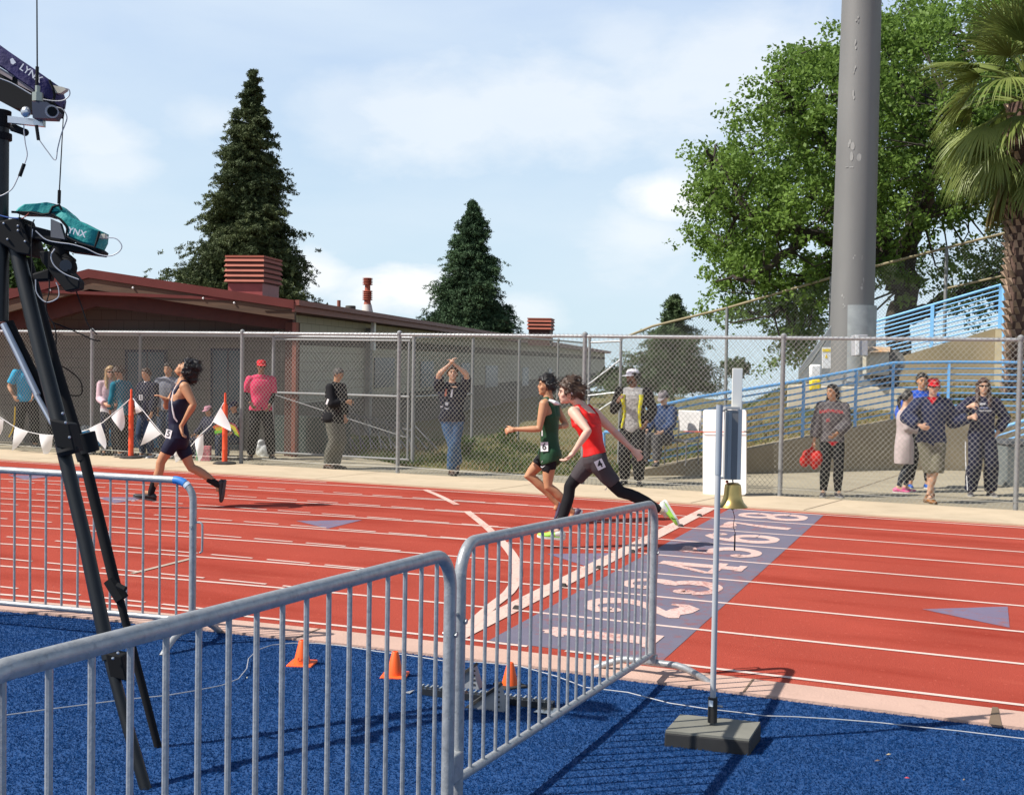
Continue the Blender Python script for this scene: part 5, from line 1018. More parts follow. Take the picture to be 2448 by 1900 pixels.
bush(1760, 880, 60, 40, 60, 'small far shrub on the skyline left of the light pole', 14, (.05, .09, .03), (.09, .13, .05), 'shrub', 'shrub', n=1500, ls=.2)
bush(1475, 905, 90, 60, 55, 'low dark shrub on the bank behind the man in the white cap', 15, (.03, .055, .02), (.05, .08, .03), 'shrub', 'shrub', n=2400, ls=.16)
# ---------------------------------------------------------------- palm
def palm():
    D = 25.; s = D/FPX; cx = 2452; B = atd(cx, 965, D); t = thing('palm_tree', 'fan palm with a scaly trunk at the right edge, in front of the oak', 'tree', B); rs = np.random.default_rng(9)
    r = 46*s; top = atd(cx+4, 250, D); m = mat('palm_trunk', (.10, .06, .045), rough=1, var=.35, scale=6, bump=.9, bscale=14); sc = mat('palm_boot', (.34, .24, .17), rough=.9, var=.3, scale=5)
    # a slight bulge low down as in the photograph
    H = top[2]-B[2]; obj('trunk', MB().tube([B+(top-B)*f for f in np.linspace(0, 1, 12)], [r*1.25, r*1.05, r*.98, r*.95, r*.92, r*.90, r*.9, r*.9, r*.92, r*.95, r, r], 24), m, t); mb = MB()
    rows = int(H/.155)
    for i in range(rows):
        z = B[2]+H*(i+.5)/rows; f = i/rows; k = 13
        for j in range(k):
            a = 2*math.pi*(j+.5*(i % 2))/k+rs.normal(0, .06); o = np.array([math.cos(a), math.sin(a), 0]); rr = r*(1.05 if f > .12 else 1.25-.2*f/.12); l = rs.uniform(.12, .20); w = rs.uniform(.05, .08)
            if f > .72 and rs.random() < .6: continue
            P = B*[1, 1, 0]+(top-B)*[1, 1, 0]*f+o*rr*.93; P[2] = z; tt = np.cross(ZU, o); tip = P+o*rs.uniform(.07, .13)+ZU*l*.55+tt*rs.normal(0, .02); mb.add([P-tt*w-ZU*.05, P+tt*w-ZU*.05, tip+tt*w*.55, tip-tt*w*.55, P+ZU*.10, tip-o*.03+ZU*.01], [[0, 1, 2, 3], [3, 2, 5], [0, 3, 5, 4], [1, 4, 5, 2]])
    tag(obj('leaf_bases', mb, sc, t, smooth=False), None, kind='stuff')
    # fans: petiole + folded blades spread on a disc
    c0 = atd(cx+2, 255, D); fm = leaf_mat('palm_leaf', (.13, .18, .035), (.28, .33, .09), .3, .4, .8); dm = leaf_mat('palm_leaf_dry', (.24, .18, .07), (.34, .26, .12), .3, .7, 2.)
    def fan(origin, d, L, R, ang, roll, mm, sag_, nb=26, green_mb=None, tips=None):
        d = d/np.linalg.norm(d); hub = origin+d*L+ZU*(-.1*L*sag_); side = np.cross(d, ZU); side /= max(np.linalg.norm(side), .1); nn = np.cross(side, d); side = side*math.cos(roll)+nn*math.sin(roll); nn = np.cross(side, d)
        green_mb.tube([origin, origin+d*L*.5+ZU*.06, hub], [.035, .025, .018], 5, cap=False)
        dd = d-ZU*.35*sag_; dd /= np.linalg.norm(dd)
        for i in range(nb):
            a = math.radians(ang)*(i/(nb-1)*2-1)+rs.normal(0, .02); v = dd*math.cos(a)+side*math.sin(a); l = R*(1-.22*abs(a)/math.radians(ang))*rs.uniform(.86, 1.08); p = hub.copy(); w = .034; pts = []
            perp = dd*-math.sin(a)+side*math.cos(a)
            vd = v.copy(); seg = 5
            for k in range(seg+1):
                f = k/seg; pts.append((p.copy(), w*(.25+1.1*f if f < .45 else .75*(1-f)/.55+.02))); vd = vd-ZU*(.10+.42*f*f)*sag_*1.2; vd /= np.linalg.norm(vd); p = p+vd*l/seg
            V = []
            for (q, ww) in pts: V += [q-perp*ww, q+nn*ww*.55, q+perp*ww]
            mbx = green_mb
            Fq = []
            for k in range(seg): Fq += [[3*k, 3*k+1, 3*k+4, 3*k+3], [3*k+1, 3*k+2, 3*k+5, 3*k+4]]
            mbx.add(V, Fq)
    n = 0
    for el, cnt, L, R, dry in ((78, 5, .55, 1.2, 0), (55, 8, .8, 1.35, 0), (32, 10, 1.0, 1.45, 0), (10, 11, 1.1, 1.45, 0), (-12, 11, 1.1, 1.4, 0), (-34, 11, 1.0, 1.35, 1), (-56, 10, .85, 1.25, 2)):
        for k in range(cnt):
            a = 2*math.pi*(k+rs.uniform(-.3, .3))/cnt+el; e = math.radians(el+rs.normal(0, 7)); d = np.array([math.cos(a)*math.cos(e), math.sin(a)*math.cos(e), math.sin(e)]); mb = MB(); dry_ = dry and rs.random() < (.25 if dry == 1 else .5)
            fan(c0+ZU*(.012*el)+d*.15, d, L*rs.uniform(.8, 1.15), R*rs.uniform(.9, 1.12), rs.uniform(50, 78), rs.normal(0, .5), None, .55+.5*(el < 20)*1.0, 34, mb); obj('frond', mb, dm if dry_ else fm, t, smooth=False); n += 1
palm()
# ---------------------------------------------------------------- weeds and grass on the bank
def tufts():
    rs = np.random.default_rng(21); P = []; K = []
    for i in range(52000):
        s = rs.uniform(-5.4, 12.5); t_ = abs(rs.normal(0, 3.2))+.12; p = WL[0]+np.array([.7211, .6928])*s+np.array([-.6928, .7211])*t_
        if s < 0: p = np.array([-2.3+s*.95, 11.29-(.25 if s < -1 else .25*-s)+max(0, -s-3.5)*.35])+np.array([-.6928, .7211])*t_
        if s > 5.6: p = np.array([1.74, 15.17])+np.array([.871, .491])*(s-5.6)+np.array([-.6928, .7211])*t_
        z = hl(s, t_, WL[0][0]+s*.7211, p[0]); P.append((p[0], p[1], z)); K.append(math.sin(p[0]*1.7+1)*math.sin(p[1]*1.3)+rs.normal(0, .5)+(.55 if s < 1 else -.25))
    P = np.array(P); K = np.array(K); n = len(P)
    for nm, sel, c, c2, lab in (('green_grass', K > .15, (.045, .085, .015), (.10, .14, .03), 'short green grass and weeds growing on the bank behind the fence'), ('dry_grass', K <= .15, (.19, .135, .05), (.30, .22, .09), 'dry brown grass covering the bank behind the fence')):
        Q = P[sel]; n = len(Q); h = rs.uniform(.02, .07, n)*(1+.7*(nm == 'green_grass')*rs.random(n)); w = rs.uniform(.008, .02, n); a = rs.uniform(0, 6.28, n); b = rs.uniform(0, 6.28, n); l = h*rs.uniform(.1, .9, n)
        W_ = np.stack([np.cos(a)*w, np.sin(a)*w, 0*w], 1); T = np.stack([np.cos(b)*l, np.sin(b)*l, h], 1); V = np.stack([Q-W_-[0, 0, .01], Q+W_-[0, 0, .01], Q+T], 1).reshape(-1, 3)
        o = numpy_mesh(nm, V, np.arange(3*n).reshape(-1, 3), mat('blade_'+nm, c, rough=.8, col2=c2, scale=2, trans=.25)); tag(o, lab, 'grass', kind='stuff')
tufts()
def weed(px, py, hpx, label, seed, n=260):
    rs = np.random.default_rng(seed); B = g(px, py, .1); s = dep(B)/FPX; h = hpx*s; t = thing('weed', label, 'weed', B, 'tall leafy weeds on the grass strip'); mb = MB(); P = []
    for i in range(9):
        a = rs.uniform(0, 6.28); tip = B+np.array([math.cos(a)*h*.35, math.sin(a)*h*.35, h*rs.uniform(.6, 1)]); mb.tube([B-[0, 0, .1], (B+tip)/2+rs.normal(0, .02, 3), tip], [.008, .006, .003], 5)
        for k in range(n//9): u = rs.uniform(.15, 1); P.append(B*(1-u)+tip*u+rs.normal(0, .05, 3))
    obj('stem', mb, MATS['blade_green_grass'], t); leaves('foliage', np.array(P), .07, None, leaf_mat('weed_leaf', (.05, .10, .02), (.09, .16, .035)), t, rs=rs)
weed(1110, 1088, 45, 'small leafy weed at the foot of a fence post left of the green runner', 31); weed(1212, 1062, 40, 'bushy green weed on the grass strip just left of the green runner', 32, 420); weed(1665, 1018, 32, 'broad green weed on the bank behind the railing, left of the white board', 33, 300); weed(2080, 985, 22, 'low green weed on top of the ramp wall right of the hooded woman', 34, 200); weed(1660, 1078, 25, 'green weed on the wall edge directly left of the white board', 35, 160)
# ================================================================ people
def bake(mb, name, m, parent, vox=.009, smooth=4, wr=0., wf=22., seed=0):
    """join overlapping closed shapes into ONE continuous surface"""
    me = mb.mesh(name); o = bpy.data.objects.new(name, me); COL.objects.link(o)
    r = o.modifiers.new('r', 'REMESH'); r.mode = 'VOXEL'; r.voxel_size = vox
    if smooth: q = o.modifiers.new('s', 'SMOOTH'); q.factor = .5; q.iterations = smooth
    dg = bpy.context.evaluated_depsgraph_get(); m2 = bpy.data.meshes.new_from_object(o.evaluated_get(dg)); bpy.data.objects.remove(o); bpy.data.meshes.remove(me)
    if wr:
        n = len(m2.vertices); co = np.empty(n*3, np.float32); m2.vertices.foreach_get('co', co); co = co.reshape(-1, 3); no = np.empty(n*3, np.float32); m2.vertices.foreach_get('normal', no); no = no.reshape(-1, 3)
        rs = np.random.default_rng(seed); d = np.zeros(n)
        for k in range(5):
            w = rs.normal(0, 1, 3)*[1, 1, .7]; w = w/np.linalg.norm(w)*wf*rs.uniform(.6, 1.8); w2 = rs.normal(0, 1, 3)*7; d += np.sin(co@w+1.6*np.sin(co@w2)+rs.uniform(0, 6))/5
        d = np.sign(d)*np.abs(d)**1.0; co += no*(d*wr)[:, None]; m2.vertices.foreach_set('co', co.astype(np.float32).ravel())
    m2.name = name; m2.materials.clear(); m2.materials.append(m); m2.shade_smooth(); r = bpy.data.objects.new(name, m2); link(r, parent); return r
def un(v): v = np.array(v, float); return v/max(np.linalg.norm(v), 1e-9)
def capsule(mb, P, R, k=14):
    mb.tube(P, R, k); mb.ell(P[0], (R[0],)*3, 12, 8); mb.ell(P[-1], (R[-1],)*3, 12, 8)
SKIN = {'light': (.56, .33, .22), 'pale': (.62, .40, .30), 'tan': (.46, .235, .125), 'brown': (.20, .095, .055)}
def skin(k): return mat('skin_'+k, SKIN[k], rough=.5, var=.09, scale=9, spec=.35, det=5)
def cloth(name, c, **k): k.setdefault('rough', .85); k.setdefault('var', .08); k.setdefault('scale', 10); return mat('cloth_'+name, c, bump=.15, bscale=90, spec=.2, **k)
def sec(c, s, f, a, b, k=22, p=2.4):
    th = np.arange(k)*2*math.pi/k; cs, sn = np.cos(th), np.sin(th); x = np.sign(cs)*np.abs(cs)**(2/p)*a; y = np.sign(sn)*np.abs(sn)**(2/p)*b; return c+np.outer(x, s)+np.outer(y, f)
def torso_rings(J, k, g_=0., lo=-.13, hi=1.12, bw=1., bd=1., flare=0., belly=0.):
    pel = (J['hL']+J['hR'])/2; ch = (J['sL']+J['sR'])/2; up = un(ch-pel); H = np.linalg.norm(ch-pel); sH = un(J['hL']-J['hR']); sS = un(J['sL']-J['sR']); hw = np.linalg.norm(J['sL']-J['sR'])/2/.19/k; hw = min(hw, 1.15); R = []
    for f, a, b in ((-.24, .095, .085), (-.17, .135, .105), (-.05, .168, .118), (.08, .163, .112), (.25, .140, .098), (.45, .140, .102), (.65, .158, .113), (.82, .168, .112), (.94, .160, .095), (1.02, .125, .075), (1.09, .072, .062), (1.16, .055, .055)):
        if f < lo or f > hi: continue
        t = min(1, max(0, f)); s = un(sH*(1-t)+sS*t); s = un(s-up*(s@up)); fr = np.cross(s, up); bend = J.get('bend', 0)*math.sin(math.pi*t)
        be = belly*math.exp(-((f-.25)/.22)**2); fl = flare*max(0, (.35-f))
        R.append(sec(pel+up*H*f+fr*(bend+be*.6), s, fr, (a*bw*(hw if f > .7 else 1)+g_+fl)*k, (b*bd+g_+be*.6+fl)*k))
    return R, up, pel, ch
def head_frame(J): f = un(J['face']); u = un(J['hup']-f*(np.array(J['hup'])@f)); s = np.cross(u, f); return s, f, u   # s = person's left
def hand(mb, w, d, n, k, thumb, curl=.4, spread=.12, r=.0088):
    d = un(d); n = un(n-d*(np.array(n)@d)); s = np.cross(n, d)*thumb   # s: towards the thumb
    Rm = np.stack([s, n, d], 1); mb.ell(w+d*.045*k, (.041*k, .017*k, .056*k), 12, 8, Rm); mb.tube([w-d*.02, w+d*.03*k], [.025*k, .027*k], 10)
    for i, (o, l) in enumerate(((.030, .070), (.011, .080), (-.009, .074), (-.028, .058))):
        p = w+d*.082*k+s*o*k; q = [p-d*.02*k]; dd = un(d+s*spread*(o/.03)); a = curl*(1+.12*i); q.append(p)
        for j in range(3): dd = un(dd*math.cos(a)+n*math.sin(a)); p = p+dd*l*k*(.42, .32, .26)[j]; q.append(p)
        mb.tube(q, [r*k*1.05, r*k*1.05, r*k, r*k*.92, r*k*.72], 8)
    p = w+d*.028*k+s*.028*k; dd = un(d*.72+s*.62+n*.30); q = [p-s*.01*k, p+dd*.034*k]; dd = un(dd+d*.35+n*.25*curl); q += [q[-1]+dd*.030*k, q[-1]+dd*.052*k]; mb.tube(q, [r*k*1.45, r*k*1.3, r*k*1.15, r*k*.85], 8)
def shoe(an, toe, up, k, m, sole, parent, name='shoe', hi=0., lace=None):
    t = un(toe); u = un(up-t*(np.array(up)@t)); s = np.cross(u, t); b = an-u*.082*k; R = []
    for x, w, h, z in ((-.080, .018, .035, .02), (-.070, .030, .062, .006), (-.045, .036, .088+hi, 0), (-.005, .037, .094+hi, 0), (.035, .039, .078, 0), (.08, .044, .060, 0), (.125, .047, .047, 0), (.165, .041, .038, .003), (.19, .028, .030, .008), (.202, .012, .018, .012)):
        c = b+t*x*k; ring = []
        for a in np.linspace(0, 2*math.pi, 14, endpoint=False):
            yy = math.cos(a); zz = math.sin(a); ww = w*(1 if zz < 0 else (1-.38*zz**2)); ring.append(c+s*ww*yy*k+u*(z+.012+(h/2)*(1+zz))*k)
        R.append(ring)
    o = obj(name, MB().rings(R), m, parent, sharp=70); R = []
    for x, w, z in ((-.083, .022, .008), (-.072, .034, 0), (-.04, .040, 0), (.03, .040, 0), (.10, .048, 0), (.15, .046, .001), (.19, .032, .006), (.207, .012, .012)):
        c = b+t*x*k; R.append([c+s*w*k+u*z*k, c+s*w*k+u*(z+.022)*k, c-s*w*k+u*(z+.022)*k, c-s*w*k+u*z*k])
    obj('sole', MB().rings(R), sole, o, sharp=50)
    if lace: 
        for j in range(4): c = b+t*(.03+.018*j)*k+u*(.092-.012*j+hi*.3)*k; obj('lace', MB().tube([c-s*.018*k, c+u*.004*k, c+s*.018*k], .003*k, 5), lace, o)
    return o
def leg_mb(mb, J, side, k, g_=0., end=1.0, loose=0., calf=1., th=1., knee_g=None):
    h, kn, an = J['h'+side], J['k'+side], J['a'+side]
    def pt(f): return h*(1-f*2)+kn*f*2 if f <= .5 else kn*(2-2*f)+an*(2*f-1)
    F = [0, .1, .25, .4, .5, .6, .68, .8, .92, 1.0]; R = [.088*th, .090*th, .078*th, .062*th, .056, .055, .056*calf, .046*calf, .036, .036]; P = []; Q = []
    fb = J['kf'+side] if 'kf'+side in J else np.zeros(3)
    for f, r in zip(F, R):
        if f > end+1e-6: break
        P.append(pt(f)+(-fb*.016*k if .6 <= f <= .8 else 0)+(fb*.012*k if .1 <= f <= .4 else 0)); Q.append((r+g_+loose*min(1, f*1.6))*k)
    if P and end < 1: P.append(pt(end)); f0 = end; Q.append((np.interp(end, F, R)+g_+loose*min(1, end*1.6))*k)
    # drop duplicates
    p2 = [P[0]]; q2 = [Q[0]]
    for a, b in zip(P[1:], Q[1:]):
        if np.linalg.norm(a-p2[-1]) > .004: p2.append(a); q2.append(b)
    mb.tube(p2, q2, 16); mb.ell(p2[0], (q2[0],)*3, 12, 8)
def arm_mb(mb, J, side, k, g_=0., end=1.0, loose=0., big=1.):
    s, e, w = J['s'+side], J['e'+side], J['w'+side]
    def pt(f): return s*(1-f*2)+e*f*2 if f <= .5 else e*(2-2*f)+w*(2*f-1)
    F = [0, .1, .22, .38, .5, .58, .7, .85, 1.0]; R = [.056*big, .055*big, .050*big, .043*big, .039, .041*big, .038, .029, .025]; P = []; Q = []
    for f, r in zip(F, R):
        if f > end+1e-6: break
        P.append(pt(f)); Q.append((r+g_+loose*min(1, f*2))*k)
    if end < 1 and np.linalg.norm(P[-1]-pt(end)) > .004: P.append(pt(end)); Q.append((np.interp(end, F, R)+g_+loose*min(1, end*2))*k)
    mb.tube(P, Q, 14); mb.ell(P[0], (Q[0]*1.04,)*3, 12, 8)
    if end > .5: mb.ell(e, (np.interp(.5, F, R)*k+(g_+loose)*k,)*3, 10, 8)
def hair_obj(J, k, style, m, parent, seed=0, vox=.008):
    C = J['head']; s, f, u = head_frame(J); rs = np.random.default_rng(seed); mb = MB(); Rm = np.stack([s, f, u], 1)
    def sp(x, y, z, e=0.): v = np.array([x*(.079+e), y*(.100+e), z*(.112+e)])*k; return C+Rm@v
    back = {'short': .007, 'messy': .012, 'mop': .02, 'long': .010, 'pony': .006, 'bun': .005, 'thin': -.001}[style]
    for i in range(900):
        d = un(rs.normal(0, 1, 3)); x, y, z = d
        lim = (-.35 if style not in ('long',) else -.6)
        if z < lim: continue
        if y > .05 and z < .18+.62*y: continue
        if y > -.15 and z < -.05 and style != 'long': continue
        if style == 'thin' and z > .8: continue
        e = back+rs.uniform(0, {'short': .010, 'messy': .018, 'mop': .03, 'long': .008, 'pony': .003, 'bun': .004, 'thin': .001}[style])
        mb.ell(sp(x, y, z, e-.008), (.017*k,)*3, 6, 5)
    mb.ell(C+Rm@(np.array([0, -.016, .016])*k), (.076*k, .090*k, .100*k), 16, 10, Rm)
    for st in J.get('locks', []): mb.tube([C+Rm@(np.array(p)*k) for p in st[0]], [r*k for r in st[1]], 8)
    o = bake(mb, 'hair', m, parent, vox, 2); n = {'messy': 420, 'mop': 520, 'long': 260, 'pony': 160, 'short': 380, 'bun': 80, 'thin': 0}[style]; L0 = {'messy': .055, 'mop': .055, 'long': .05, 'pony': .02, 'short': .022, 'bun': .01, 'thin': 0}[style]
    if n and J.get('strands', 1):
        co = np.empty(len(o.data.vertices)*3, np.float32); o.data.vertices.foreach_get('co', co); co = co.reshape(-1, 3); no = np.empty(len(co)*3, np.float32); o.data.vertices.foreach_get('normal', no); no = no.reshape(-1, 3); V = co.tolist(); F = [list(p.vertices) for p in o.data.polygons]; nb = len(V)
        ix = rs.integers(0, len(co), n)
        for i in ix:
            p, q = co[i], no[i]; d = un(q*.55-f*.55+rs.normal(0, .45, 3)-u*(.5 if style == 'long' else .1)); l = L0*k*rs.uniform(.5, 1.2); w = np.cross(d, rs.normal(0, 1, 3)); w = un(w)*.0042*k; m1 = p+d*l*.5; e = m1+un(d-u*.45+rs.normal(0, .2, 3))*l*.5; b = len(V)
            V += [tuple(p-q*.006-w), tuple(p-q*.006+w), tuple(m1+w*.8), tuple(m1-w*.8), tuple(e)]; F += [[b, b+1, b+2, b+3], [b+3, b+2, b+4]]
        me = bpy.data.meshes.new('hair'); me.from_pydata(V, [], F); me.update(); me.shade_smooth(); me.materials.append(m); old = o.data; o.data = me; bpy.data.meshes.remove(old)
    return o
def cap_obj(J, k, m, parent, brim_m=None, brim=1.):
    C = J['head']; s, f, u = head_frame(J); Rm = np.stack([s, f, u], 1); R = []
    for z, r in ((.028, 1.0), (.055, 1.0), (.085, .93), (.108, .76), (.122, .48), (.128, .10)):
        th = np.arange(24)*2*math.pi/24; R.append([C+Rm@(np.array([math.cos(a)*.088*r, math.sin(a)*.106*r-.004, z])*k) for a in th])
    o = obj('cap', MB().rings(R), m, parent)
    V = []; n = 12
    for i in range(n+1):
        a = math.radians(15+150*i/n); V.append(C+Rm@(np.array([math.cos(a)*.086, math.sin(a)*.100, .034])*k)); V.append(C+Rm@(np.array([math.cos(a)*.088, math.sin(a)*(.104+.075*brim*math.sin(a)), .026-.012*math.sin(a)+.0])*k))
    V2 = [v-u*.004*k for v in V]; F = []
    for i in range(n): F += [[2*i, 2*i+2, 2*i+3, 2*i+1], [2*n+2+2*i, 2*n+3+2*i, 2*n+5+2*i, 2*n+4+2*i], [2*i+1, 2*i+3, 2*n+5+2*i, 2*n+3+2*i]]
    obj('brim', MB().add(V+V2, F), brim_m or m, o); return o
def person(label, J, k=1., sk='light', hair=None, parts=(), group=None, vox=.0095, big=1., gesture=None, cap=None, glasses=False, beard=None, bw=1., bd=1., belly=0., th=1., handc=(.5, .5), base=None, eyes=True, hn=None):
    J['bw'], J['bd'], J['belly'] = bw, bd, belly
    base = base if base is not None else np.array([J['head'][0], J['head'][1], 0]); t = thing('person', label, 'person', base, group); ms = skin(sk); mb = MB(); s, f, u = head_frame(J); C = J['head']; Rm = np.stack([s, f, u], 1)
    R, up, pel, ch = torso_rings(J, k, 0, -.3, 1.2, bw, bd, 0, belly); mb.rings(R)
    nb = ch+up*.03*k; mb.tube([nb-up*.03*k, (nb+C)/2-f*.006*k, C-u*.03*k-f*.012*k], [.064*k*big, .056*k, .055*k], 14)
    mb.tube([J['sL'], ch+up*.045*k, J['sR']], [.045*k, .055*k, .045*k], 12)
    mb.ell(C+f*-.008*k+u*.012*k, (.076*k, .094*k, .100*k), 18, 12, Rm); mb.ell(C+f*.026*k-u*.055*k, (.056*k, .064*k, .062*k), 16, 10, Rm); mb.ell(C+f*.064*k-u*.098*k, (.026*k, .022*k, .020*k), 10, 8, Rm)
    mb.tube([C+f*.080*k+u*.018*k, C+f*.098*k-u*.022*k, C+f*.088*k-u*.034*k], [.009*k, .0135*k, .012*k], 8); mb.ell(C+f*.083*k-u*.062*k, (.024*k, .012*k, .012*k), 10, 6, Rm); mb.ell(C+f*.078*k+u*.034*k, (.052*k, .014*k, .012*k), 12, 6, Rm)
    for q in (-1, 1): mb.ell(C+s*q*.077*k-f*.008*k-u*.008*k, (.010*k, .020*k, .032*k), 8, 7, Rm); mb.ell(C+s*q*.038*k+f*.058*k-u*.028*k, (.026*k,)*3, 8, 6)
    for q in 'LR': leg_mb(mb, J, q, k, 0, 1.0, 0, 1, th); arm_mb(mb, J, q, k, 0, 1., 0, big)
    for q, c in zip('LR', handc):
        d = un(J['w'+q]-J['e'+q]); hd = J.get('hd'+q, d); n = J.get('n'+q, np.cross(d, ZU) if abs(d[2]) < .9 else FW); hand(mb, J['w'+q], hd, n, k*1.05, J.get('th'+q, 1), c, r=.0092)
        a = J['a'+q]; td = un(J['t'+q]); mb.tube([a, a+td*.08*k-ZU*0], [.034*k, .03*k], 8)
    body = bake(mb, 'body', ms, t, vox, 3)
    dk = mat('eye_dark', (.02, .014, .01), rough=.4)
    if eyes and not glasses:
        for q in (-1, 1):
            obj('eye', MB().ell(C+s*q*.031*k+f*.0845*k+u*.004*k, (.013*k, .006*k, .0055*k), 10, 6, Rm), dk, body); obj('eyebrow', MB().tube([C+s*q*.016*k+f*.093*k+u*.026*k, C+s*q*.034*k+f*.090*k+u*.031*k, C+s*q*.052*k+f*.077*k+u*.025*k], .0042*k, 6), hair[1] if hair else dk, body)
    if glasses:
        V = []
        for a in np.linspace(-80, 80, 11): a = math.radians(a); x, y = math.sin(a)*.080, math.cos(a)*.098-.002; V += [C+Rm@(np.array([x, y, .017])*k), C+Rm@(np.array([x*.98, y-.004, -.012 if abs(a) < 1.0 else .004])*k)]
        n = 11; obj('sunglasses', MB().add(V+[v-f*.006*k for v in V], [[2*i, 2*i+2, 2*i+3, 2*i+1] for i in range(n-1)]+[[22+2*i, 23+2*i, 25+2*i, 24+2*i] for i in range(n-1)]), mat('lens_dark', (.008, .008, .009), rough=.12), body)
    obj('lips', MB().ell(C+f*.0915*k-u*.062*k, (.020*k, .005*k, .006*k), 10, 6, Rm), mat('lips', (.34, .12, .09), rough=.5), body)
    if beard:
        bm = MB()
        for i in range(150):
            d = un(np.random.default_rng(i).normal(0, 1, 3)); 
            if d[2] > .05 or d[1] < -.2 or (abs(d[0]) < .35 and d[2] > -.45 and d[1] > .5 and d[2] > -.2): continue
            bm.ell(C+f*.026*k-u*.055*k+Rm@(d*np.array([.057, .066, .063])*k), (.010*k,)*3, 6, 5)
        bake(bm, 'beard', beard, body, .007, 1)
    if hair: hair_obj(J, k, hair[0], hair[1], t, seed=len(label))
    if cap: cap_obj(J, k, cap, t)
    for fn in parts: fn(t, J, k)
    return t
# ---- garments
def top(m, g_=.014, sleeve=.42, hem=-.10, loose=.012, name='shirt', flare=.0, bw=1., bd=1., belly=0., wr=.006, hi=1.04, vox=.010, big=1., collar=None, hood=False):
    def fn(t, J, k):
        mb = MB(); R, up, pel, ch = torso_rings(J, k, g_, hem-.01, hi, max(bw, J['bw']), max(bd, J['bd']), flare, max(belly, J['belly'])); mb.rings(R); mb.tube([J['sL'], ch+up*.04*k, J['sR']], [(.045+g_)*k, (.058+g_)*k, (.045+g_)*k], 12)
        for q in 'LR': arm_mb(mb, J, q, k, g_, sleeve, loose, big)
        o = bake(mb, name, m, t, vox, 3, wr*k, 24, len(name)+int(J['head'][0]*100) % 50)
        if collar is not None:
            s, f, u = head_frame(J); c = ch+up*.055*k; R = []
            th = np.arange(18)*2*math.pi/18; sS = un(J['sL']-J['sR']); fr = np.cross(sS, up)
            for z, r in ((-.02, .085), (.02, .074), (.045, .070), (.045, .062), (0, .062)): R.append([c+(sS*math.cos(a)*r+fr*(math.sin(a)*r*.95)+up*z)*k for a in th])
            obj('collar', MB().rings(R, cap=False), collar, o)
        if hood:
            sS = un(J['sL']-J['sR']); fr = np.cross(sS, up); c = ch+up*.05*k; hb = MB(); hb.tube([c+sS*.09*k+fr*.05*k, c+sS*.10*k-fr*.02*k+up*.02*k, c-fr*.10*k+up*.01*k, c-sS*.10*k-fr*.02*k+up*.02*k, c-sS*.09*k+fr*.05*k, c+fr*.085*k-up*.04*k, c+sS*.09*k+fr*.05*k], [.030*k, .034*k, .05*k, .034*k, .030*k, .022*k, .03*k], 10); bake(hb, 'hood', m, o, .009, 3, .003)
    return fn
def singlet(m, g_=.010, hem=-.06, name='singlet', wr=.006, m2=None, strap='wide'):
    def fn(t, J, k):
        mb = MB(); R, up, pel, ch = torso_rings(J, k, g_, hem-.01, .70, 1., 1., .02, 0); sS = un(J['sL']-J['sR']); fr = np.cross(sS, up); H = np.linalg.norm(ch-pel)
        for f, a, b in ((.74, .160, .128), (.80, .138, .128), (.88, .120, .118), (.95, .114, .100)): R.append(sec(pel+up*H*f, sS, fr, (a+g_)*k, (b+g_)*k))
        mb.rings(R)
        for q in (-1, 1):
            for z in (-1, 1):
                a = pel+up*H*.72+sS*q*.085*k+fr*z*.088*k; b = pel+up*H*.92+sS*q*.098*k+fr*z*.078*k; c = ch+up*.052*k+sS*q*.100*k+fr*z*.015*k; mb.tube([a, b, c], [.040*k, .034*k, .031*k], 10)
            mb.tube([ch+up*.050*k+sS*q*.085*k-fr*.03*k, ch+up*.056*k+sS*q*.088*k, ch+up*.050*k+sS*q*.085*k+fr*.03*k], .033*k, 10)
        bake(mb, name, m, t, .0085, 3, wr*k, 26, 3)
    return fn
def bottom(m, g_=.010, end=1., loose=.0, hi=.12, name='trousers', wr=.005, th=1., bw=1., vox=.010, belly=0., calf=1., sides='LR'):
    def fn(t, J, k):
        mb = MB(); R, up, pel, ch = torso_rings(J, k, g_, -.3, hi, max(bw, J['bw']), J['bd'], 0, max(belly, J['belly'])); mb.rings(R)
        for q in sides: leg_mb(mb, J, q, k, g_, end, loose, calf, th)
        bake(mb, name, m, t, vox, 3, wr*k, 22, 5)
    return fn
def shoes(m, sole, lace=None, hi=0.):
    def fn(t, J, k):
        for q in 'LR': shoe(J['a'+q], J['t'+q], J.get('u'+q, ZU), k, m, sole, t, hi=hi, lace=lace)
    return fn
def socks(m, f0=.86):
    def fn(t, J, k):
        for q in 'LR':
            a, kn = J['a'+q], J['k'+q]; d = kn-a; mb = MB(); mb.tube([a-un(J['t'+q])*0-un(d)*.02*k, a, a+d*.12, a+d*(1-f0)*1.9], [.040*k, .0405*k, .042*k, .046*k], 14); obj('sock', mb, m, t)
    return fn
def decal(P, x, y, w, h, m, parent, name, txt=None, tm=None, sz=.8, rounded=False):
    n = np.cross(x, y); P = np.array(P); a = [P-x*w/2-y*h/2, P+x*w/2-y*h/2, P+x*w/2+y*h/2, P-x*w/2+y*h/2]; o = obj(name, MB().prism(a, n*.004), m, parent, smooth=False)
    if txt: text(txt, h*sz*1.3, M4(x, y, n, P+n*.0062), tm or M_BLACKINK, o, bold=h*.018)
    return o
SW = mat('mark_white', (.75, .75, .75), rough=.6)
from mathutils.bvhtree import BVHTree
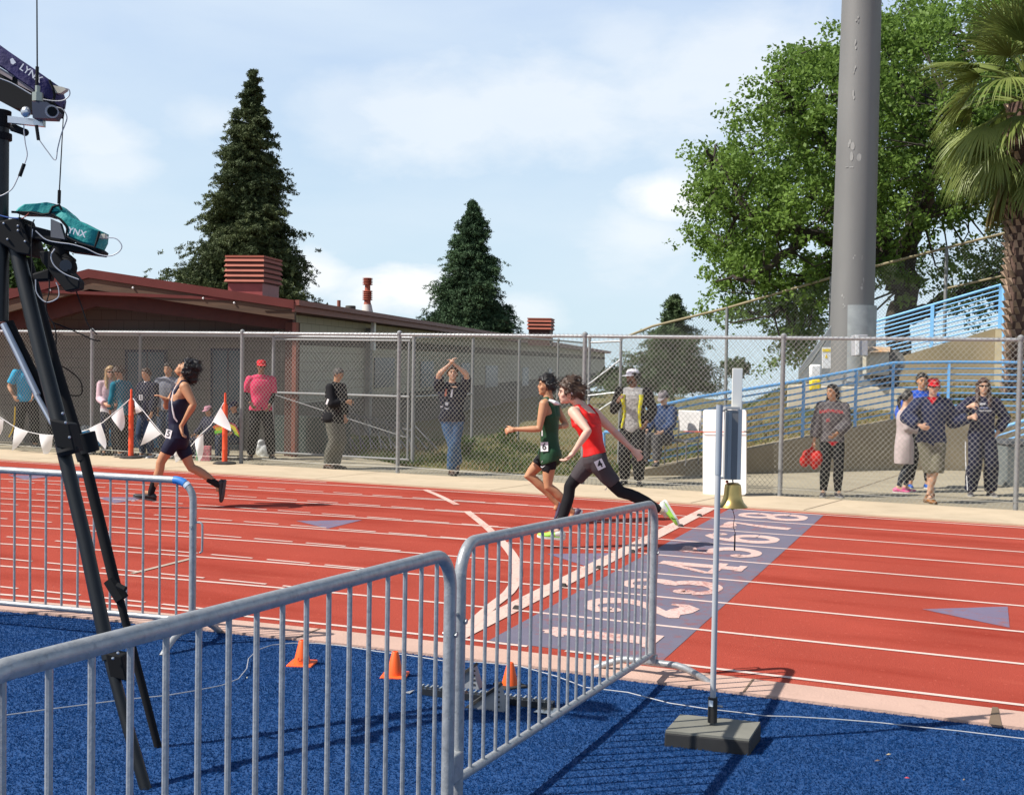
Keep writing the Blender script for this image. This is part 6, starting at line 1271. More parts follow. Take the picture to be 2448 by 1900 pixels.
def on_cloth(t, px, py, off=.006):
    best = None; d = un(ray(px, py))
    for c in t.children:
        if c.type != 'MESH' or c.name.split('.')[0] in ('hair',): continue
        me = c.data; b = BVHTree.FromPolygons([v.co for v in me.vertices], [list(p.vertices) for p in me.polygons]); h = b.ray_cast(Vector(CAM), Vector(d))
        if h[0] is not None and (best is None or h[3] < best[1]): best = (np.array(h[0]), h[3], np.array(h[1]))
    if best is None: return CAM+d*(dep(t.location)/(d@FW)), -d
    n = un(un(best[2])*.6-d*.6); return best[0]-d*off+n*off*.4, n
def stick(t, px, py, ang, w, h, m, name, txt=None, off=.012, sz=.8, tm=None, plate=True):
    P, n = on_cloth(t, px, py, off); y0 = UP*math.cos(ang)+RT*math.sin(ang); x = un(np.cross(y0, n)); y = np.cross(n, x)
    if plate: return decal(P, x, y, w, h, m, t, name, txt, tm, sz)
    return text(txt, h, M4(x, y, n, P), m, t, bold=h*.02, ext=.002)
def stick_swoosh(t, px, py, ang, L, m=None):
    P, n = on_cloth(t, px, py, .006); y0 = UP*math.cos(ang)+RT*math.sin(ang); x = un(np.cross(y0, n)); swoosh(P, x, np.cross(n, x), L, t, m)
def swoosh(P, x, y, L, parent, m=None):
    n = np.cross(x, y); pts = [(-.5, .12), (-.42, -.12), (-.25, -.2), (0, -.12), (.5, .28), (.02, .02), (-.2, -.04), (-.36, .0)]; return obj('emblem', MB().prism([P+x*a*L+y*b*L for a, b in pts], n*.003), m or SW, parent, smooth=False)
def runner(Px, spec):
    return {a: (Px(*b)) for a, b in spec.items()}
BLK = cloth('black', (.012, .012, .014)); NAVYR = cloth('navy_run', (.010, .011, .032), rough=.6); WHT = cloth('white', (.74, .74, .76))
H_BLACK = mat('hair_black', (.012, .010, .009), rough=.55, var=.3, scale=30, stretch=(1, 1, .3)); H_BROWN = mat('hair_brown', (.055, .030, .017), rough=.55, var=.35, scale=30, stretch=(1, 1, .3)); H_BLOND = mat('hair_blond', (.42, .28, .13), rough=.5, var=.3, scale=25, stretch=(1, 1, .3)); H_GREY = mat('hair_grey', (.06, .055, .05), rough=.7, var=.3)
def rdirs(J, Px, toes, facev, hup):
    for q in 'LR': J['t'+q] = toes[q][0]; J['u'+q] = toes[q][1]
    J['face'] = facev; J['hup'] = hup
L_, R_ = -RT, RT
# --- runner in navy (lane five)
def runner_navy():
    D = dep((-6.25, 4.5, .9)); s = D/FPX; P = lambda x, y, o=0.: atd(x, y, D, o)
    J = dict(head=P(443, 884), sL=P(441, 925, -.17), sR=P(430, 923, .17), eL=P(463, 967, -.22), wL=P(433, 1019, -.17), eR=P(398, 972, .22), wR=P(397, 955, .16), hL=P(426, 1043, -.085), hR=P(430, 1043, .085), kL=P(384, 1106, -.11), aL=P(360, 1180, -.09), kR=P(458, 1118, .09), aR=P(523, 1160, .08))
    J['hdL'] = un(RT*.15-UP); J['nL'] = RT; J['thL'] = -1; J['hdR'] = un(-RT*.75+UP*.45); J['nR'] = un(-UP*.8-RT*.5); J['thR'] = 1; J['kfL'] = un(-RT); J['kfR'] = un(-RT*.8-UP*.5); J['bend'] = .035
    rdirs(J, P, {'L': (un(-RT+UP*.18), un(UP+RT*.18)), 'R': (un(-UP-RT*.15), un(-RT+UP*.15))}, un(-RT*.66+UP*.75), un(RT*.75+UP*.66))
    J['locks'] = [([(0, -.05, .06), (0, -.12, .05), (0, -.16, .0)], [.055, .060, .038]), ([(.03, -.02, .10), (.02, -.08, .14), (0, -.13, .12)], [.045, .05, .035]), ([(-.03, .04, .09), (-.02, .02, .14), (0, -.06, .16)], [.03, .045, .05]), ([(0, -.10, -.03), (0, -.15, -.03), (0, -.19, .03)], [.05, .055, .03])]
    t = person('runner in a navy singlet and shorts, looking skyward, bib number 5 on the hip', J, 1.0, 'tan', ('mop', H_BLACK), [singlet(NAVYR, wr=.006), bottom(NAVYR, .010, .33, .004, .12, 'shorts', .003, vox=.009), socks(BLK, .80), shoes(mat('shoe_black', (.02, .02, .022), rough=.5), mat('sole_dark', (.05, .05, .055), rough=.6), SW)], big=1.12, vox=.0085, handc=(.35, .22), base=np.array([*g(405, 1213)[:2], 0]))
    pts = [on_cloth(t, *q)[0] for q in ((424, 918), (414, 936), (411, 958), (413, 980), (417, 998), (424, 1008))]
    obj('piping', MB().tube(pts, [.005, .006, .008, .010, .011, .008], 8), SW, t); stick(t, 404, 1037, .28, .085, .105, SW, 'hip_number', '5', .02); stick_swoosh(t, 322, 1196, .15, .10)
runner_navy()
# --- runner in green (lane six)
def runner_green():
    D = dep((-1.95, 5.45, .9)); P = lambda x, y, o=0.: atd(x, y, D, o)
    J = dict(head=P(1306, 922), sL=P(1300, 966, -.165), sR=P(1322, 962, .165), eL=P(1289, 1025, -.21), wL=P(1231, 1026, -.14), eR=P(1353, 1016, .24), wR=P(1340, 1020, .06), hL=P(1317, 1083, -.085), hR=P(1313, 1083, .085), kL=P(1311, 1163, -.09), aL=P(1372, 1226, -.05), kR=P(1262, 1136, .10), aR=P(1334, 1205, .10))
    J['hdL'] = un(-RT-UP*.12); J['nL'] = un(FW-UP*.6); J['thL'] = 1; J['hdR'] = un(-RT); J['nR'] = -FW; J['kfL'] = un(-RT*.9-UP*.3); J['kfR'] = un(-RT*.6-UP*.8)
    rdirs(J, P, {'L': (un(RT*.75-UP*.55), un(UP*.6+RT*.4)), 'R': (un(-UP*.9-RT*.45), un(-RT*.9+UP*.3))}, un(-RT+UP*.04-FW*.05), un(UP-RT*.05))
    J['tL'] = un(-RT*.5-UP*.8); J['uL'] = un(-RT*.6+UP*.6)
    J['locks'] = [([(0, .05, .09), (0, .02, .115), (0, -.06, .115)], [.03, .042, .045])]
    GR = cloth('green', (.018, .062, .028), rough=.55); GR2 = cloth('green_light', (.03, .14, .05), rough=.55)
    t = person('runner in a dark green singlet and shorts, lane bib 6, beside the red one', J, .97, 'tan', ('messy', H_BLACK), [singlet(GR), bottom(GR, .022, .14, .012, .16, 'shorts', .006, vox=.009), bottom(BLK, .008, .26, .0, -.02, 'tights', .001, vox=.009), shoes(mat('shoe_purple', (.06, .045, .08), rough=.5), mat('sole_light', (.3, .3, .32), rough=.6), SW)], vox=.0085, handc=(.75, .7), base=np.array([*g(1340, 1250)[:2], 0]))
    yk = MB(); yk.tube([P(1312, 956, -.12), P(1326, 962, -.13), P(1336, 966, -.10)], [.016, .026, .02], 8); bake(yk, 'yoke', SW, t, .008, 2); yk = MB(); yk.tube([P(1302, 957, -.125), P(1308, 965, -.145)], [.02, .028], 8); bake(yk, 'yoke', GR2, t, .008, 2)
    obj('side_panel', MB().tube([P(1296, 1004, -.10), P(1298, 1022, -.10), P(1297, 1042, -.10)], [.012, .016, .012], 8), SW, t)
    stick(t, 1302, 1068, -.06, .092, .108, SW, 'hip_number', '6', .02); stick_swoosh(t, 1299, 1115, 0, .065); obj('flash', MB().prism([P(1302, 1086, -.15), P(1310, 1082, -.15), P(1300, 1100, -.15), P(1294, 1106, -.15)], -FW*.004), SW, t, smooth=False)
runner_green()
# --- runner in red (lane four)
def runner_red():
    D = dep((-1.05, 3.75, .9)); P = lambda x, y, o=0.: atd(x, y, D, o)
    J = dict(head=P(1358, 938), sL=P(1371, 985, -.13), sR=P(1420, 987, .16), eL=P(1406, 1030, -.30), wL=P(1369, 1084, -.26), eR=P(1468, 1031, .20), wR=P(1512, 1074, .14), hL=P(1424, 1096, -.085), hR=P(1420, 1096, .085), kL=P(1484, 1176, -.09), aL=P(1585, 1220, -.07), kR=P(1362, 1163, .10), aR=P(1333, 1270, .07))
    J['hdL'] = un(-RT*.75-UP*.75); J['nL'] = un(-RT*.5+UP*.7); J['thL'] = 1; J['hdR'] = un(RT*.7-UP*.72); J['nR'] = un(FW*.8-UP*.5); J['thR'] = -1; J['kfL'] = un(-RT*.55-UP*.8); J['kfR'] = un(-RT)
    rdirs(J, P, {'L': (un(RT*.52-UP*.85), un(-RT*.85-UP*.5)), 'R': (un(-RT+UP*.08), UP)}, un(-RT-FW*.05-UP*.03), un(UP-RT*.04)); J['bend'] = -.02
    J['locks'] = [([(0, -.04, .07), (0, -.11, .06), (.0, -.15, .03)], [.065, .062, .035]), ([(.03, -.06, .02), (.04, -.13, .0), (.03, -.16, -.04)], [.06, .065, .03]), ([(-.03, -.06, .0), (-.02, -.13, -.02), (-.01, -.15, -.07)], [.06, .06, .03]), ([(0, .05, .10), (0, .0, .13), (0, -.08, .135)], [.035, .045, .05]), ([(0, -.0, .12), (0, -.02, .16), (0, .0, .185)], [.03, .018, .006]), ([(.01, -.05, .12), (.01, -.09, .15), (.01, -.14, .16)], [.03, .018, .006]), ([(.02, -.12, .04), (.02, -.17, .06), (.02, -.21, .03)], [.03, .02, .006]), ([(.02, -.10, -.04), (.02, -.15, -.07), (.02, -.18, -.10)], [.03, .018, .006]), ([(.065, .03, .04), (.072, .035, .0), (.07, .03, -.03)], [.02, .018, .01])]
    RED = cloth('red', (.62, .018, .016), rough=.55); GRY = cloth('charcoal', (.055, .048, .052), rough=.75)
    t = person('runner in a red singlet over charcoal shorts and black leggings, with bib 4', J, .97, 'pale', ('messy', H_BROWN), [singlet(RED, wr=.006, hem=-.02), bottom(BLK, .007, .97, .0, .02, 'leggings', .002, vox=.009), bottom(GRY, .013, .38, .003, .17, 'shorts', .003, vox=.009)], big=1.05, vox=.0085, handc=(.45, .3), base=np.array([*g(1330, 1303)[:2], 0]))
    LIME = mat('shoe_lime', (.40, .78, .10), rough=.5); WS = mat('shoe_white', (.66, .70, .62), rough=.5)
    for q in 'LR': so_ = shoe(J['a'+q], J['t'+q], J['u'+q], 1.0, LIME if q == 'R' else LIME, WS, t); 
    for q in 'LR':
        a, tt, uu = J['a'+q], un(J['t'+q]), un(J['u'+q]); ss = np.cross(uu, tt); mb = MB(); b = a-uu*.082; mb.rings([[b+tt*x+ss*w*math.cos(c)+uu*(.015+h/2*(1+math.sin(c))) for c in np.linspace(0, 6.28, 12, endpoint=False)] for x, w, h in ((-.083, .022, .05), (-.06, .037, .082), (-.03, .0395, .094), (0, .040, .092), (.03, .0385, .070))]); obj('heel_panel', mb, WS, t)
    head = J['head']; s, f, u = head_frame(J); obj('headband', MB().tube([head+f*.070+u*.075+s*.04, head+f*.045+u*.085+s*.066, head+f*.01+u*.06+s*.083, head-f*.015+u*.02+s*.089, head-f*.04-u*.03+s*.088], .0075, 8), SW, t)
    for q in 'L': obj('ankle_sock', MB().tube([J['aL']-(J['kL']-J['aL'])*.0, J['aL']+(J['kL']-J['aL'])*.05], .043, 14), mat('sock_cream', (.5, .45, .3)), t)
    stick(t, 1434, 1110, -.45, .085, .098, SW, 'hip_number', '4', .02); stick_swoosh(t, 1450, 1166, -.75, .06); stick_swoosh(t, 1612, 1240, .55, .07, M_BLACKINK)
runner_red()
# ================================================================ spectators
def ik(a, b, l1, l2, hint):
    d = b-a; L = np.linalg.norm(d); L2 = min(L, (l1+l2)*.995); d = d/max(L, 1e-6); b2 = a+d*L2; x = (l1*l1-l2*l2+L2*L2)/(2*L2); h = math.sqrt(max(0, l1*l1-x*x)); hn = np.array(hint, float); hn = hn-d*(hn@d); hn = hn/max(np.linalg.norm(hn), 1e-6); return a+d*x+hn*h, b2
def stand(px, py, pytop, fd, wl=(.25, .04, .80), wr=(-.25, .04, .80), hl_=(.3, -.6, 0), hr_=(-.3, -.6, 0), look=None, tilt=0., feet=((.10, 0), (-.10, 0)), lean=0., sw=.19, hat=0., P=None, H=None, roll=0., z0=0., sit=False, knees=None, hw=.09):
    P = np.array(g(px, py, z0)) if P is None else np.array(P, float); P[2] = z0; H = H or (top_z(P, pytop)-z0-hat); k = H/1.80; f = un([fd[0], fd[1], 0]); l = np.cross(ZU, f)
    W_ = lambda v: P+(l*v[0]+f*v[1]+ZU*v[2])*k
    lz = -.44 if sit else 0.; J = {}
    J['hL'], J['hR'] = W_((hw, 0, .92+lz)), W_((-hw, 0, .92+lz)); J['sL'], J['sR'] = W_((sw, lean, 1.44+lz+roll)), W_((-sw, lean, 1.44+lz-roll)); hf = lean*1.25
    for q, w, h in (('L', wl, hl_), ('R', wr, hr_)):
        e, b = ik(J['s'+q], W_(w), .285*k, .262*k, l*h[0]+f*h[1]+ZU*h[2]); J['e'+q], J['w'+q] = e, b
        if h[2:] and len(h) > 3: pass
        J['hd'+q] = un(b-e); J['n'+q] = un(-l*(1 if q == 'L' else -1)+f*.05-ZU*.0); J['th'+q] = 1 if np.cross(J['n'+q], J['hd'+q])@f > 0 else -1
    for q, ft in (('L', feet[0]), ('R', feet[1])):
        fz = ft[2] if len(ft) > 2 else 0; a = W_((ft[0], ft[1], .085+fz)); kn, a2 = ik(J['h'+q], a, .44*k, .43*k, f if not sit else f*.6+ZU); J['k'+q], J['a'+q] = kn, a2; J['kf'+q] = f
        td = f+l*(.22 if q == 'L' else -.22); J['t'+q] = un(td)-ZU*(0 if fz == 0 else .9); J['u'+q] = ZU
        if fz: J['u'+q] = un(f+ZU*.3)
    ld = un(look) if look is not None else f; ld = un(np.array([ld[0], ld[1], 0])); J['face'] = un(ld*math.cos(tilt)+ZU*math.sin(tilt)); J['hup'] = un(ZU*math.cos(tilt)-ld*math.sin(tilt)); J['head'] = W_((0, hf+.015, 1.685+lz))+ld*.02; J['bend'] = 0
    return J, k, P, W_
TC = -FW*[1, 1, 0]; TR = RT*[1, 1, 0]; TC = un(TC); TR = un(TR)      # towards the camera / to its right
LS, DS = mat('sole_white', (.6, .6, .6), rough=.6), mat('sole_black', (.02, .02, .02), rough=.7)
def sh(n, c): return mat('shoe_'+n, c, rough=.55)
# pink shirt, red cap
J, k, P, W_ = stand(622, 1099, 858, TC+TR*.35, (.13, .20, .98), (-.20, .16, 1.02), feet=((.2, .02), (-.16, -.05)), sw=.200, hat=.02)
PK = cloth('pink', (.62, .045, .12)); t = person('person in a bright pink polo shirt and red cap, standing with hands at the waist', J, k, 'brown', ('short', H_BLACK), [top(BLK, .008, .93, .0, .0, 'undershirt', vox=.011), top(PK, .022, .40, -.12, .018, 'polo_shirt', wr=.009, collar=PK), bottom(BLK, .016, .97, .022, .1), shoes(sh('black', (.02, .02, .022)), DS)], cap=cloth('cap_red', (.55, .02, .03)), glasses=True, vox=.011, bw=1.12, bd=1.15, belly=.03, base=P)
# black jacket looking down
J, k, P, W_ = stand(795, 1122, 878, TR*.9+TC*.45, (.06, .22, .88), (-.02, .30, 1.20), (.4, -.5, 0), (-.6, -.3, -.6), look=TR*1.+TC*.3, tilt=-.45, lean=.05, sw=.18, feet=((.09, 0), (-.08, -.06)))
t = person('person in a black jacket and grey trousers looking down at a phone', J, k, 'tan', ('thin', H_GREY), [top(BLK, .026, .92, -.16, .02, 'jacket', wr=.010, collar=BLK, flare=.05), bottom(cloth('grey_green', (.105, .105, .085)), .018, .97, .028, .08, wr=.008), shoes(sh('brown', (.06, .035, .025)), DS)], vox=.011, bw=1.08, bd=1.15, belly=.03, base=P)
q = J['wR']+un(J['hdR'])*.10*k; tag(obj('phone', MB().box(q, (.07, .012, .13), np.stack([un(np.cross(TR, ZU)), TR, ZU], 1)), mat('phone_dark', (.02, .02, .022), rough=.2), smooth=False, bevel=.003), 'dark phone held up by the man in the black jacket', 'phone')
stick(t, 783, 960, .55, .035, .10, WHT, 'sleeve_stripe')
# crossed arms above the head
J, k, P, W_ = stand(1078, 1136, 0, TC+TR*.1, (.02, .21, 1.83), (-.05, .25, 1.84), (1, .5, .2), (-1, .5, .2), H=1.80, sw=.225, feet=((.0, .06), (.12, -.14, .10)), tilt=.1)
J['hdL'] = un(un(J['wL']-J['eL'])+ZU*.3); J['hdR'] = un(un(J['wR']-J['eR'])+ZU*.6)
t = person('person in a navy T-shirt and blue jeans with forearms crossed over the face', J, k, 'light', ('short', H_BROWN), [top(cloth('navy_tee', (.014, .016, .03)), .024, .38, -.14, .02, 'tshirt', wr=.009, belly=.03, bd=1.1), bottom(cloth('denim', (.035, .085, .17), var=.25, scale=14), .018, .97, .028, .06, 'jeans', wr=.009), shoes(sh('brown', (.06, .035, .025)), DS)], vox=.010, bd=1.15, belly=.04, big=1.2, bw=1.18, base=P)
for px, py, c, w, h in ((1066, 938, (.42, .14, .10), .03, .12), (1080, 940, (.5, .5, .55), .03, .13), (1068, 965, (.4, .42, .48), .05, .05), (1056, 972, (.6, .6, .65), .05, .015), (1068, 977, (.6, .6, .65), .06, .018)): stick(t, px, py, .15, w, h, cloth('print_%d' % px, c), 'shirt_print', off=.006)
# white cap, yellow and black jacket
J, k, P, W_ = stand(1510, 1160, 880, TC*.9-TR*.25, (.22, .10, .98), (-.20, .20, 1.32), (.4, -.5, 0), (-.45, -.5, -1), look=-TR*1.+TC*.35, sw=.205, feet=((.12, .02), (-.12, -.05)), hat=.02)
YEL = cloth('yellow', (.62, .58, .02), rough=.6); t = person('person in a white cap, grey patterned T-shirt and open black and yellow jacket', J, k, 'brown', ('short', H_BLACK), [top(cloth('grey_pattern', (.36, .35, .34), var=.35, scale=32, det=1), .020, .3, -.16, .02, 'tshirt', wr=.008, belly=.02), bottom(BLK, .018, .97, .030, .08, wr=.008), shoes(sh('black', (.02, .02, .022)), DS)], cap=cloth('cap_white', (.78, .76, .80)), vox=.011, bd=1.08, big=1.1, base=P, beard=mat('beard_dark', (.02, .015, .012), rough=.9))
def open_jacket(t, J, k, outer, inner):
    R, up, pel, ch = torso_rings(J, k, .034, -.12, 1.0, 1., 1.1, .05, 0); sS = un(J['sL']-J['sR']); fr = np.cross(sS, up); mb = MB(); V = []; F = []; n = len(R); m_ = 15
    for r in R:
        c = r.mean(0); d = np.stack([(r-c)@sS, (r-c)@fr], 1); a = np.max(np.abs(d[:, 0])); b = np.max(np.abs(d[:, 1]))
        for th in np.linspace(math.radians(128), math.radians(412), m_): cs, sn = math.cos(th), math.sin(th); x = math.copysign(abs(cs)**.83, cs)*a; y = math.copysign(abs(sn)**.83, sn)*b; V += [c+sS*x+fr*y, c+sS*x*.93+fr*y*.93]
    for i in range(n-1):
        for j in range(m_-1): a = (i*m_+j)*2; b = ((i+1)*m_+j)*2; F += [[a, a+2, b+2, b], [a+1, b+1, b+3, a+3]]
        for j in (0, m_-1): a = (i*m_+j)*2; b = ((i+1)*m_+j)*2; F.append([a, b, b+1, a+1])
    o = obj('jacket', MB().add(V, F), outer, t)
    sl = MB()
    for q in 'LR': arm_mb(sl, J, q, k, .026, .92, .014, 1.1)
    bake(sl, 'sleeves', outer, t, .011, 3, .009)
    for jj in (0, m_-1):
        P = [V[(i*m_+jj)*2] for i in range(n)]; obj('lapel', MB().tube([p+fr*.006 for p in P], [.014+.026*(i/n) for i in range(n)], 8), inner, o)
    obj('collar', MB().tube([ch+up*.05+sS*.10+fr*.02, ch+up*.085+sS*.07-fr*.05, ch+up*.09-fr*.075, ch+up*.085-sS*.07-fr*.05, ch+up*.05-sS*.10+fr*.02], .03, 8), inner, o)
open_jacket(t, J, k, BLK, YEL)
tag(obj('drink_bottle', MB().lathe(P+TC*.05-TR*.03+[0, 0, .42], [(.03, 0), (.034, .02), (.034, .13), (.02, .16), (.014, .20)], 14), mat('bottle_lime', (.30, .65, .02), rough=.3)), 'lime green drink bottle hanging between the legs of the man in the white cap', 'bottle')
# hooded woman with the red bag
J, k, P, W_ = stand(1985, 1188, 919, TC*1.-TR*.12, (.03, .20, 1.02), (-.29, .05, .86), (.7, -.4, 0), (-.3, -.4, 0), look=-TR*.95+TC*.6, sw=.18, feet=((.11, 0), (-.11, -.02)), tilt=-.03)
GH = cloth('grey_hoodie', (.105, .095, .10), var=.2, scale=16); J['locks'] = [([(-.06, -.02, .0), (-.075, .0, -.08), (-.09, .03, -.15)], [.035, .035, .02]), ([(.06, -.04, .0), (.06, -.06, -.09), (.05, -.06, -.13)], [.04, .035, .02])]
t = person('person in a grey hoodie with red lettering and black track pants, carrying a red bag', J, k, 'tan', ('pony', H_BLACK), [top(cloth('red_shirt', (.5, .01, .02)), .016, .1, -.20, .0, 'shirt', wr=.004), top(GH, .028, .93, -.07, .024, 'hoodie', wr=.011, hood=True), bottom(BLK, .012, .97, .012, .06, wr=.006), shoes(sh('dark', (.05, .045, .05)), mat('sole_grey', (.3, .3, .3)), SW)], vox=.010, base=P)
RI = cloth('print_red', (.60, .075, .085)); 
for w_, x0, y0, hh in (('SANTA', 1975, 983, .062), ('ROSA', 2003, 984, .062), ('JC', 1980, 1004, .055)): stick(t, x0, y0, (x0-1988)*.008, .1, hh, RI, 'lettering', w_, .008, plate=False)
def soft_bag(P, w, d, h, m, label, nm='bag', cat='bag', seed=0, handle=True):
    mb = MB(); rs = np.random.default_rng(seed)
    for i in range(14): mb.ell(P+np.array([rs.normal(0, w*.18), rs.normal(0, d*.15), h*rs.uniform(.25, .62)]), (w*.32, d*.35, h*.28), 10, 8)
    if handle: mb.tube([P+[-w*.12, 0, h*.8], P+[0, 0, h*1.15], P+[w*.12, 0, h*.8]], .012, 8).tube([P+[0, 0, h*.6], P+[0, 0, h*.9]], .04, 8)
    root = thing(nm, label, cat, P); bake(mb, 'body', m, root, .010, 3, .010, 30, seed); return root
soft_bag(J['wR']-ZU*.42-TR*.02, .22, .16, .34, cloth('bag_red', (.50, .02, .015), rough=.5), 'crumpled red drawstring bag hanging from the hand of the woman in the hoodie', seed=3)
# blue jacket man
J, k, P, W_ = stand(2196, 1168, 893, TC-TR*.1, (.22, .08, .82), (-.27, .10, .98), sw=.205, feet=((.12, .04), (-.13, .0)))
t = person('person in a bright blue jacket and black tights, smiling behind the ponytailed woman', J, k, 'tan', ('short', H_BLACK), [top(cloth('royal', (.015, .075, .42), rough=.55), .026, .92, -.12, .018, 'jacket', wr=.009, collar=cloth('royal_dark', (.01, .02, .09))), bottom(BLK, .010, .93, .004, .06, 'tights'), shoes(sh('blue', (.015, .10, .42)), LS, SW)], vox=.011, big=1.1, base=P)
stick(t, 2170, 1030, 0, .06, .10, WHT, 'bag_tag', off=.03)
# ponytailed woman in the long cardigan
J, k, P, W_ = stand(2158, 1178, 934, TR*1.+TC*.15, (.10, .24, 1.12), (-.10, .26, 1.10), (.2, -.5, -.6), (-.2, -.5, -.6), look=TR*1.+TC*.05, sw=.155, feet=((.07, .05), (-.07, -.10)), hw=.075)
J['locks'] = [([(0, -.09, .05), (0, -.14, .0), (0, -.15, -.10), (.0, -.13, -.22)], [.03, .035, .035, .015])]
def cardigan(t, J, k):
    R, up, pel, ch = torso_rings(J, k, .028, -.1, 1.02, .95, 1., .0, 0); s = un(J['hL']-J['hR']); fr = np.cross(s, up); R = [sec(pel-up*.40*k, s, fr, .17*k, .165*k), sec(pel-up*.25*k, s, fr, .185*k, .17*k), sec(pel-up*.10*k, s, fr, .19*k, .16*k)]+R[1:]
    mb = MB().rings(R)
    for q in 'LR': arm_mb(mb, J, q, k, .018, .93, .01)
    bake(mb, 'cardigan', cloth('cardigan', (.45, .37, .36)), t, .010, 3, .010, 20, 4)
t = person('person with a dark ponytail in a long pale cardigan and pink running shoes', J, k, 'light', ('pony', H_BLACK), [bottom(cloth('dark_leggings', (.03, .035, .045)), .008, .95, .0, .05, 'leggings'), cardigan, shoes(sh('pink', (.60, .10, .24)), LS, SW)], vox=.010, base=P)
# red cap, navy pullover, khaki shorts
J, k, P, W_ = stand(2222, 1203, 902, TC, (.50, .14, 1.26), (-.27, .28, 1.14), (.3, -.2, -1), (-.8, -.2, -.4), look=TC-TR*.2, sw=.205, feet=((-.03, .02), (.06, -.08)), hat=.02)
NV = cloth('navy_pull', (.022, .030, .075)); KH = cloth('khaki', (.16, .15, .105), var=.15)
t = person('person in a red cap, navy pullover and khaki shorts gesturing with both arms', J, k, 'light', ('short', H_BROWN), [top(cloth('red_shirt', (.5, .01, .02)), .020, .1, -.22, .0, 'shirt', wr=.004, collar=cloth('red_shirt', (.5, .01, .02))), top(NV, .032, .93, -.17, .024, 'pullover', wr=.011), bottom(KH, .026, .52, .040, .04, 'shorts', wr=.009), socks(cloth('sock_skin', (.3, .15, .08)), .97), shoes(sh('orange', (.30, .13, .04)), mat('sole_brown', (.12, .07, .03)), M_BLACKINK)], cap=cloth('cap_red', (.55, .02, .03)), glasses=True, vox=.010, bw=1.08, belly=.02, base=P, handc=(.9, .6))
pts = [on_cloth(t, x, y, .004)[0] for x, y in ((2216, 950), (2222, 957), (2228, 966), (2236, 957), (2242, 949))]
obj('shirt_placket', MB().prism([p-FW*.008 for p in pts], -FW*.008), MATS['cloth_red_shirt'], t, smooth=False); s_, f_, u_ = head_frame(J)
obj('cap_badge', MB().ell(J['head']+f_*.092*k+u_*.068*k, (.020, .006, .014), 12, 6, np.stack([s_, f_, u_], 1)), mat('badge', (.7, .5, .4)), t)
# navy sweatshirt woman
J, k, P, W_ = stand(2342, 1186, 905, TC-TR*.1, (.22, .03, .98), (-.26, .26, 1.38), (1, -.3, 0), (-1, -.1, -.8), look=TC-TR*.25, sw=.195, feet=((.16, .0), (-.14, .0)), hat=.0)
J['locks'] = [([(x, -.01, .0), (x*1.08, .0, -.10), (x*1.15, .06, -.22), (x*.95, .10, -.30)], [.035, .035, .032, .014]) for x in (-.075, .075)]+[([(0, -.07, .0), (0, -.08, -.12), (0, -.08, -.2)], [.07, .07, .04])]
t = person('person with long brown hair in a navy sweatshirt, one hand on the hip', J, k, 'light', ('long', mat('hair_auburn', (.06, .030, .022), rough=.5, var=.4, scale=30)), [top(cloth('navy_sweat', (.016, .018, .045)), .026, .93, -.20, .02, 'sweatshirt', wr=.009), bottom(cloth('navy_pant', (.014, .016, .035)), .018, .985, .038, .06, wr=.008), shoes(sh('dark', (.05, .045, .05)), mat('sole_grey', (.3, .3, .3)))], glasses=True, vox=.010, bw=1.06, belly=.02, base=P, handc=(.3, 1.1))
for w_, x0, y0, hh, m_ in (('NEW', 2347, 966, .045, WHT), ('UNION', 2352, 975, .035, cloth('print_blue', (.25, .3, .5))), ('TRACK & FIELD', 2355, 982, .026, WHT)): stick(t, x0, y0, 0, .1, hh, m_, 'lettering', w_, .008, plate=False)
pts = [on_cloth(t, x, y, .003)[0] for x, y in ((2308, 1055), (2308, 1085), (2309, 1110), (2311, 1140), (2313, 1172))]; obj('side_stripe', MB().tube(pts, .007, 6), WHT, t)
# ---- left group
J, k, P, W_ = stand(262, 1090, 876, TC+TR*.4, (.16, .22, 1.08), (-.10, .24, 1.06), look=TC+TR*.5, sw=.17, hw=.08)
J['locks'] = [([(x, -.01, .0), (x*1.1, .01, -.12), (x*1.1, .06, -.26), (x*.9, .09, -.34)], [.035, .036, .036, .016]) for x in (-.07, .07)]
t = person('person with long blonde hair and sunglasses in a pale pink cardigan', J, k, 'light', ('long', H_BLOND), [top(cloth('white_blouse', (.62, .60, .62)), .020, .1, -.22, .01, 'blouse', wr=.005), top(cloth('pale_pink', (.58, .42, .46)), .026, .92, -.02, .012, 'cardigan', wr=.008), bottom(cloth('dark_pants', (.02, .022, .035)), .012, .97, .008, .06), shoes(sh('black', (.02, .02, .022)), DS)], glasses=True, vox=.012, base=P)
J, k, P, W_ = stand(300, 1092, 0, TR*.15-TC*.2-TR*.6, (.12, .30, .88), (-.12, .10, .95), H=1.66, look=-TR*.3+TC*.9, tilt=-.6, lean=.13, sw=.19)
t = person('person in a teal long-sleeved top bending forward with tousled brown hair', J, k, 'tan', ('messy', H_BROWN), [top(cloth('teal', (.02, .15, .21)), .024, .92, -.16, .018, 'top', wr=.009), bottom(BLK, .014, .97, .012, .06), shoes(sh('dark', (.05, .045, .05)), mat('sole_grey', (.3, .3, .3)))], vox=.012, base=P)
J, k, P, W_ = stand(352, 1096, 880, TC-TR*.4, (.17, .10, .85), (-.12, .22, .98), sw=.165, look=-TR*.5+TC*.6, tilt=-.2, hw=.08)
t = person('young athlete in a navy warm-up jacket with a white collar, behind the bunting', J, k, 'tan', ('pony', H_BROWN), [top(cloth('navy_warm', (.014, .016, .035)), .028, .92, -.12, .02, 'jacket', wr=.010, collar=WHT), bottom(cloth('dark_jean', (.03, .05, .09)), .014, .97, .016, .06), shoes(LS, LS)], vox=.012, base=P); stick(t, 337, 950, 0, .07, .10, WHT, 'bib', '1', .01)
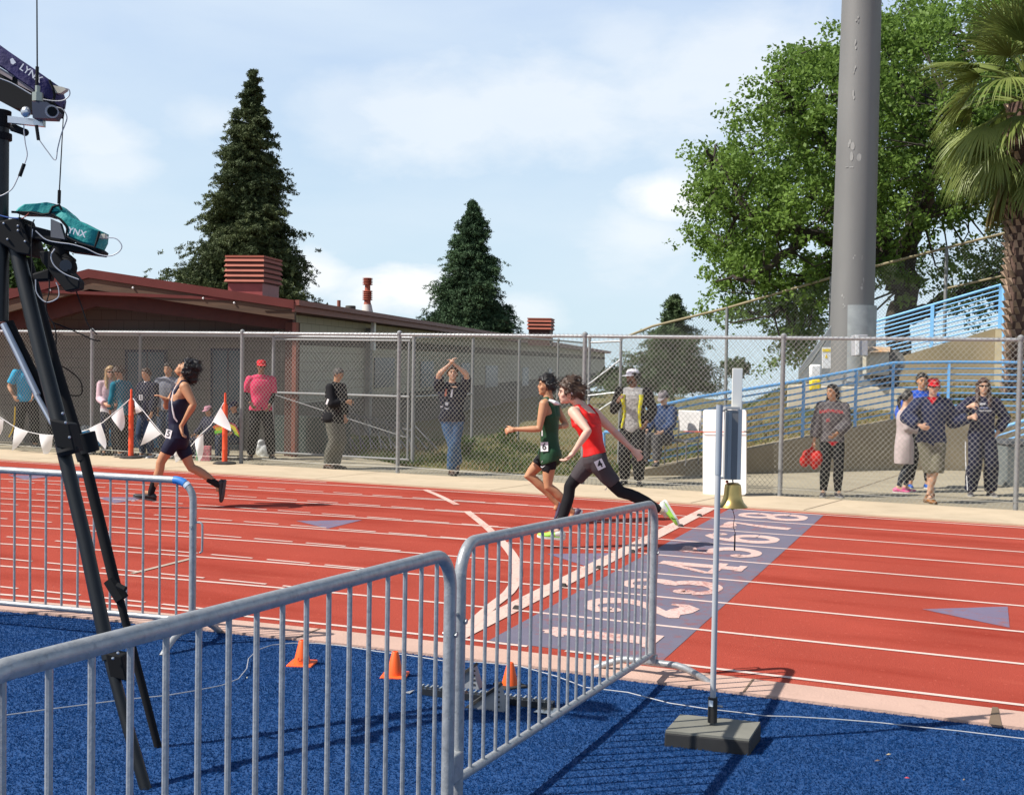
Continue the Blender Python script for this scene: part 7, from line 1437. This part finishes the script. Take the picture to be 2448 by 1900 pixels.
J, k, P, W_ = stand(402, 1092, 868, TC-TR*.1, (.18, .12, .9), (-.18, .12, .9), sw=.19)
t = person('person in a heather grey hooded sweatshirt standing directly behind the navy runner', J, k, 'tan', ('short', H_BLACK), [top(cloth('heather', (.20, .21, .25)), .028, .92, -.12, .02, 'hoodie', wr=.010, hood=True), bottom(cloth('dark_jean', (.03, .05, .09)), .016, .97, .018, .06), shoes(LS, LS)], vox=.012, base=P)
J, k, P, W_ = stand(62, 1070, 848, TR*.5+TC*.6, (.04, .28, 1.0), (-.26, .12, 1.0), look=TR*.4+TC*.5, tilt=-.2, sw=.19, feet=((.12, .12), (-.12, -.22)))
t = person('person in a cyan T-shirt and black track pants with a yellow side stripe', J, k, 'tan', ('short', H_BROWN), [top(cloth('cyan', (.01, .33, .55), rough=.6), .022, .38, -.12, .02, 'tshirt', wr=.009), bottom(BLK, .018, .97, .026, .08), shoes(sh('black', (.02, .02, .022)), DS)], vox=.012, base=P)
pts = [on_cloth(t, x, y, .003)[0] for x, y in ((37, 972), (36, 990), (35, 1010), (30, 1030), (22, 1044))]; pts = [p for p in pts if dep(p) < dep(P)+1.5 and dep(p) > 10]
if len(pts) > 1: obj('side_stripe', MB().tube(pts, .018, 6), cloth('stripe_yellow', (.5, .33, .02)), t)
J, k, P, W_ = stand(95, 1068, 845, TC+TR*.1, (.18, .18, .95), (-.18, .18, .95), H=1.80, P=g(95, 1064)+np.array([0, .5, 0]))
t = person('person in dark clothes and a black cap, behind the cyan-shirted one', J, k, 'light', ('short', H_BLACK), [top(cloth('very_dark_blue', (.012, .013, .022)), .026, .92, -.12, .02, 'jacket', wr=.009), bottom(BLK, .018, .97, .024, .08), shoes(sh('dark', (.05, .045, .05)), DS)], cap=BLK, glasses=True, vox=.012, base=P)
# ---- seated people
def seated(px, py, H, fd, label, sk, hair, parts, seat_z=.0, **kw):
    J, k, P, W_ = stand(px, py, 0, fd, (.16, .34, .62), (-.16, .34, .62), feet=((.12, .42), (-.12, .42)), H=H, sit=True, z0=kw.pop('z0', 0.), look=kw.pop('look', None), tilt=kw.pop('tilt', -.2), sw=kw.pop('sw', .18)); t = person(label, J, k, sk, hair, parts, vox=.012, base=P, **kw); return t, J, k, P
seated(500, 1098, 1.30, TC-TR*.9, 'seated child in a pink cap between the navy runner and the right orange post', 'tan', ('short', H_BROWN), [top(cloth('dark_indigo', (.03, .032, .055)), .028, .92, -.1, .02, 'jacket', wr=.009), bottom(cloth('dark_indigo', (.03, .032, .055)), .018, .97, .02, .06)], cap=cloth('cap_pink', (.60, .30, .36)), glasses=True)
seated(560, 1098, 1.42, TC-TR*.5, 'seated person in a dark jacket and dark cap behind the right orange post', 'tan', ('short', H_BLACK), [top(cloth('charcoal_jkt', (.03, .032, .036)), .028, .92, -.1, .02, 'jacket', wr=.009), bottom(cloth('dark_jean', (.03, .05, .09)), .018, .97, .02, .06)], cap=cloth('cap_navy', (.015, .02, .05)))
sp = g(1585, 1112, .15); t, J, k, P = seated(1585, 1110, 1.62, TC-TR*.8, 'seated person in a grey cap and navy jacket behind the ramp railing', 'light', ('short', H_GREY), [top(cloth('blue_rain', (.022, .045, .11)), .032, .92, -.1, .024, 'jacket', wr=.011), bottom(cloth('grey_pants', (.06, .06, .065)), .02, .97, .024, .06), shoes(sh('dark', (.05, .045, .05)), DS)], z0=.22, cap=cloth('cap_grey', (.22, .20, .21)), tilt=-.5)
def folding_chair(P, label, back=True):
    t = thing('folding_chair', label, 'chair', P); m = mat('chair_metal', (.12, .12, .12), rough=.5); w = mat('chair_white', (.70, .68, .66), rough=.5); f = un(TC-TR*.8); l = np.cross(ZU, f); Rm = np.stack([l, f, ZU], 1)
    obj('seat', MB().box(P+ZU*.40-f*.02, (.44, .42, .03), Rm), m, t, bevel=.01); obj('backrest', MB().box(P+ZU*.72-f*.26, (.44, .03, .36), Rm), w, t, bevel=.02)
    for a in (-.2, .2):
        for b in (-.22, .2): obj('leg', MB().tube([P+l*a+f*b, P+l*a+f*b*.9+ZU*.40], .013, 8), m, t)
        obj('back_post', MB().tube([P+l*a-f*.22+ZU*.4, P+l*a-f*.27+ZU*.88], .012, 8), m, t)
folding_chair(np.array([P[0], P[1], .22])+TR*.30+.0*FW, 'folding chair with a white back rest under the seated man by the ramp')
cord = [atd(1634, 1030, dep(P)-.3), atd(1622, 1030, dep(P))]
# ================================================================ things on the pavement
def wagon():
    A = g(300, 1094); t = thing('utility_wagon', 'collapsible blue utility wagon with black wheels loaded with gear behind the bunting', 'wagon', A); D = dep(A)+.25; s = D/FPX; BL = cloth('wagon_blue', (.01, .12, .25), rough=.6)
    obj('body', MB().prism([atd(190, 1064, D), atd(385, 1072, D), atd(392, 1038, D), atd(183, 1030, D)], FW*[1, 1, 0]*.5), BL, t, smooth=False, bevel=.02)
    for x in (214, 252, 300, 372):
        for o in (0.02, .5):
            c = atd(x, 1080 if x < 260 else 1083, D, o-.05); w = obj('wheel', MB().tube([c, c+un(FW*[1, 1, 0])*.05], 13*s, 18), M_CBASE, t, smooth=True); obj('hub', MB().tube([c-un(FW*[1, 1, 0])*.006, c], 5*s, 10), mat('hub_grey', (.25, .25, .25)), w)
    obj('handle', MB().tube([atd(385, 1060, D), atd(389, 1018, D), atd(392, 1010, D), atd(400, 1008, D), atd(404, 1020, D), atd(404, 1040, D)], .012, 8), M_GALVF, t); obj('handle', MB().tube([atd(322, 1040, D), atd(326, 1015, D), atd(338, 1006, D), atd(350, 1030, D)], .010, 8), M_GALVF, t)
    return D
WD = wagon()
for i, (px, py, w, c, lab) in enumerate(((212, 1030, .30, (.05, .06, .07), 'dark gear bag at the left end of the blue wagon'), (262, 1028, .34, (.02, .16, .30), 'bright blue bag in the middle of the blue wagon'), (290, 1020, .22, (.42, .12, .12), 'reddish bag on top of the blue wagon'), (335, 1034, .34, (.03, .05, .10), 'navy bag at the right end of the blue wagon'))): soft_bag(atd(px, py, WD, .25)-ZU*.12, w, w*.8, .26, cloth('gear_%d' % i, c, rough=.6), lab, seed=10+i, handle=False)
def slab_thing(nm, label, cat, pts, D, m, th=.15, bev=.01, part='body'):
    P0 = atd(pts[0][0], pts[0][1], D); t = thing(nm, label, cat, P0); obj(part, MB().prism([atd(x, y, D) for x, y in pts], un(FW*[1, 1, 0])*th), m, t, smooth=False, bevel=bev); return t
D = dep(g(490, 1103)); slab_thing('tote_bag', 'pink patterned tote bag standing on the pavement left of the right orange post', 'bag', [(479, 1105), (502, 1105), (502, 1066), (484, 1066)], D, mat('tote_pink', (.50, .16, .18), rough=.7, var=.4, scale=18), .12); slab_thing('tote_bag', 'green and white patterned bag leaning against the pink tote bag', 'bag', [(468, 1104), (478, 1105), (478, 1070), (468, 1068)], D+.06, mat('tote_green', (.20, .42, .22), rough=.7, var=.5, scale=22), .10)
D = dep(g(628, 1097))+.45; t = thing('plastic_bag', 'white plastic bag on the pavement between the feet of the man in pink', 'bag', g(628, 1097)); mb = MB()
for i, (x, y, r) in enumerate(((626, 1078, 16), (620, 1068, 12), (632, 1088, 13), (624, 1058, 7), (636, 1080, 9))): mb.ell(atd(x, y, D), (r*D/FPX, .10, r*D/FPX*1.1), 12, 8)
bake(mb, 'body', mat('plastic_white', (.66, .68, .66), rough=.35), t, .012, 3, .012, 30, 2)
D = dep(g(540, 1105))+.1; t = thing('kite', 'small rainbow coloured pinwheel fabric lying against the fence behind the right orange post', 'toy', atd(540, 1040, D))
for pts, c in ((((508, 1020), (522, 1012), (530, 1022), (512, 1026)), (.65, .14, .05)), (((514, 1022), (534, 1018), (536, 1028), (516, 1030)), (.75, .62, .03)), (((512, 1030), (532, 1027), (530, 1034), (514, 1037)), (.20, .62, .04)), (((548, 1012), (562, 1020), (572, 1040), (560, 1030), (548, 1018)), (.70, .60, .04)), (((546, 1008), (562, 1014), (574, 1036), (576, 1048), (562, 1020)), (.45, .06, .10)), (((556, 1026), (570, 1040), (575, 1047), (562, 1038)), (.35, .60, .05))): obj('panel', MB().prism([atd(x, y, D) for x, y in pts], FW*.01), cloth('kite_%d' % int(pts[0][0]*7+pts[0][1]), c), t, smooth=False)
def bin_():
    B = g(2428, 1162); t = thing('rubbish_bin', 'grey square rubbish bin with a dark lid at the right edge behind the fence', 'bin', B); h = top_z(B, 1062); Rm = np.stack([XR, YF, ZU], 1)
    obj('body', MB().box(B+ZU*h/2, (.52, .5, h), Rm, taper=1.08), mat('bin_grey', (.13, .15, .15), rough=.6), t, smooth=False, bevel=.02); obj('lid', MB().box(B+ZU*(h+.04), (.62, .58, .08), Rm, taper=.9), mat('bin_lid', (.06, .065, .07), rough=.6), t, smooth=False, bevel=.02)
bin_()
def cart():
    D = 33.; t = thing('golf_cart', 'pale golf cart with a white roof parked in the distance at the left edge', 'golf cart', g(20, 960)); w = un(FW*[1, 1, 0]); WB = mat('cart_white', (.42, .42, .40), rough=.5); s = D/FPX
    obj('roof', MB().prism([atd(-60, 893, D), atd(18, 890, D), (atd(20, 898, D)), atd(-60, 900, D)], w*1.1), WB, t, smooth=False, bevel=.03); obj('body', MB().prism([atd(-60, 1010, D), atd(52, 1010, D), atd(54, 965, D), atd(28, 945, D), atd(-60, 945, D)], w*1.1), mat('cart_grey', (.20, .20, .19), rough=.6), t, smooth=False, bevel=.03)
    obj('roof_post', MB().tube([atd(16, 897, D), atd(30, 948, D)], .03, 8), M_GALVF, t); 
    for x in (-30, 38): c = atd(x, 1012, D); obj('wheel', MB().tube([c, c+w*.2], 16*s, 16), M_CBASE, t)
cart()
D = 27.; slab_thing('bench', 'pale green bench top in the shade behind the tripod', 'bench', [(168, 985), (218, 983), (218, 975), (168, 976)], D, mat('bench_green', (.10, .17, .10), rough=.4), .4, part='seat')
